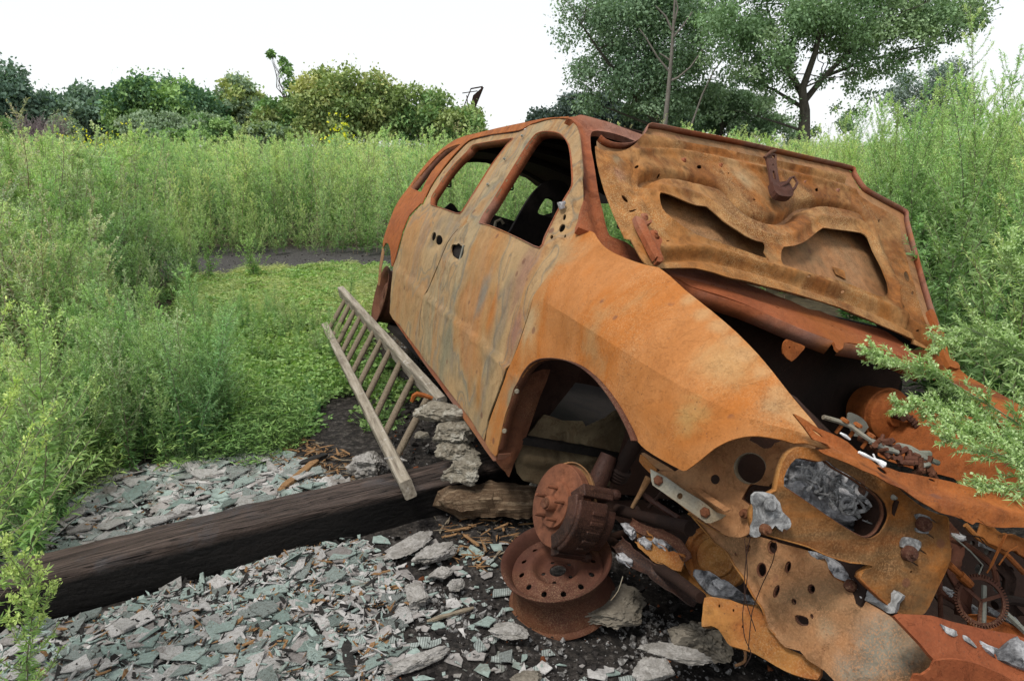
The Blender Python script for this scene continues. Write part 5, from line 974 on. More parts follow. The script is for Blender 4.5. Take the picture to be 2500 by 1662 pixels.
zoneA = in_px([(-260, 1680), (0, 1530), (190, 1515), (420, 1440), (640, 1375), (800, 1330), (860, 1380), (760, 1480), (700, 1570), (720, 1680)])      # dense slate this side of the timber
zoneB = in_px([(-60, 1420), (-40, 1290), (90, 1200), (300, 1150), (480, 1118), (600, 1085), (700, 1110), (840, 1170), (900, 1180), (560, 1290), (100, 1410)])   # strip behind the timber
zoneD = in_px([(760, 1340), (880, 1300), (960, 1380), (1000, 1480), (960, 1680), (640, 1680), (700, 1500)])
zoneC = in_px([(850, 1310), (1250, 1320), (1250, 1560), (1900, 1680), (900, 1680)])   # thin scatter on the ash
cand = []
tri = 0
def sample(zone, n, smin, smax, pw, zr):
    A = np.array(zone); lo, hi = A.min(0), A.max(0); out = []
    while len(out) < n:
        q = rng.uniform(lo, hi)
        if inpoly(q[None], zone)[0] and not onbeam(q): out.append((q[0], q[1], smin+(smax-smin)*rng.random()**pw, rng.uniform(*zr)))
    return out
cand += [(*c_, 'A') for c_ in sample(zoneA, 2500, .008, .058, 2.8, (.001, .022))]
cand += [(*c_, 'B') for c_ in sample(zoneB, 2400, .010, .075, 2.6, (.001, .024))]
cand += [(*c_, 'C') for c_ in sample(zoneC, 330, .008, .045, 2.2, (.001, .01))+sample(zoneD, 850, .008, .055, 2.4, (.001, .012))]
cand.sort(key=lambda c_: -c_[2]/max(1.2, math.hypot(c_[0], c_[1]-.0)))
shapes = []
for s_ in range(32):
    V, F = shard(s_+100, None); mats = SM[[0, 2, 1, 0, 1, 3, 2, 0][s_ % 8]]
    me = bpy.data.meshes.new('slate_shard'); me.from_pydata(V, [], F); me.materials.append(mats); shapes.append(me)
def rot_small():
    k = .28 if rng.random() < .12 else .075
    return (rng.normal(0, k), rng.normal(0, k), rng.uniform(0, 6.28))
LB = {'A': ('broken slate shard in the dense litter in front of the timber', 'slate shards in front of the timber'), 'B': ('broken slate shard in the strip behind the timber beside the weeds', 'slate shards behind the timber'), 'C': ('loose slate shard scattered on the black ash left of the wheel', 'slate shards scattered on the ash')}
for i, (x, y, s_, z, zn) in enumerate(cand[:295]):
    o = bpy.data.objects.new('slate_shard', shapes[int(rng.integers(32))]); COL.objects.link(o)
    o.location = (x, y, gh(x, y)+z+.012); o.rotation_euler = rot_small(); o.scale = (s_, s_*rng.uniform(.7, 1.1), max(s_, .04)*rng.uniform(.7, 1.3)); tag(o, LB[zn][0], 'slate shard', LB[zn][1])
def merged(name, items, mats, label, cat, kind='stuff'):
    """many small pieces that nobody could count, as one mesh; items: (V, F, 4x4, material index)"""
    Vs = []; Fs = []; Mi = []; n = 0
    for V, F, Mx_, mi in items:
        A = np.asarray(V, float); B = np.array(Mx_); A = A@B[:3, :3].T+B[:3, 3]; Vs.append(A); Fs += [tuple(a+n for a in f) for f in F]; Mi += [mi]*len(F); n += len(A)
    me = bpy.data.meshes.new(name); me.from_pydata(np.concatenate(Vs).tolist(), [], Fs)
    for m_ in mats: me.materials.append(m_)
    me.polygons.foreach_set('material_index', Mi); o = bpy.data.objects.new(name, me); COL.objects.link(o); tag(o, label, cat, None, kind); return o
def TRS(p, e, s_):
    from mathutils import Euler
    return Matrix.Translation(p) @ Euler(e).to_matrix().to_4x4() @ Matrix.Diagonal((*s_, 1))
base = [shard(s_+300, None) for s_ in range(10)]
items = [(*base[int(rng.integers(10))], TRS((x, y, gh(x, y)+z*.7+.004), rot_small(), (s_, s_*rng.uniform(.7, 1.1), max(s_, .03)*1.2)), int(rng.choice([0, 1, 2, 3]))) for x, y, s_, z, zn in cand[295:]]
for zn_, n_ in ((zoneA, 2200), (zoneB, 900)): items += [(*base[int(rng.integers(10))], TRS((x, y, gh(x, y)+.004), rot_small(), (s_, s_, .02)), int(rng.choice([0, 1, 3, 3]))) for x, y, s_, z in sample(zn_, n_, .008, .028, 1.3, (0, .01))]
for zn_, n_ in ((zoneA, 1500), (zoneB, 700), (zoneD, 600)):
    for x, y, s_, z in sample(zn_, n_, .004, .016, 2, (0, .02)): items.append((*base[int(rng.integers(10))], TRS((x, y, gh(x, y)+.012+z), (rng.normal(0, .5), rng.normal(0, .5), rng.uniform(0, 6)), (s_*2, s_*rng.uniform(.3, 1), .05)), int(rng.choice([4, 4, 5, 0, 1]))))
merged('slate_fragments', items, SM+[WL[1], WL[0]], 'countless small slate fragments lying between the larger shards', 'slate')
# grit and cinders
def peb(seed):
    r = random.Random(seed); V = [Vector((r.gauss(0, 1), r.gauss(0, 1), r.gauss(0, 1))).normalized()*r.uniform(.7, 1.1) for _ in range(9)]
    import bmesh
    bm = bmesh.new(); [bm.verts.new(v) for v in V]; bmesh.ops.convex_hull(bm, input=list(bm.verts)); bm.verts.ensure_lookup_table(); bm.verts.index_update()
    F = [tuple(v.index for v in f.verts) for f in bm.faces]; Vv = [tuple(v.co) for v in bm.verts]; bm.free(); return Vv, F
pb = [peb(i) for i in range(10)]
M['cinder'] = plain('cinders', [(.008, .008, .008), (.03, .026, .024), (.015, .013, .012)], 20); M['grit'] = plain('pale_grit', [(.08, .075, .07), (.30, .29, .28), (.05, .047, .043), (.20, .19, .18)], 60); M['gritr'] = plain('rust_flakes', [(.12, .035, .015), (.25, .09, .035)], 20)
ashzone = in_px([(840, 1300), (900, 1150), (1000, 1000), (880, 830), (940, 780), (1300, 1000), (2500, 1500), (2500, 1690), (900, 1690)])
items = []
for n_, a, b_, mw in ((9000, .002, .010, (.66, .27, .07)), (1100, .008, .028, (.80, .15, .05))):
    for x, y, s_, z in sample(ashzone, n_, a, b_, 2.2, (0, .004)):
        items.append((*pb[int(rng.integers(10))], TRS((x, y, gh(x, y)+s_*.25), (rng.uniform(0, 6), rng.uniform(0, 6), 0), (s_, s_*rng.uniform(.6, 1), s_*rng.uniform(.4, .8))), int(rng.choice(3, p=mw))))
for u, v, sp_, n_ in ((1015, 1455, .10, 420), (1600, 1480, .10, 120), (1130, 1500, .16, 160), (1390, 1560, .3, 200), (1650, 1560, .25, 200)):
    c_ = gpt(u, v)
    for _ in range(n_):
        x, y = c_[0]+rng.normal(0, sp_*.5), c_[1]+rng.normal(0, sp_*.5); s_ = .003+.013*rng.random()**2.5
        items.append((*pb[int(rng.integers(10))], TRS((x, y, gh(x, y)+s_*.5), (rng.uniform(0, 6), rng.uniform(0, 6), 0), (s_, s_, s_*.7)), 1))
pathz = [(-5, 8.3), (6, 9.0), (6, 11.6), (-5, 10.6)]
for x, y, s_, z in sample(pathz, 1500, .008, .03, 2, (0, .004)): items.append((*pb[int(rng.integers(10))], TRS((x, y, gh(x, y)+s_*.2), (rng.uniform(0, 6), 0, 0), (s_*.6, s_*.6, s_*.4)), int(rng.choice(2, p=(.8, .2)))))
merged('ash_rubble', items, [M['cinder'], M['grit'], M['gritr']], 'black ash strewn with cinders, white grit and rust flakes', 'rubble')
# bark chips by the ladder foot
items = []; bz = in_px([(640, 1130), (720, 1060), (860, 1110), (900, 1170), (760, 1200), (690, 1200)]); bz2 = in_px([(1060, 1270), (1300, 1270), (1240, 1400), (1100, 1360)])
for zn_, n_ in ((bz, 420), (bz2, 130)):
    for x, y, s_, z in sample(zn_, n_, .01, .05, 2, (0, .015)): items.append((*base[int(rng.integers(10))], TRS((x, y, gh(x, y)+.006+z), rot_small(), (s_, s_*.18, .03)), int(rng.choice(3, p=(.7, .1, .2)))))
merged('bark_chips', items, [WL[0], WL[1], WL[2]], 'scattered rotten bark chips and splinters', 'wood chips')

# ================================================================== VEGETATION
LM = leafmat('leaf', .32); LMf = leafmat('leaf_far', .2); 
M['bark'] = plain('bark', [(.05, .045, .037), (.10, .09, .075), (.07, .062, .05)], 5, fine=30, bd=.02, mscale=(1, 1, .3)); M['barkp'] = plain('pale_dead_wood', [(.13, .115, .10), (.21, .19, .17)], 5, fine=40)
GAIN = np.array([1.66, 1.60, 2.05]); GAINF = np.array([2.6, 2.3, 2.9])
def quads(name, Q, C, mat, extra=None):
    """Q: (n,4,3) leaf blades, C: (n,3) their own green"""
    n = len(Q); me = bpy.data.meshes.new(name); me.vertices.add(n*4); me.vertices.foreach_set('co', Q.reshape(-1).astype(np.float32)); me.loops.add(n*4); me.loops.foreach_set('vertex_index', np.arange(n*4, dtype=np.int32))
    me.polygons.add(n); me.polygons.foreach_set('loop_start', np.arange(0, n*4, 4, dtype=np.int32)); me.polygons.foreach_set('loop_total', np.full(n, 4, np.int32)); me.update(calc_edges=True)
    a = me.attributes.new('col', 'FLOAT_COLOR', 'FACE'); c_ = np.ones((n, 4), np.float32); c_[:, :3] = np.minimum(np.asarray(C)*(GAIN if mat.name == 'leaf' else GAINF), .8); a.data.foreach_set('color', c_.reshape(-1)); me.materials.append(mat); o = bpy.data.objects.new(name, me); COL.objects.link(o); return o
def nrm(a): return a/(np.linalg.norm(a, axis=-1, keepdims=True)+1e-9)
def blades(P, D, L, W, r, bend=.25):
    """leaf blades at P pointing along D"""
    n = len(P); D = nrm(D); R_ = nrm(r.normal(size=(n, 3))); Sx = nrm(np.cross(D, R_)); L = np.broadcast_to(L, (n,))[:, None]; W = np.broadcast_to(W, (n,))[:, None]; sag = np.zeros((n, 3)); sag[:, 2] = -1
    mid = P+D*L*.45; tip = P+D*L+sag*L*bend*r.random((n, 1)); return np.stack([P, mid+Sx*W/2, tip, mid-Sx*W/2], 1)
def stalk(p, q, w):
    """thin three-sided stem pieces between rows of points"""
    d = nrm(q-p); a = nrm(np.cross(d, np.array([.3, .9, .1]))); b = np.cross(d, a); w = np.broadcast_to(w, (len(p),))[:, None]; out = []
    off = [a, -.5*a+.87*b, -.5*a-.87*b]
    for i in range(3): o0, o1 = off[i]*w, off[(i+1) % 3]*w; out.append(np.stack([p+o0, p+o1, q+o1*.6, q+o0*.6], 1))
    return np.concatenate(out)
def mugwort(seed, H=1.6, lod=1.0, base=(.095, .18, .045), tip=(.34, .47, .16), spread=.26, leafL=.045, lean=0, bare=.0, stemc=(.17, .15, .09), plume=1.0):
    """one tall weed: stem, rising side shoots, narrow leaves, seed plume. returns quads, colours"""
    r = np.random.default_rng(seed); Qs = []; Cs = []
    k = 8; t = np.linspace(0, 1, k+1); dr = r.uniform(0, 6.28); ln = lean+r.uniform(0, .10); xs = np.stack([np.cos(dr)*ln*t**1.8*H+.02*np.sin(t*7+seed), np.sin(dr)*ln*t**1.8*H+.02*np.cos(t*6+seed), t*H], 1)
    st = stalk(xs[:-1], xs[1:], np.linspace(.006, .0016, k)*min(1.2, H)); Qs.append(st); Cs.append(np.tile(np.array(stemc)*r.uniform(.8, 1.2), (len(st), 1)))
    def along(T): return np.stack([np.interp(T, t, xs[:, i]) for i in range(3)], 1)
    nb = int(34*lod**.6); tb = np.sort(r.uniform(.12+bare, .97, nb)); p0 = along(tb); az = r.uniform(0, 6.28)+np.arange(nb)*2.4; bl = spread*H*(.35+.9*np.sin(np.clip(1-tb, 0, 1)*2.2))*r.uniform(.6, 1.1, nb)*.8
    up = .55+.8*tb; D0 = nrm(np.stack([np.cos(az), np.sin(az), up], 1)); p1 = p0+D0*bl[:, None]*.55; D1 = nrm(D0+np.array([0, 0, .55])); p2 = p1+D1*bl[:, None]*.5
    if lod > .25:
        for a, b in ((p0, p1), (p1, p2)): st = stalk(a, b, .0016 if lod > .6 else .0022); Qs.append(st); Cs.append(np.tile(np.array(stemc)*1.05, (len(st), 1)))
    nl = int(1500*lod); bi = r.integers(0, nb, nl); s_ = r.random(nl)**.8; s2 = s_[:, None]; P = np.where(s2 < .5, p0[bi]+(p1[bi]-p0[bi])*s2*2, p1[bi]+(p2[bi]-p1[bi])*(s2*2-1)); Dd = nrm(np.where(s2 < .5, D0[bi], D1[bi]))
    D = nrm(Dd*.8+nrm(r.normal(size=(nl, 3)))*.9+np.array([0, 0, .15])); tt = tb[bi]; f = np.clip(s_*.55+tt*.6, 0, 1)     # f: 0 old low leaf, 1 young tip
    sc = 1/lod**.33; L = leafL*(1.15-.78*f)*r.uniform(.6, 1.3, nl)*sc; Qs.append(blades(P, D, L, L*(.15+.08*f), r)); c_ = np.array(base)+(np.array(tip)-np.array(base))*np.clip(f+r.normal(0, .15, nl), 0, 1)[:, None]; Cs.append(c_*r.uniform(.75, 1.25, (nl, 1)))
    nm = int(420*lod); T = r.uniform(.04, 1, nm); P = along(T); a = r.uniform(0, 6.28, nm); D = np.stack([np.cos(a), np.sin(a), r.uniform(-.1, .9, nm)], 1); L = leafL*(1.7-1.3*T)*r.uniform(.7, 1.3, nm)*sc; Qs.append(blades(P, D, L, L*.20, r, .5)); c_ = np.array(base)+(np.array(tip)-np.array(base))*(T**2)[:, None]; Cs.append(c_*r.uniform(.7, 1.2, (nm, 1)))
    npm = int(520*lod*plume)
    if npm:                                             # seed plume buds on the upper shoots
        hi = np.where(tb > .5)[0]; bi = r.choice(hi, npm) if len(hi) else r.integers(0, nb, npm); s2 = (r.random(npm)*.6+.45)[:, None]; P = p1[bi]+(p2[bi]-p1[bi])*s2+r.normal(0, .006, (npm, 3)); D = nrm(r.normal(size=(npm, 3))+np.array([0, 0, .8])); L = .010*r.uniform(.6, 1.4, npm)*sc; Qs.append(blades(P, D, L, L*.5, r, 0)); Cs.append(np.array(tip)*r.uniform(.85, 1.35, (npm, 1))*np.array([1.05, 1.0, .95]))
    return np.concatenate(Qs), np.concatenate(Cs)
def place(tmpl, pts, r, smin=.8, smax=1.15, tilt=.08, hue=.10):
    """copies of plant templates in one mesh of undergrowth"""
    Q = []; C = []
    for (x, y, z, s0) in pts:
        q, c_ = tmpl[int(r.integers(len(tmpl)))]; a = r.uniform(0, 6.28); ca, sa = math.cos(a), math.sin(a); s_ = s0*r.uniform(smin, smax); Rm = np.array([[ca, -sa, 0], [sa, ca, 0], [0, 0, 1]]); tx, ty = r.normal(0, tilt, 2); Rt = np.array([[1, 0, tx], [0, 1, ty], [-tx, -ty, 1]]); Mx_ = (Rt@Rm)*s_
        Q.append((q.reshape(-1, 3)@Mx_.T+np.array([x, y, z])).reshape(-1, 4, 3)); nv = noise.noise(Vector((x*.55, y*.35, 3))); C.append(c_*r.uniform(1-hue*1.6, 1+hue*1.6)*(1+.30*nv)*np.array([r.uniform(1-hue, 1+hue)*(1+.22*nv), 1, r.uniform(1-hue, 1+hue)]))
    return np.concatenate(Q), np.concatenate(C)
def clear_of_van(x, y, pad=.25):
    p = CR.T@(np.array([x, y, .3])-CT); return not (-4.1-pad < p[0] < 1.25+pad and -1.0-pad < p[1] < 1.0+pad)
def scatter(poly, n, r, pad=.25):
    A = np.array(poly); lo, hi = A.min(0), A.max(0); out = []
    while len(out) < n:
        q = r.uniform(lo, hi)
        if inpoly(q[None], poly)[0] and clear_of_van(*q, pad) and not onbeam(q, .03): out.append(tuple(q))
    return out
r = np.random.default_rng(5)
T_dead = [mugwort(800+i, 1.6, .16, spread=.22, leafL=.03, base=(.17, .18, .09), tip=(.24, .25, .14), stemc=(.20, .14, .09), plume=.5) for i in range(3)]
# the open field beyond the path
T_lo = [mugwort(100+i, 1.5, .12, spread=.20, leafL=.05) for i in range(8)]; T_mid = [mugwort(200+i, 1.5, .40, spread=.20, leafL=.045) for i in range(10)]
T_hi = [mugwort(300+i, 1.55, 1.0, spread=.22, leafL=.04) for i in range(8)]
def field_edge(x): return 10.6+.10*(x+2)+.35*math.sin(x*1.3)
pts = []
for x, y in scatter([(-11, 10), (9, 10), (12, 14.5), (-13, 14.5)], 1500, r):
    if y > field_edge(x): pts.append((x, y, 0, (.62+.38*min(1, (y-field_edge(x))/.9))*r.uniform(.85, 1.08)))
pts = [(x, y, z, s_*(1+.16*noise.noise(Vector((x*.9, y*.9, 1))))) for x, y, z, s_ in pts]; Q1, C1 = place(T_mid+T_dead[:1], pts, r)
pts = [(x, y, 0, r.uniform(.85, 1.08)) for x, y in scatter([(-13, 14.5), (12, 14.5), (22, 26), (-20, 26)], 2600, r)]; Q2, C2 = place(T_lo, pts, r)
pts = [(x, y, 0, r.uniform(.9, 1.12)) for x, y in scatter([(-20, 26), (22, 26), (40, 50), (-36, 50)], 2600, r)]; Q3, C3 = place([(q[::2]*1.0, c_[::2]) for q, c_ in T_lo], pts, r, 1.0, 1.12)
o = quads('weed_field', np.concatenate([Q1, Q2, Q3]), np.concatenate([C1, C2, C3]), LM); tag(o, 'wide field of tall pale green feathery weeds beyond the path', 'weeds', None, 'stuff')
# left bank of weeds, near
T_br = [mugwort(400+i, 1.3, .55, spread=.30, leafL=.05, bare=.1, stemc=(.20, .15, .10), tip=(.34, .43, .19)) for i in range(5)]
T_hl = [mugwort(500+i, 1.35, .8, spread=.25, leafL=.055, base=(.085, .175, .05), tip=(.27, .39, .13), plume=.7) for i in range(8)]
leftz = in_px([(-1500, 1000), (-900, 1400), (-300, 1420), (40, 1200), (300, 1165), (440, 1070), (390, 920), (380, 800), (470, 720), (490, 655), (60, 670), (-1400, 690)])
pts = []
for x, y in scatter(leftz, 1150, r):
    d = math.hypot(x, y); edge = np.clip(pdist(np.array([[x, y]]), leftz+[leftz[0]])[0]/.9, 0, 1); hmax = .35+.65*edge
    pts.append((x, y, 0, hmax*(.72 if y < 4 else .9 if y < 6.5 else 1.0)))
Q1, C1 = place(T_hl+T_br+T_dead, pts, r, .75, 1.25, .14)
o = quads('weed_bank', Q1, C1, LM); tag(o, 'dense bank of leafy green weeds along the left side', 'weeds', None, 'stuff')
# right bank of weeds behind the van
T_r = [mugwort(600+i, 1.9, 1.25, spread=.24, leafL=.055, base=(.11, .20, .055), tip=(.30, .43, .135), plume=1.0) for i in range(7)]
T_rl = [mugwort(650+i, 1.2, .9, spread=.30, leafL=.075, base=(.085, .17, .05), tip=(.20, .31, .095), plume=.2) for i in range(6)]
pts = []; pts2 = []
for x, y in scatter([(2.1, 2.9), (3.4, 2.2), (7, 3.5), (12, 10), (4.2, 10), (3.2, 7.5), (2.6, 5.5)], 430, r):
    pts.append((x, y, 0, r.uniform(.80, 1.02)*(1.0 if y > 4 else .85)))
    if y < 6.5: pts2.append((x+r.normal(0, .1), y+r.normal(0, .1), 0, 1.0))
for x, y in scatter([(.4, 7.5), (3.3, 7.5), (4.2, 10.2), (.8, 10.2)], 130, r): pts.append((x, y, 0, .74*r.uniform(.85, 1.05)))
Q1, C1 = place(T_r, pts, r, .9, 1.12, .07); Q2, C2 = place(T_rl, pts2, r, .8, 1.1, .1)
for x, y in scatter([(2.0, 2.6), (2.9, 2.2), (3.0, 4.5), (2.4, 5)], 60, r): pts2.append((x, y, 0, .8))
o = quads('weed_thicket', np.concatenate([Q1, Q2]), np.concatenate([C1, C2]), LM); tag(o, 'tall dense thicket of pale green feathery weeds at the right of the van', 'weeds', None, 'stuff')
# low green cover and grass between path and timber
def clover(seed, n=46, h=.10, rad=.14, c0=(.10, .18, .04), c1=(.22, .32, .085), L=.022, wf=.75):
    r_ = np.random.default_rng(seed); a = r_.uniform(0, 6.28, n); rr = rad*np.sqrt(r_.random(n)); z = h*r_.uniform(.15, 1, n)*(1-.5*(rr/rad)**2); P = np.stack([rr*np.cos(a), rr*np.sin(a), z], 1); out = []; C = []
    for k in range(3): b = a+k*2.09+r_.uniform(-.4, .4, n); D = np.stack([np.cos(b), np.sin(b), r_.uniform(-.2, .5, n)], 1); Lk = L*r_.uniform(.6, 1.3, n); out.append(blades(P, D, Lk, Lk*wf, r_)); C.append((np.array(c0)+(np.array(c1)-np.array(c0))*r_.random((n, 1)))*r_.uniform(.8, 1.2, (n, 1)))
    st = stalk(P*np.array([.6, .6, 0]), P, .0012); out.append(st); C.append(np.tile([.12, .17, .06], (len(st), 1))); return np.concatenate(out), np.concatenate(C)
T_c = [clover(i) for i in range(6)]; T_g = [clover(20+i, 60, .14, .12, (.16, .22, .06), (.34, .38, .14), .05, .10) for i in range(5)]; T_f = [clover(40+i, 60, .24, .16, (.11, .20, .045), (.26, .37, .10), .034, .20) for i in range(5)]
cov = in_px([(470, 1110), (640, 1090), (720, 1060), (900, 1110), (935, 1040), (1000, 985), (960, 900), (935, 800), (935, 650), (700, 670), (430, 700), (440, 860)])
pts = [(x, y, gh(x, y), r.uniform(.6, 1.2)) for x, y in scatter(cov, 3600, r, -.15) if noise.noise(Vector((x*1.6, y*1.3, 9)))+.5*noise.noise(Vector((x*5, y*4, 9))) > -.14]
Qa, Ca = place(T_c, pts, r, .7, 1.3, .1); pts = [(x, y, gh(x, y), 1) for x, y in scatter(in_px([(440, 690), (600, 668), (940, 650), (935, 760), (800, 790), (600, 800), (470, 820)]), 2300, r, 0) if noise.noise(Vector((x*2.2, y*1.1, 17)))+.5*noise.noise(Vector((x*6, y*4, 9))) > -.22]; Qb, Cb = place(T_g, pts, r, .4, 1.0, .1)
pts = [(x, y, gh(x, y), 1) for x, y in scatter(in_px([(-60, 1260), (100, 1215), (280, 1180), (480, 1140), (640, 1120), (740, 1070), (640, 1000), (560, 900), (440, 850), (200, 1000), (-100, 1100)]), 560, r) if noise.noise(Vector((x*2, y*2, 5))) > -.25]; Qc, Cc = place(T_f, pts, r, .6, 1.2, .1)
pts = [(x, y, gh(x, y), r.uniform(.22, .5)) for x, y in scatter([(-6, 10.5), (8, 11.3), (8, 12), (-6, 11.4)], 420, r)]; Qd, Cd = place(T_mid, pts, r, .7, 1.3, .12)
pts = [(x, y, gh(x, y), r.uniform(.10, .26)) for x, y in scatter(in_px([(430, 1090), (640, 1075), (860, 1000), (840, 830), (900, 760), (600, 740), (450, 780), (440, 900)]), 300, r, 0) if noise.noise(Vector((x*1.1, y*1.1, 2))) > -.1]
pts += [(x, y, gh(x, y), r.uniform(.3, .55)) for x, y in scatter(in_px([(-40, 1240), (280, 1170), (470, 1130), (600, 1080), (520, 980), (300, 1000), (-60, 1100)]), 110, r)]
pts += [(x, y, gh(x, y), r.uniform(.25, .5)) for x, y in scatter(in_px([(-80, 1220), (110, 1180), (190, 1240), (100, 1370), (-80, 1430)]), 46, r)]
Qe, Ce = place(T_hl+T_br[:2], pts, r, .8, 1.2, .15); o = quads('ground_cover', np.concatenate([Qa, Qb, Qc, Qd, Qe]), np.concatenate([Ca, Cb, Cc, Cd, Ce]), LM); tag(o, 'low clover, fern and grass cover between the path and the timber', 'ground cover', None, 'stuff')
# single plants that stand out
def plant(name, base, tmpl, label, cat='weed', scale=1, tilt=(0, 0), rz=0, group=None):
    q, c_ = tmpl; ca, sa = math.cos(rz), math.sin(rz); Rm = np.array([[ca, -sa, 0], [sa, ca, 0], [0, 0, 1]]); Rt = np.array([[1, 0, tilt[0]], [0, 1, tilt[1]], [-tilt[0], -tilt[1], 1]]); q2 = (q.reshape(-1, 3)@(Rt@Rm).T*scale).reshape(-1, 4, 3)
    o = quads(name, q2, c_, LM); o.location = tuple(map(float, base)); tag(o, label, cat, group); return o
b0 = gpt(185, 1690); plant('seeding_weed', (b0[0], b0[1]-.15, 0), mugwort(901, .58, 1.0, leafL=.026, tip=(.27, .36, .10), base=(.15, .26, .07), spread=.20, plume=1.4), 'short bright yellow green weed spike in the lower left corner in front of the timber', tilt=(.05, 0))
plant('seeding_weed', (-1.42, 1.72, 0), mugwort(902, 1.05, 1.3, leafL=.045, tip=(.30, .40, .11), base=(.14, .25, .06), spread=.34, plume=1.6), 'large pale seeding weed at the left edge leaning over the timber', tilt=(.10, .05))
plant('seeding_weed', (-1.72, 2.5, 0), mugwort(903, .95, 1.0, leafL=.045, tip=(.27, .38, .12), base=(.13, .24, .06), spread=.34, plume=1.2), 'pale seeding weed behind the timber at the left edge', tilt=(.14, 0))
plant('seeding_weed', (-.72, 1.62, 0), mugwort(904, .16, .25, leafL=.03, tip=(.30, .42, .10), base=(.17, .30, .06), spread=.2, plume=.6), 'tiny weed sprout among the slate at the bottom edge')
for i, (u, v, H, lab) in enumerate([(510, 700, .72, 'small branching weed standing alone at the left end of the path'), (617, 690, .55, 'smallest lone weed standing in the middle of the path edge'), (930, 0, 0, '')][:2]):
    plant('path_weed', gpt(u, v), mugwort(910+i, H, .6, leafL=.04, spread=.42, tip=(.24, .36, .11), plume=.8), lab)
plant('drooping_weed', gpt(120, 860)+np.array([-.3, 0, 0]), mugwort(920, 1.25, 1.0, leafL=.04, lean=.55, spread=.30, base=(.16, .22, .11), tip=(.30, .36, .22), plume=1.8), 'grey green drooping weed arching over the left bank', tilt=(.25, 0))
plant('tall_weed', (3.15, 5.3, 0), mugwort(930, 2.35, 2.2, leafL=.045, spread=.17, plume=1.6), 'tallest feathery weed spire behind the hood against the right tree', rz=1)
plant('tall_weed', (4.9, 6.4, 0), mugwort(931, 2.75, 2.2, leafL=.045, spread=.17, stemc=(.20, .13, .09), plume=1.2), 'tall brown stemmed weed at the right edge rising against the sky', rz=2)
plant('tall_weed', (-.62, 11.4, 0), mugwort(932, 2.05, 1.2, leafL=.05, spread=.20), 'taller feathery weed rising above the field behind the van tail')
# the branch reaching over the engine bay from the right
def branch(name, pts_px, Ys, label, seed, n=900, spread=.10):
    r_ = np.random.default_rng(seed); P = np.array([wp(u, v, Y) for (u, v), Y in zip(pts_px, Ys)]); t = np.linspace(0, 1, len(P)); org = P[0].copy(); P = P-org; T = np.linspace(0, 1, 24); X = np.stack([np.interp(T, t, P[:, i]) for i in range(3)], 1); D0 = nrm(np.gradient(X, axis=0)); st = stalk(X[:-1], X[1:], np.linspace(.004, .0012, 23)); Qs = [st]; Cs = [np.tile([.24, .27, .15], (len(st), 1))]
    n = int(n*1.9); nb = 60; tb = r_.uniform(.02, .97, nb); p0 = np.stack([np.interp(tb, T, X[:, i]) for i in range(3)], 1); dd = np.stack([np.interp(tb, T, D0[:, i]) for i in range(3)], 1); D = nrm(dd+nrm(r_.normal(size=(nb, 3)))*.75+np.array([0, 0, .15])); bl = spread*(1.25-tb*.8)*r_.uniform(.6, 1.2, nb); p1 = p0+D*bl[:, None]; st = stalk(p0, p1, .001); Qs.append(st); Cs.append(np.tile([.25, .30, .15], (len(st), 1)))
    bi = r_.integers(0, nb, n); s2 = r_.random((n, 1)); Q_ = p0[bi]+(p1[bi]-p0[bi])*s2; DD = nrm(D[bi]+r_.normal(size=(n, 3))*.55); L = .034*r_.uniform(.5, 1.2, n)*(1.15-.7*tb[bi]); Qs.append(blades(Q_, DD, L*.9, L*.12, r_)); Cs.append((np.array([.14, .23, .075])+np.array([.12, .13, .035])*(tb[bi][:, None]*.6+s2*.4))*r_.uniform(.8, 1.2, (n, 1)))
    m_ = n//2; bi = r_.integers(0, nb, m_); Q_ = p0[bi]+(p1[bi]-p0[bi])*(.5+.55*r_.random((m_, 1)))+r_.normal(0, .003, (m_, 3)); L = .008*r_.uniform(.6, 1.4, m_); Qs.append(blades(Q_, r_.normal(size=(m_, 3)), L, L*.7, r_, 0)); Cs.append(np.array([.30, .40, .16])*r_.uniform(.8, 1.2, (m_, 1)))
    o = quads(name, np.concatenate(Qs), np.concatenate(Cs), LM); o.location = tuple(map(float, org)); tag(o, label, 'weed'); return o
branch('weed_branch', [(2620, 1120), (2450, 1010), (2300, 920), (2200, 885), (2110, 857)], [1.95, 1.95, 1.95, 1.98, 2.0], 'feathery weed shoot reaching furthest left over the engine bay', 1, 1300)
branch('weed_branch', [(2650, 1250), (2500, 1100), (2360, 1020), (2260, 995), (2180, 990)], [1.85, 1.85, 1.85, 1.88, 1.9], 'second feathery shoot, curling above the orange inner fender', 2, 1200, .08)
branch('weed_branch', [(2680, 1180), (2560, 1100), (2440, 1060), (2350, 1050), (2275, 1037)], [1.8, 1.8, 1.8, 1.8, 1.8], 'third feathery shoot, pointing left over the tie bar', 3, 1000, .08)
branch('weed_branch', [(2700, 1300), (2600, 1200), (2500, 1130), (2400, 1095), (2300, 1072)], [1.72, 1.72, 1.72, 1.74, 1.75], 'weed shoot hanging just above the torn tie bar', 4, 1000, .09)
branch('weed_branch', [(2720, 1330), (2620, 1260), (2520, 1200), (2440, 1190), (2375, 1195)], [1.66, 1.66, 1.66, 1.66, 1.66], 'lowest weed shoot, drooping at the right edge over the tie bar', 5, 800, .09)
branch('weed_branch', [(2700, 1000), (2560, 900), (2450, 840), (2360, 800), (2290, 860)], [2.0, 2.0, 2.05, 2.1, 2.1], 'feathery shoot rising behind the hood corner at the right', 6, 1300, .12)
branch('weed_branch', [(2700, 900), (2600, 760), (2520, 680), (2480, 640), (2460, 600)], [2.1, 2.1, 2.15, 2.2, 2.2], 'upright feathery shoot at the right edge beside the hood', 7, 1300, .12)
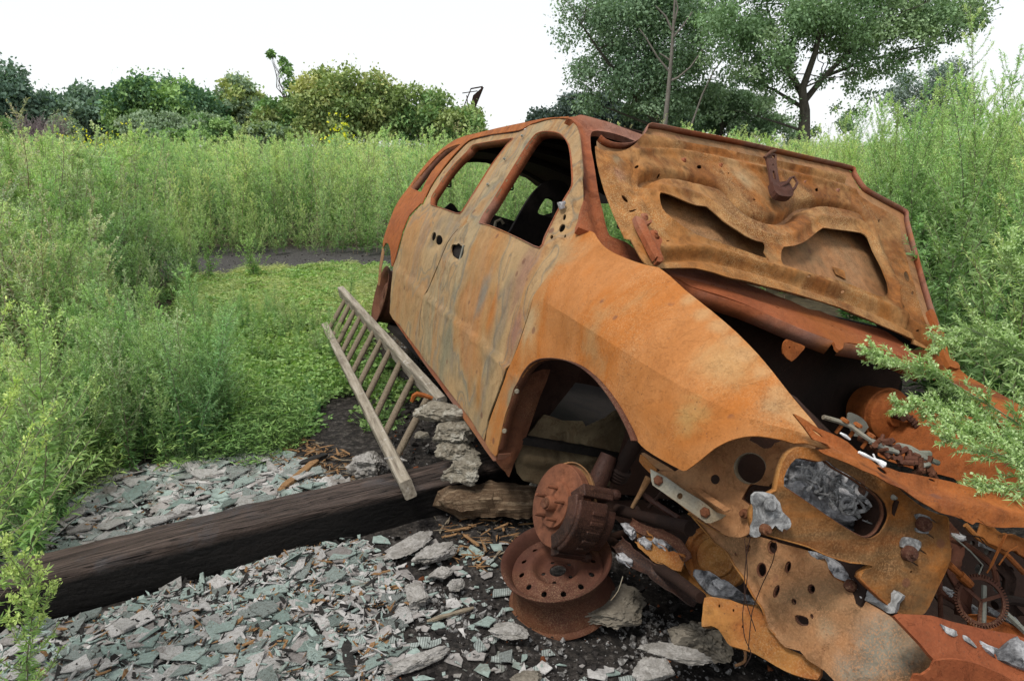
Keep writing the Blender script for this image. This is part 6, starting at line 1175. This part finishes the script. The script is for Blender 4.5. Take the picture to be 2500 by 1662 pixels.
# yellow flowers
def flowers(name, u, v, Y, w, h, n, label):
    r_ = np.random.default_rng(int(u)); c_ = wp(u, v, Y); P = np.stack([r_.normal(0, w, n), r_.normal(0, w, n), r_.normal(0, h, n)], 1); Q_ = []; C = []
    for k in range(3): Q_.append(blades(P, r_.normal(size=(n, 3)), .05, .045, r_, 0)); C.append(np.tile([.62, .48, .03], (n, 1)))
    foot = P.copy(); foot[:, :2] *= .25; foot[:, 2] = -float(c_[2]); st = stalk(foot[::3], P[::3], .004); Q_.append(st); C.append(np.tile([.14, .20, .07], (len(st), 1))); lf = foot[r_.integers(0, n, n*8)]; P8 = P[r_.integers(0, n, n*8)]; X = lf+(P8-lf)*r_.uniform(.4, 1, (n*8, 1)); Q_.append(blades(X, r_.normal(size=X.shape), .08, .02, r_)); C.append(np.tile([.14, .24, .07], (len(X), 1)))
    o = quads(name, np.concatenate(Q_), np.concatenate(C), LM); o.location = tuple(map(float, c_)); tag(o, label, 'flowers'); return o
flowers('yellow_flowers', 225, 345, 20, .45, .16, 70, 'yellow flowering weeds at the field edge in front of the dark trees'); flowers('yellow_flowers', 835, 320, 17, .16, .22, 46, 'small spray of yellow flowers above the field before the yellow green tree')

# ---- trees
def limb(mb, p, q, r0, r1, seed, wob=.06):
    p = Vector(p); q = Vector(q); L = (q-p).length; rr = random.Random(seed); pts = []
    for i in range(7):
        t = i/6; x = p.lerp(q, t)+Vector((rr.uniform(-1, 1), rr.uniform(-1, 1), rr.uniform(-.4, .4)))*wob*L*math.sin(math.pi*t); x.z += .10*L*math.sin(math.pi*t)*.3; pts.append(x)
    mb.tube(pts, [r0+(r1-r0)*i/6 for i in range(7)], 7); return pts
def crown_leaves(clumps, n, ls, cols, r_, hollow=.35, aspect=.62):
    """leaf blades through the volume of many small clumps"""
    P = []; C = []; D = []; tot = sum(c_[1]**2 for c_ in clumps)
    for cen, rad, sq in clumps:
        k = max(8, int(n*rad**2/tot)); d = nrm(r_.normal(size=(k, 3))); rr = rad*(hollow+(1-hollow)*r_.random((k, 1))**.55)*(1+.25*r_.normal(size=(k, 1))*.6); P.append(np.array(cen)+d*rr*np.array([1, 1, sq])); D.append(nrm(d*.6+r_.normal(size=(k, 3))*.8)); base = np.array(cols[int(r_.integers(len(cols)))]); C.append(base*r_.uniform(.78, 1.22, (k, 1))*r_.uniform(.9, 1.1))
    P = np.concatenate(P); D = np.concatenate(D); C = np.concatenate(C); L = ls*r_.uniform(.6, 1.4, len(P)); return blades(P, D, L, L*aspect, r_, .2), C
def tree(name, label, Y, u0, u1, vtop, vbot, n, ls, cols, seed, cat='tree', group='trees along the far edge of the field', trunk_u=None, nclump=60, clr=.20, gaps=0., trunk_r=.16, limbs=10, squash=.75, egg=.5, mat=None, ntw=0, depth=.8, bark='bark', lobes=None, hollow=.35):
    r_ = np.random.default_rng(seed); rr = random.Random(seed); a = wp(u0, vtop, Y); b_ = wp(u1, vtop, Y); W = (b_[0]-a[0])/2; cx = (a[0]+b_[0])/2; ztop = a[2]; zb = max(.2, wp(u0, vbot, Y)[2]); H = (ztop-zb)/2; zc = (ztop+zb)/2
    root = empty(name, (cx if trunk_u is None else float(wp(trunk_u, vbot, Y)[0]), Y, 0)); tag(root, label, cat, group); O3 = np.array(root.location); clumps = []
    R0 = clr*min(W, H*1.4)
    lob = lobes or [(0, 0, 1, 1)]
    while len(clumps) < nclump:
        lx, lz, sw, sh_ = lob[int(r_.integers(len(lob)))]; d = r_.normal(size=3); d /= np.linalg.norm(d); q = r_.random()**.33; z = d[2]*q; wz = 1-egg*max(0, z)**1.5
        p = np.array([cx+(lx+d[0]*q*wz*sw)*(W-R0*.7), Y+d[1]*q*W*depth*sw, zc+(lz+z*sh_)*(H-R0*squash*.8)]); clumps.append((p-O3, R0*r_.uniform(.7, 1.6), squash))
    Q_, C_ = crown_leaves(clumps, int(n*1.5), ls*1.25, cols, r_, hollow); 
    # outlying sprays for a ragged edge
    k = int(n*.10); bi = r_.integers(0, len(clumps), k); cc = np.array([clumps[i][0] for i in bi]); rad = np.array([clumps[i][1] for i in bi]); tw = nrm(r_.normal(size=(nclump*5, 3))+np.array([0, 0, .4])); ti = r_.integers(0, len(tw), k); P = cc+tw[ti]*(rad*r_.uniform(.9, 1.65, k))[:, None]+r_.normal(0, R0*.08, (k, 3)); L = ls*r_.uniform(.6, 1.2, k); Q2_ = blades(P, r_.normal(size=(k, 3)), L, L*.6, r_); C2_ = np.array(cols[0])*r_.uniform(.8, 1.3, (k, 1))
    cr_ = quads('crown', np.concatenate([Q_, Q2_]), np.concatenate([C_, C2_]), mat or LMf); cr_.parent = root
    mb = MB(); fork = Vector((0, 0, zb+H*.15)); mb.tube([Vector((0, 0, -.3)), Vector((.0, 0, zb*.5)), fork], [trunk_r*1.15, trunk_r, trunk_r*.85], 10)
    for i in range(limbs):
        c_ = clumps[int(r_.integers(len(clumps)))][0]; st_ = Vector((0, 0, zb*.7+H*.3*rr.random())); pts = limb(mb, st_, c_, trunk_r*.55, trunk_r*.06, seed+i)
        for j in range(2): c2 = clumps[int(r_.integers(len(clumps)))][0]; m_ = pts[3+j]; t2 = m_+(Vector(c2)-m_)*.5; limb(mb, m_, t2, trunk_r*.22, trunk_r*.03, seed*3+i+j)
    mb.build('trunk', M[bark], root); return root
DG = [(.045, .095, .04), (.06, .12, .05), (.035, .08, .035)]; BG = [(.060, .105, .060), (.078, .125, .072), (.048, .088, .052)]; MGc = [(.08, .15, .045), (.11, .19, .055), (.065, .13, .04)]
YG = [(.15, .19, .055), (.12, .17, .05), (.18, .21, .065), (.095, .145, .045)]; OG = [(.10, .15, .045), (.085, .135, .042), (.12, .165, .052)]; GG = [(.11, .165, .085), (.09, .14, .07), (.125, .18, .095)]
tree('fir_like_tree', 'dark blue green tree with pointed top at the far left edge', 62, -60, 130, 165, 374, 9000, .30, BG, 1, nclump=70, clr=.24, egg=.7)
tree('dark_tree', 'low dark blue green tree left of the big rounded tree', 64, 100, 290, 205, 374, 9000, .28, BG, 2, nclump=70, clr=.24)
tree('dark_tree', 'blue green tree whose notched top touches the big rounded tree', 66, 200, 330, 215, 374, 7000, .28, BG, 22, nclump=60, clr=.24)
tree('round_tree', 'big rounded dark green tree in the left half of the treeline', 56, 240, 530, 172, 374, 17000, .24, MGc+DG, 3, nclump=130, clr=.19, egg=.25)
tree('pale_tree', 'thin yellowish grey tree standing between two rounder trees', 60, 500, 660, 178, 374, 6500, .24, YG[:2]+GG, 4, nclump=70, clr=.20, bark='barkp', egg=.5, hollow=.1)
tree('leaning_tree', 'slender tree with a sparse bare leaning top above the treeline', 55, 600, 760, 225, 374, 11000, .22, MGc+OG, 5, nclump=90, clr=.2, egg=.3)
tr = tree('sparse_tree', 'tall sparse sapling poking above the treeline', 54, 650, 745, 120, 260, 1500, .13, MGc, 55, nclump=110, clr=.07, egg=.8, limbs=14, trunk_r=.07, lobes=[(.3, -.6, .8, .5), (.1, 0, .5, .5), (-.2, .5, .35, .3), (-.8, .85, .25, .12)], hollow=.1)
tree('yellow_green_tree', 'broad yellow green tree in the middle of the treeline', 50, 690, 1010, 158, 374, 19000, .20, YG+OG, 6, nclump=150, clr=.17, egg=.2, lobes=[(-.5, .1, .5, .85), (.05, .12, .5, .88), (.5, 0, .5, .8), (-.3, -.3, .7, .7)])
tree('olive_tree', 'olive green tree at the right end of the left treeline beside the metal boom', 50, 930, 1185, 205, 374, 15000, .20, OG+MGc, 7, nclump=120, clr=.19, egg=.15, lobes=[(-.35, .1, .65, .9), (.3, -.1, .65, .8), (.55, -.4, .45, .6)])
for i, (a, b_, t, c_, Y, lab) in enumerate([(270, 460, 268, GG, 40, 'grey green willow like bush under the big rounded tree'), (430, 580, 275, GG+MGc, 42, 'grey green bush right of the willow like bush'), (310, 520, 318, MGc+GG, 36, 'low bright green mound of shrub at the field edge'), (-60, 55, 290, MGc, 40, 'mid green shrub at the far left edge'), (110, 190, 285, GG, 45, 'small grey green shrub behind the dead bush'), (560, 720, 300, OG+GG, 40, 'low olive shrub in front of the slender tree')]):
    tree('shrub', lab, Y, a, b_, t, 350, 5200, .13, c_, 80+i, cat='shrub', group='shrubs in front of the treeline', nclump=60, clr=.22, trunk_r=.05, limbs=4, egg=.2, depth=.6)
tree('backdrop_tree', 'mid green tree filling the dip between the round tree and the slender one', 68, 430, 700, 222, 374, 12000, .28, MGc+OG, 91, nclump=100, clr=.22, egg=.3); tree('backdrop_tree', 'mid green tree standing behind the dark trees at the far left', 72, -80, 260, 228, 374, 12000, .3, MGc+BG, 92, nclump=100, clr=.22, egg=.3)
# dead shrub
root = empty('dead_shrub', tuple(map(float, wp(105, 350, 34)))); root.location.z = 0; tag(root, 'leafless purple grey dead shrub at the left edge of the field', 'shrub')
mb = MB(); rr = random.Random(4)
for i in range(150):
    a = rr.uniform(0, 6.28); q = Vector((math.cos(a)*rr.uniform(.1, 1.5), math.sin(a)*rr.uniform(.1, .8), rr.uniform(1.7, 2.65))); pts = limb(mb, (q.x*.3, q.y*.3, .8), q, .014, .006, i, .1)
    for j in range(3): limb(mb, pts[3+j], pts[3+j]+Vector((rr.uniform(-.4, .4), rr.uniform(-.3, .3), rr.uniform(.1, .5))), .008, .004, i*7+j, .1)
mb.build('twigs', plain('dead_twigs', [(.17, .135, .14), (.25, .20, .20)], 5), root)
# metal boom above the trees
P = lambda a, b_, Y=70: Vector(wp(*px('c7', a, b_)[0], Y)); root = empty('lattice_boom', tuple(P(2160, 560))); tag(root, 'rusty dark lattice boom showing above the olive tree', 'boom'); L0_ = Vector(root.location); mb = MB()
for a, b_, r_ in (((2110, 560), (2170, 410), .05), ((2145, 560), (2222, 402), .07), ((2225, 402), (2185, 500), .09), ((2168, 410), (2224, 400), .06), ((2130, 430), (2200, 420), .04), ((2140, 500), (2195, 470), .04), ((2150, 440), (2165, 560), .04), ((2175, 500), (2160, 560), .09)):
    mb.tube([P(*a)-L0_, P(*b_)-L0_], r_, 6)
mb.build('lattice', M['dark'], root)
mb = MB(); q = [P(2180, 440)-L0_, P(2222, 404)-L0_, P(2195, 480)-L0_, P(2165, 500)-L0_]; mb.add([v+Vector((0, d_, 0)) for d_ in (-.1, .1) for v in q], [(0, 1, 2, 3), (7, 6, 5, 4), (0, 4, 5, 1), (1, 5, 6, 2), (2, 6, 7, 3), (3, 7, 4, 0)]); mb.build('panel', M['dark'], root, smooth=False)
# right-hand big trees
RG = 'big trees behind the hood'; CG = [(.08, .135, .065), (.10, .16, .08), (.065, .115, .055)]; CG2 = [(.085, .15, .06), (.11, .175, .075), (.07, .125, .052)]
def bigtree(name, label, Y, trunk_pts, tr0, limbs_px, clumps_px, n, ls, cols, seed, bark='bark', group=RG, rad=1.0):
    r_ = np.random.default_rng(seed); base = wp(*trunk_pts[0], Y); root = empty(name, (float(base[0]), Y, 0)); tag(root, label, 'tree', group); O3 = np.array(root.location); mb = MB(); pp = [Vector(wp(u, v, Y)-O3) for u, v in trunk_pts]; mb.tube([Vector((pp[0].x, 0, -.2))]+pp, [tr0*1.2]+[tr0*(1-.7*i/len(pp)) for i in range(len(pp))], 12)
    for i, L_ in enumerate(limbs_px):
        k = len(L_[1:]); dy = (r_.random()-.5)*5; pts = [Vector(wp(u, v, Y+dy*(j/max(1, k-1)))-O3) for j, (u, v) in enumerate(L_[1:])]; mb.tube(pts, [L_[0]*(1-.75*j/(k-1)) for j in range(k)], 8)
        for j in range(1, k):
            for q in range(3): d = Vector((r_.normal(), r_.normal(), abs(r_.normal())*.8)); limb(mb, pts[j], pts[j]+d*.9, L_[0]*.2, .012, seed*9+i*7+j*3+q, .1)
    mb.build('trunk', M[bark], root); cl = []
    for (u, v, ru, k) in clumps_px:
        sc = Y/FPX
        for _ in range(k):
            d = r_.normal(size=3)*.55; d = d/max(1, np.linalg.norm(d)); yy_ = Y+d[1]*ru*sc*1.1; cl.append((wp(u+d[0]*ru, v+d[2]*ru*.8, yy_)-O3, sc*ru*.38*r_.uniform(.6, 1.35)*rad, .7))
    Q_, C_ = crown_leaves(cl, int(n*1.7), ls*1.2, cols, r_, .15); k = int(n*.12); bi = r_.integers(0, len(cl), k); cc = np.array([cl[i][0] for i in bi]); rd = np.array([cl[i][1] for i in bi]); tw = nrm(r_.normal(size=(len(cl)*4, 3))); ti = r_.integers(0, len(tw), k); Pp = cc+tw[ti]*(rd*r_.uniform(.9, 1.7, k))[:, None]+r_.normal(0, .08, (k, 3)); L = ls*r_.uniform(.6, 1.2, k)
    c_ = quads('crown', np.concatenate([Q_, blades(Pp, r_.normal(size=(k, 3)), L, L*.6, r_)]), np.concatenate([C_, np.array(cols[0])*r_.uniform(.8, 1.3, (k, 1))]), LMf); c_.parent = root; return root
bigtree('poplar', 'big leafy tree behind the hood with its trunk hidden, left of the forked one', 34, [(1600, 335), (1600, 200), (1590, 60)], .16, [(.10, (1600, 300), (1520, 200), (1460, 120), (1420, 60)), (.10, (1600, 260), (1680, 150), (1740, 40)), (.08, (1600, 200), (1560, 80), (1540, -40)), (.06, (1600, 310), (1500, 270), (1440, 250))],
    [(1450, 60, 95, 16), (1420, 150, 60, 8), (1520, 130, 120, 20), (1560, 30, 120, 16), (1640, 120, 110, 18), (1700, 20, 120, 16), (1590, 240, 100, 14), (1480, 235, 70, 9), (1440, 200, 40, 4), (1690, 240, 80, 12), (1500, -60, 150, 14), (1650, -80, 160, 14), (1600, 180, 100, 12), (1680, 200, 90, 10), (1540, 210, 90, 10), (1740, 170, 60, 8)], 30000, .11, CG, 11)
bigtree('forked_tree', 'big tree with a thick dark forked trunk right of the hood top', 30, [(1962, 350), (1965, 270), (1958, 220)], .24, [(.17, (1965, 300), (1960, 215), (1990, 130), (2010, 40), (2040, -60)), (.13, (1958, 230), (1925, 170), (1895, 90), (1870, 10)), (.12, (1962, 250), (2010, 190), (2080, 120), (2160, 60), (2240, 20)), (.08, (1955, 260), (1890, 220), (1820, 190)),  (.07, (2005, 190), (2110, 150), (2230, 120), (2330, 100)), (.06, (1960, 320), (1900, 300), (1850, 285))],
    [(1800, 60, 90, 14), (1880, 100, 100, 14), (1960, 50, 110, 14), (2060, 60, 110, 16), (2160, 40, 110, 16), (2260, 50, 90, 12), (2340, 60, 55, 8), (2120, 130, 80, 10), (2250, 110, 60, 8), (2320, 20, 80, 10), (1820, 190, 70, 8), (2040, 190, 45, 5), (1850, 150, 70, 9), (1940, 150, 60, 5), (1900, -40, 160, 14), (2100, -60, 170, 16), (2280, -50, 120, 12), (2180, 170, 60, 6), (2080, 250, 50, 5), (1770, 120, 60, 8), (1750, 30, 60, 8), (1905, 215, 45, 5), (1870, 240, 50, 6), (2080, 180, 50, 6), (1950, 260, 30, 2)], 34000, .10, CG2, 12)
bigtree('understory_tree', 'lower bushy green tree filling the space below the forked tree', 36, [(1760, 345), (1765, 280)], .09, [(.06, (1765, 320), (1740, 250), (1730, 200)), (.05, (1765, 310), (1830, 260), (1860, 230))], [(1740, 270, 80, 14), (1810, 280, 70, 12), (1860, 310, 60, 8), (1700, 310, 60, 8), (1790, 220, 60, 8), (2060, 300, 40, 5), (1930, 320, 60, 7)], 15000, .10, CG, 13)
bigtree('bluish_tree', 'hazy bluish tree at the right standing below the long bough', 48, [(2300, 340), (2290, 240)], .12, [(.06, (2290, 300), (2240, 230), (2220, 190)), (.06, (2290, 290), (2330, 220), (2350, 180))], [(2240, 220, 60, 10), (2300, 190, 60, 10), (2350, 240, 60, 10), (2200, 270, 55, 8), (2290, 280, 80, 12), (2170, 240, 30, 3)], 9000, .13, [(.075, .115, .080), (.09, .13, .09)], 14)
tree('dark_bush', 'dark blue green rounded bush just above the van roof', 40, 1275, 1560, 222, 345, 15000, .15, [(.032, .052, .036), (.042, .066, .046), (.055, .085, .062)], 15, cat='bush', group=RG, nclump=110, clr=.18, egg=.2, limbs=5, lobes=[(-.6, -.35, .4, .6), (-.1, 0, .5, .8), (.4, 0, .6, .9)])
tree('dark_bush', 'dark tree mass behind the hood between the two big trees', 42, 1480, 1800, 215, 345, 15000, .16, [(.035, .062, .036), (.045, .08, .045)], 16, cat='bush', group=RG, nclump=110, clr=.18, egg=.2, limbs=5)
# bare trunk in front of the left big tree
Y = 31; base = wp(1622, 345, Y); root = empty('dead_tree', (float(base[0]), Y, 0)); tag(root, 'leafless pale grey dead tree standing in front of the left big tree', 'tree'); O3 = Vector(root.location); mb = MB(); W3 = lambda u, v, dy=0: Vector(wp(u, v, Y+dy))-O3
mb.tube([Vector((0, 0, -.2)), W3(1622, 320), W3(1632, 220), W3(1640, 130), W3(1645, 50), W3(1648, -20)], [.11, .10, .085, .07, .05, .03], 10)
for pts in ([(1645, 90), (1670, 60), (1690, 30)], [(1640, 75), (1625, 40), (1600, 15)], [(1632, 200), (1655, 190), (1685, 165), (1710, 130), (1722, 110)], [(1675, 350), (1690, 300), (1715, 230), (1745, 170), (1770, 140)], [(1637, 180), (1605, 140), (1575, 90), (1560, 70)], [(1638, 150), (1625, 140), (1610, 130)], [(1645, 60), (1655, 20), (1650, 0)]):
    q = [W3(*p) for p in pts]; mb.tube(q, [.045*(1-.7*i/len(q)) for i in range(len(q))], 7)
mb.build('trunk', M['barkp'], root)
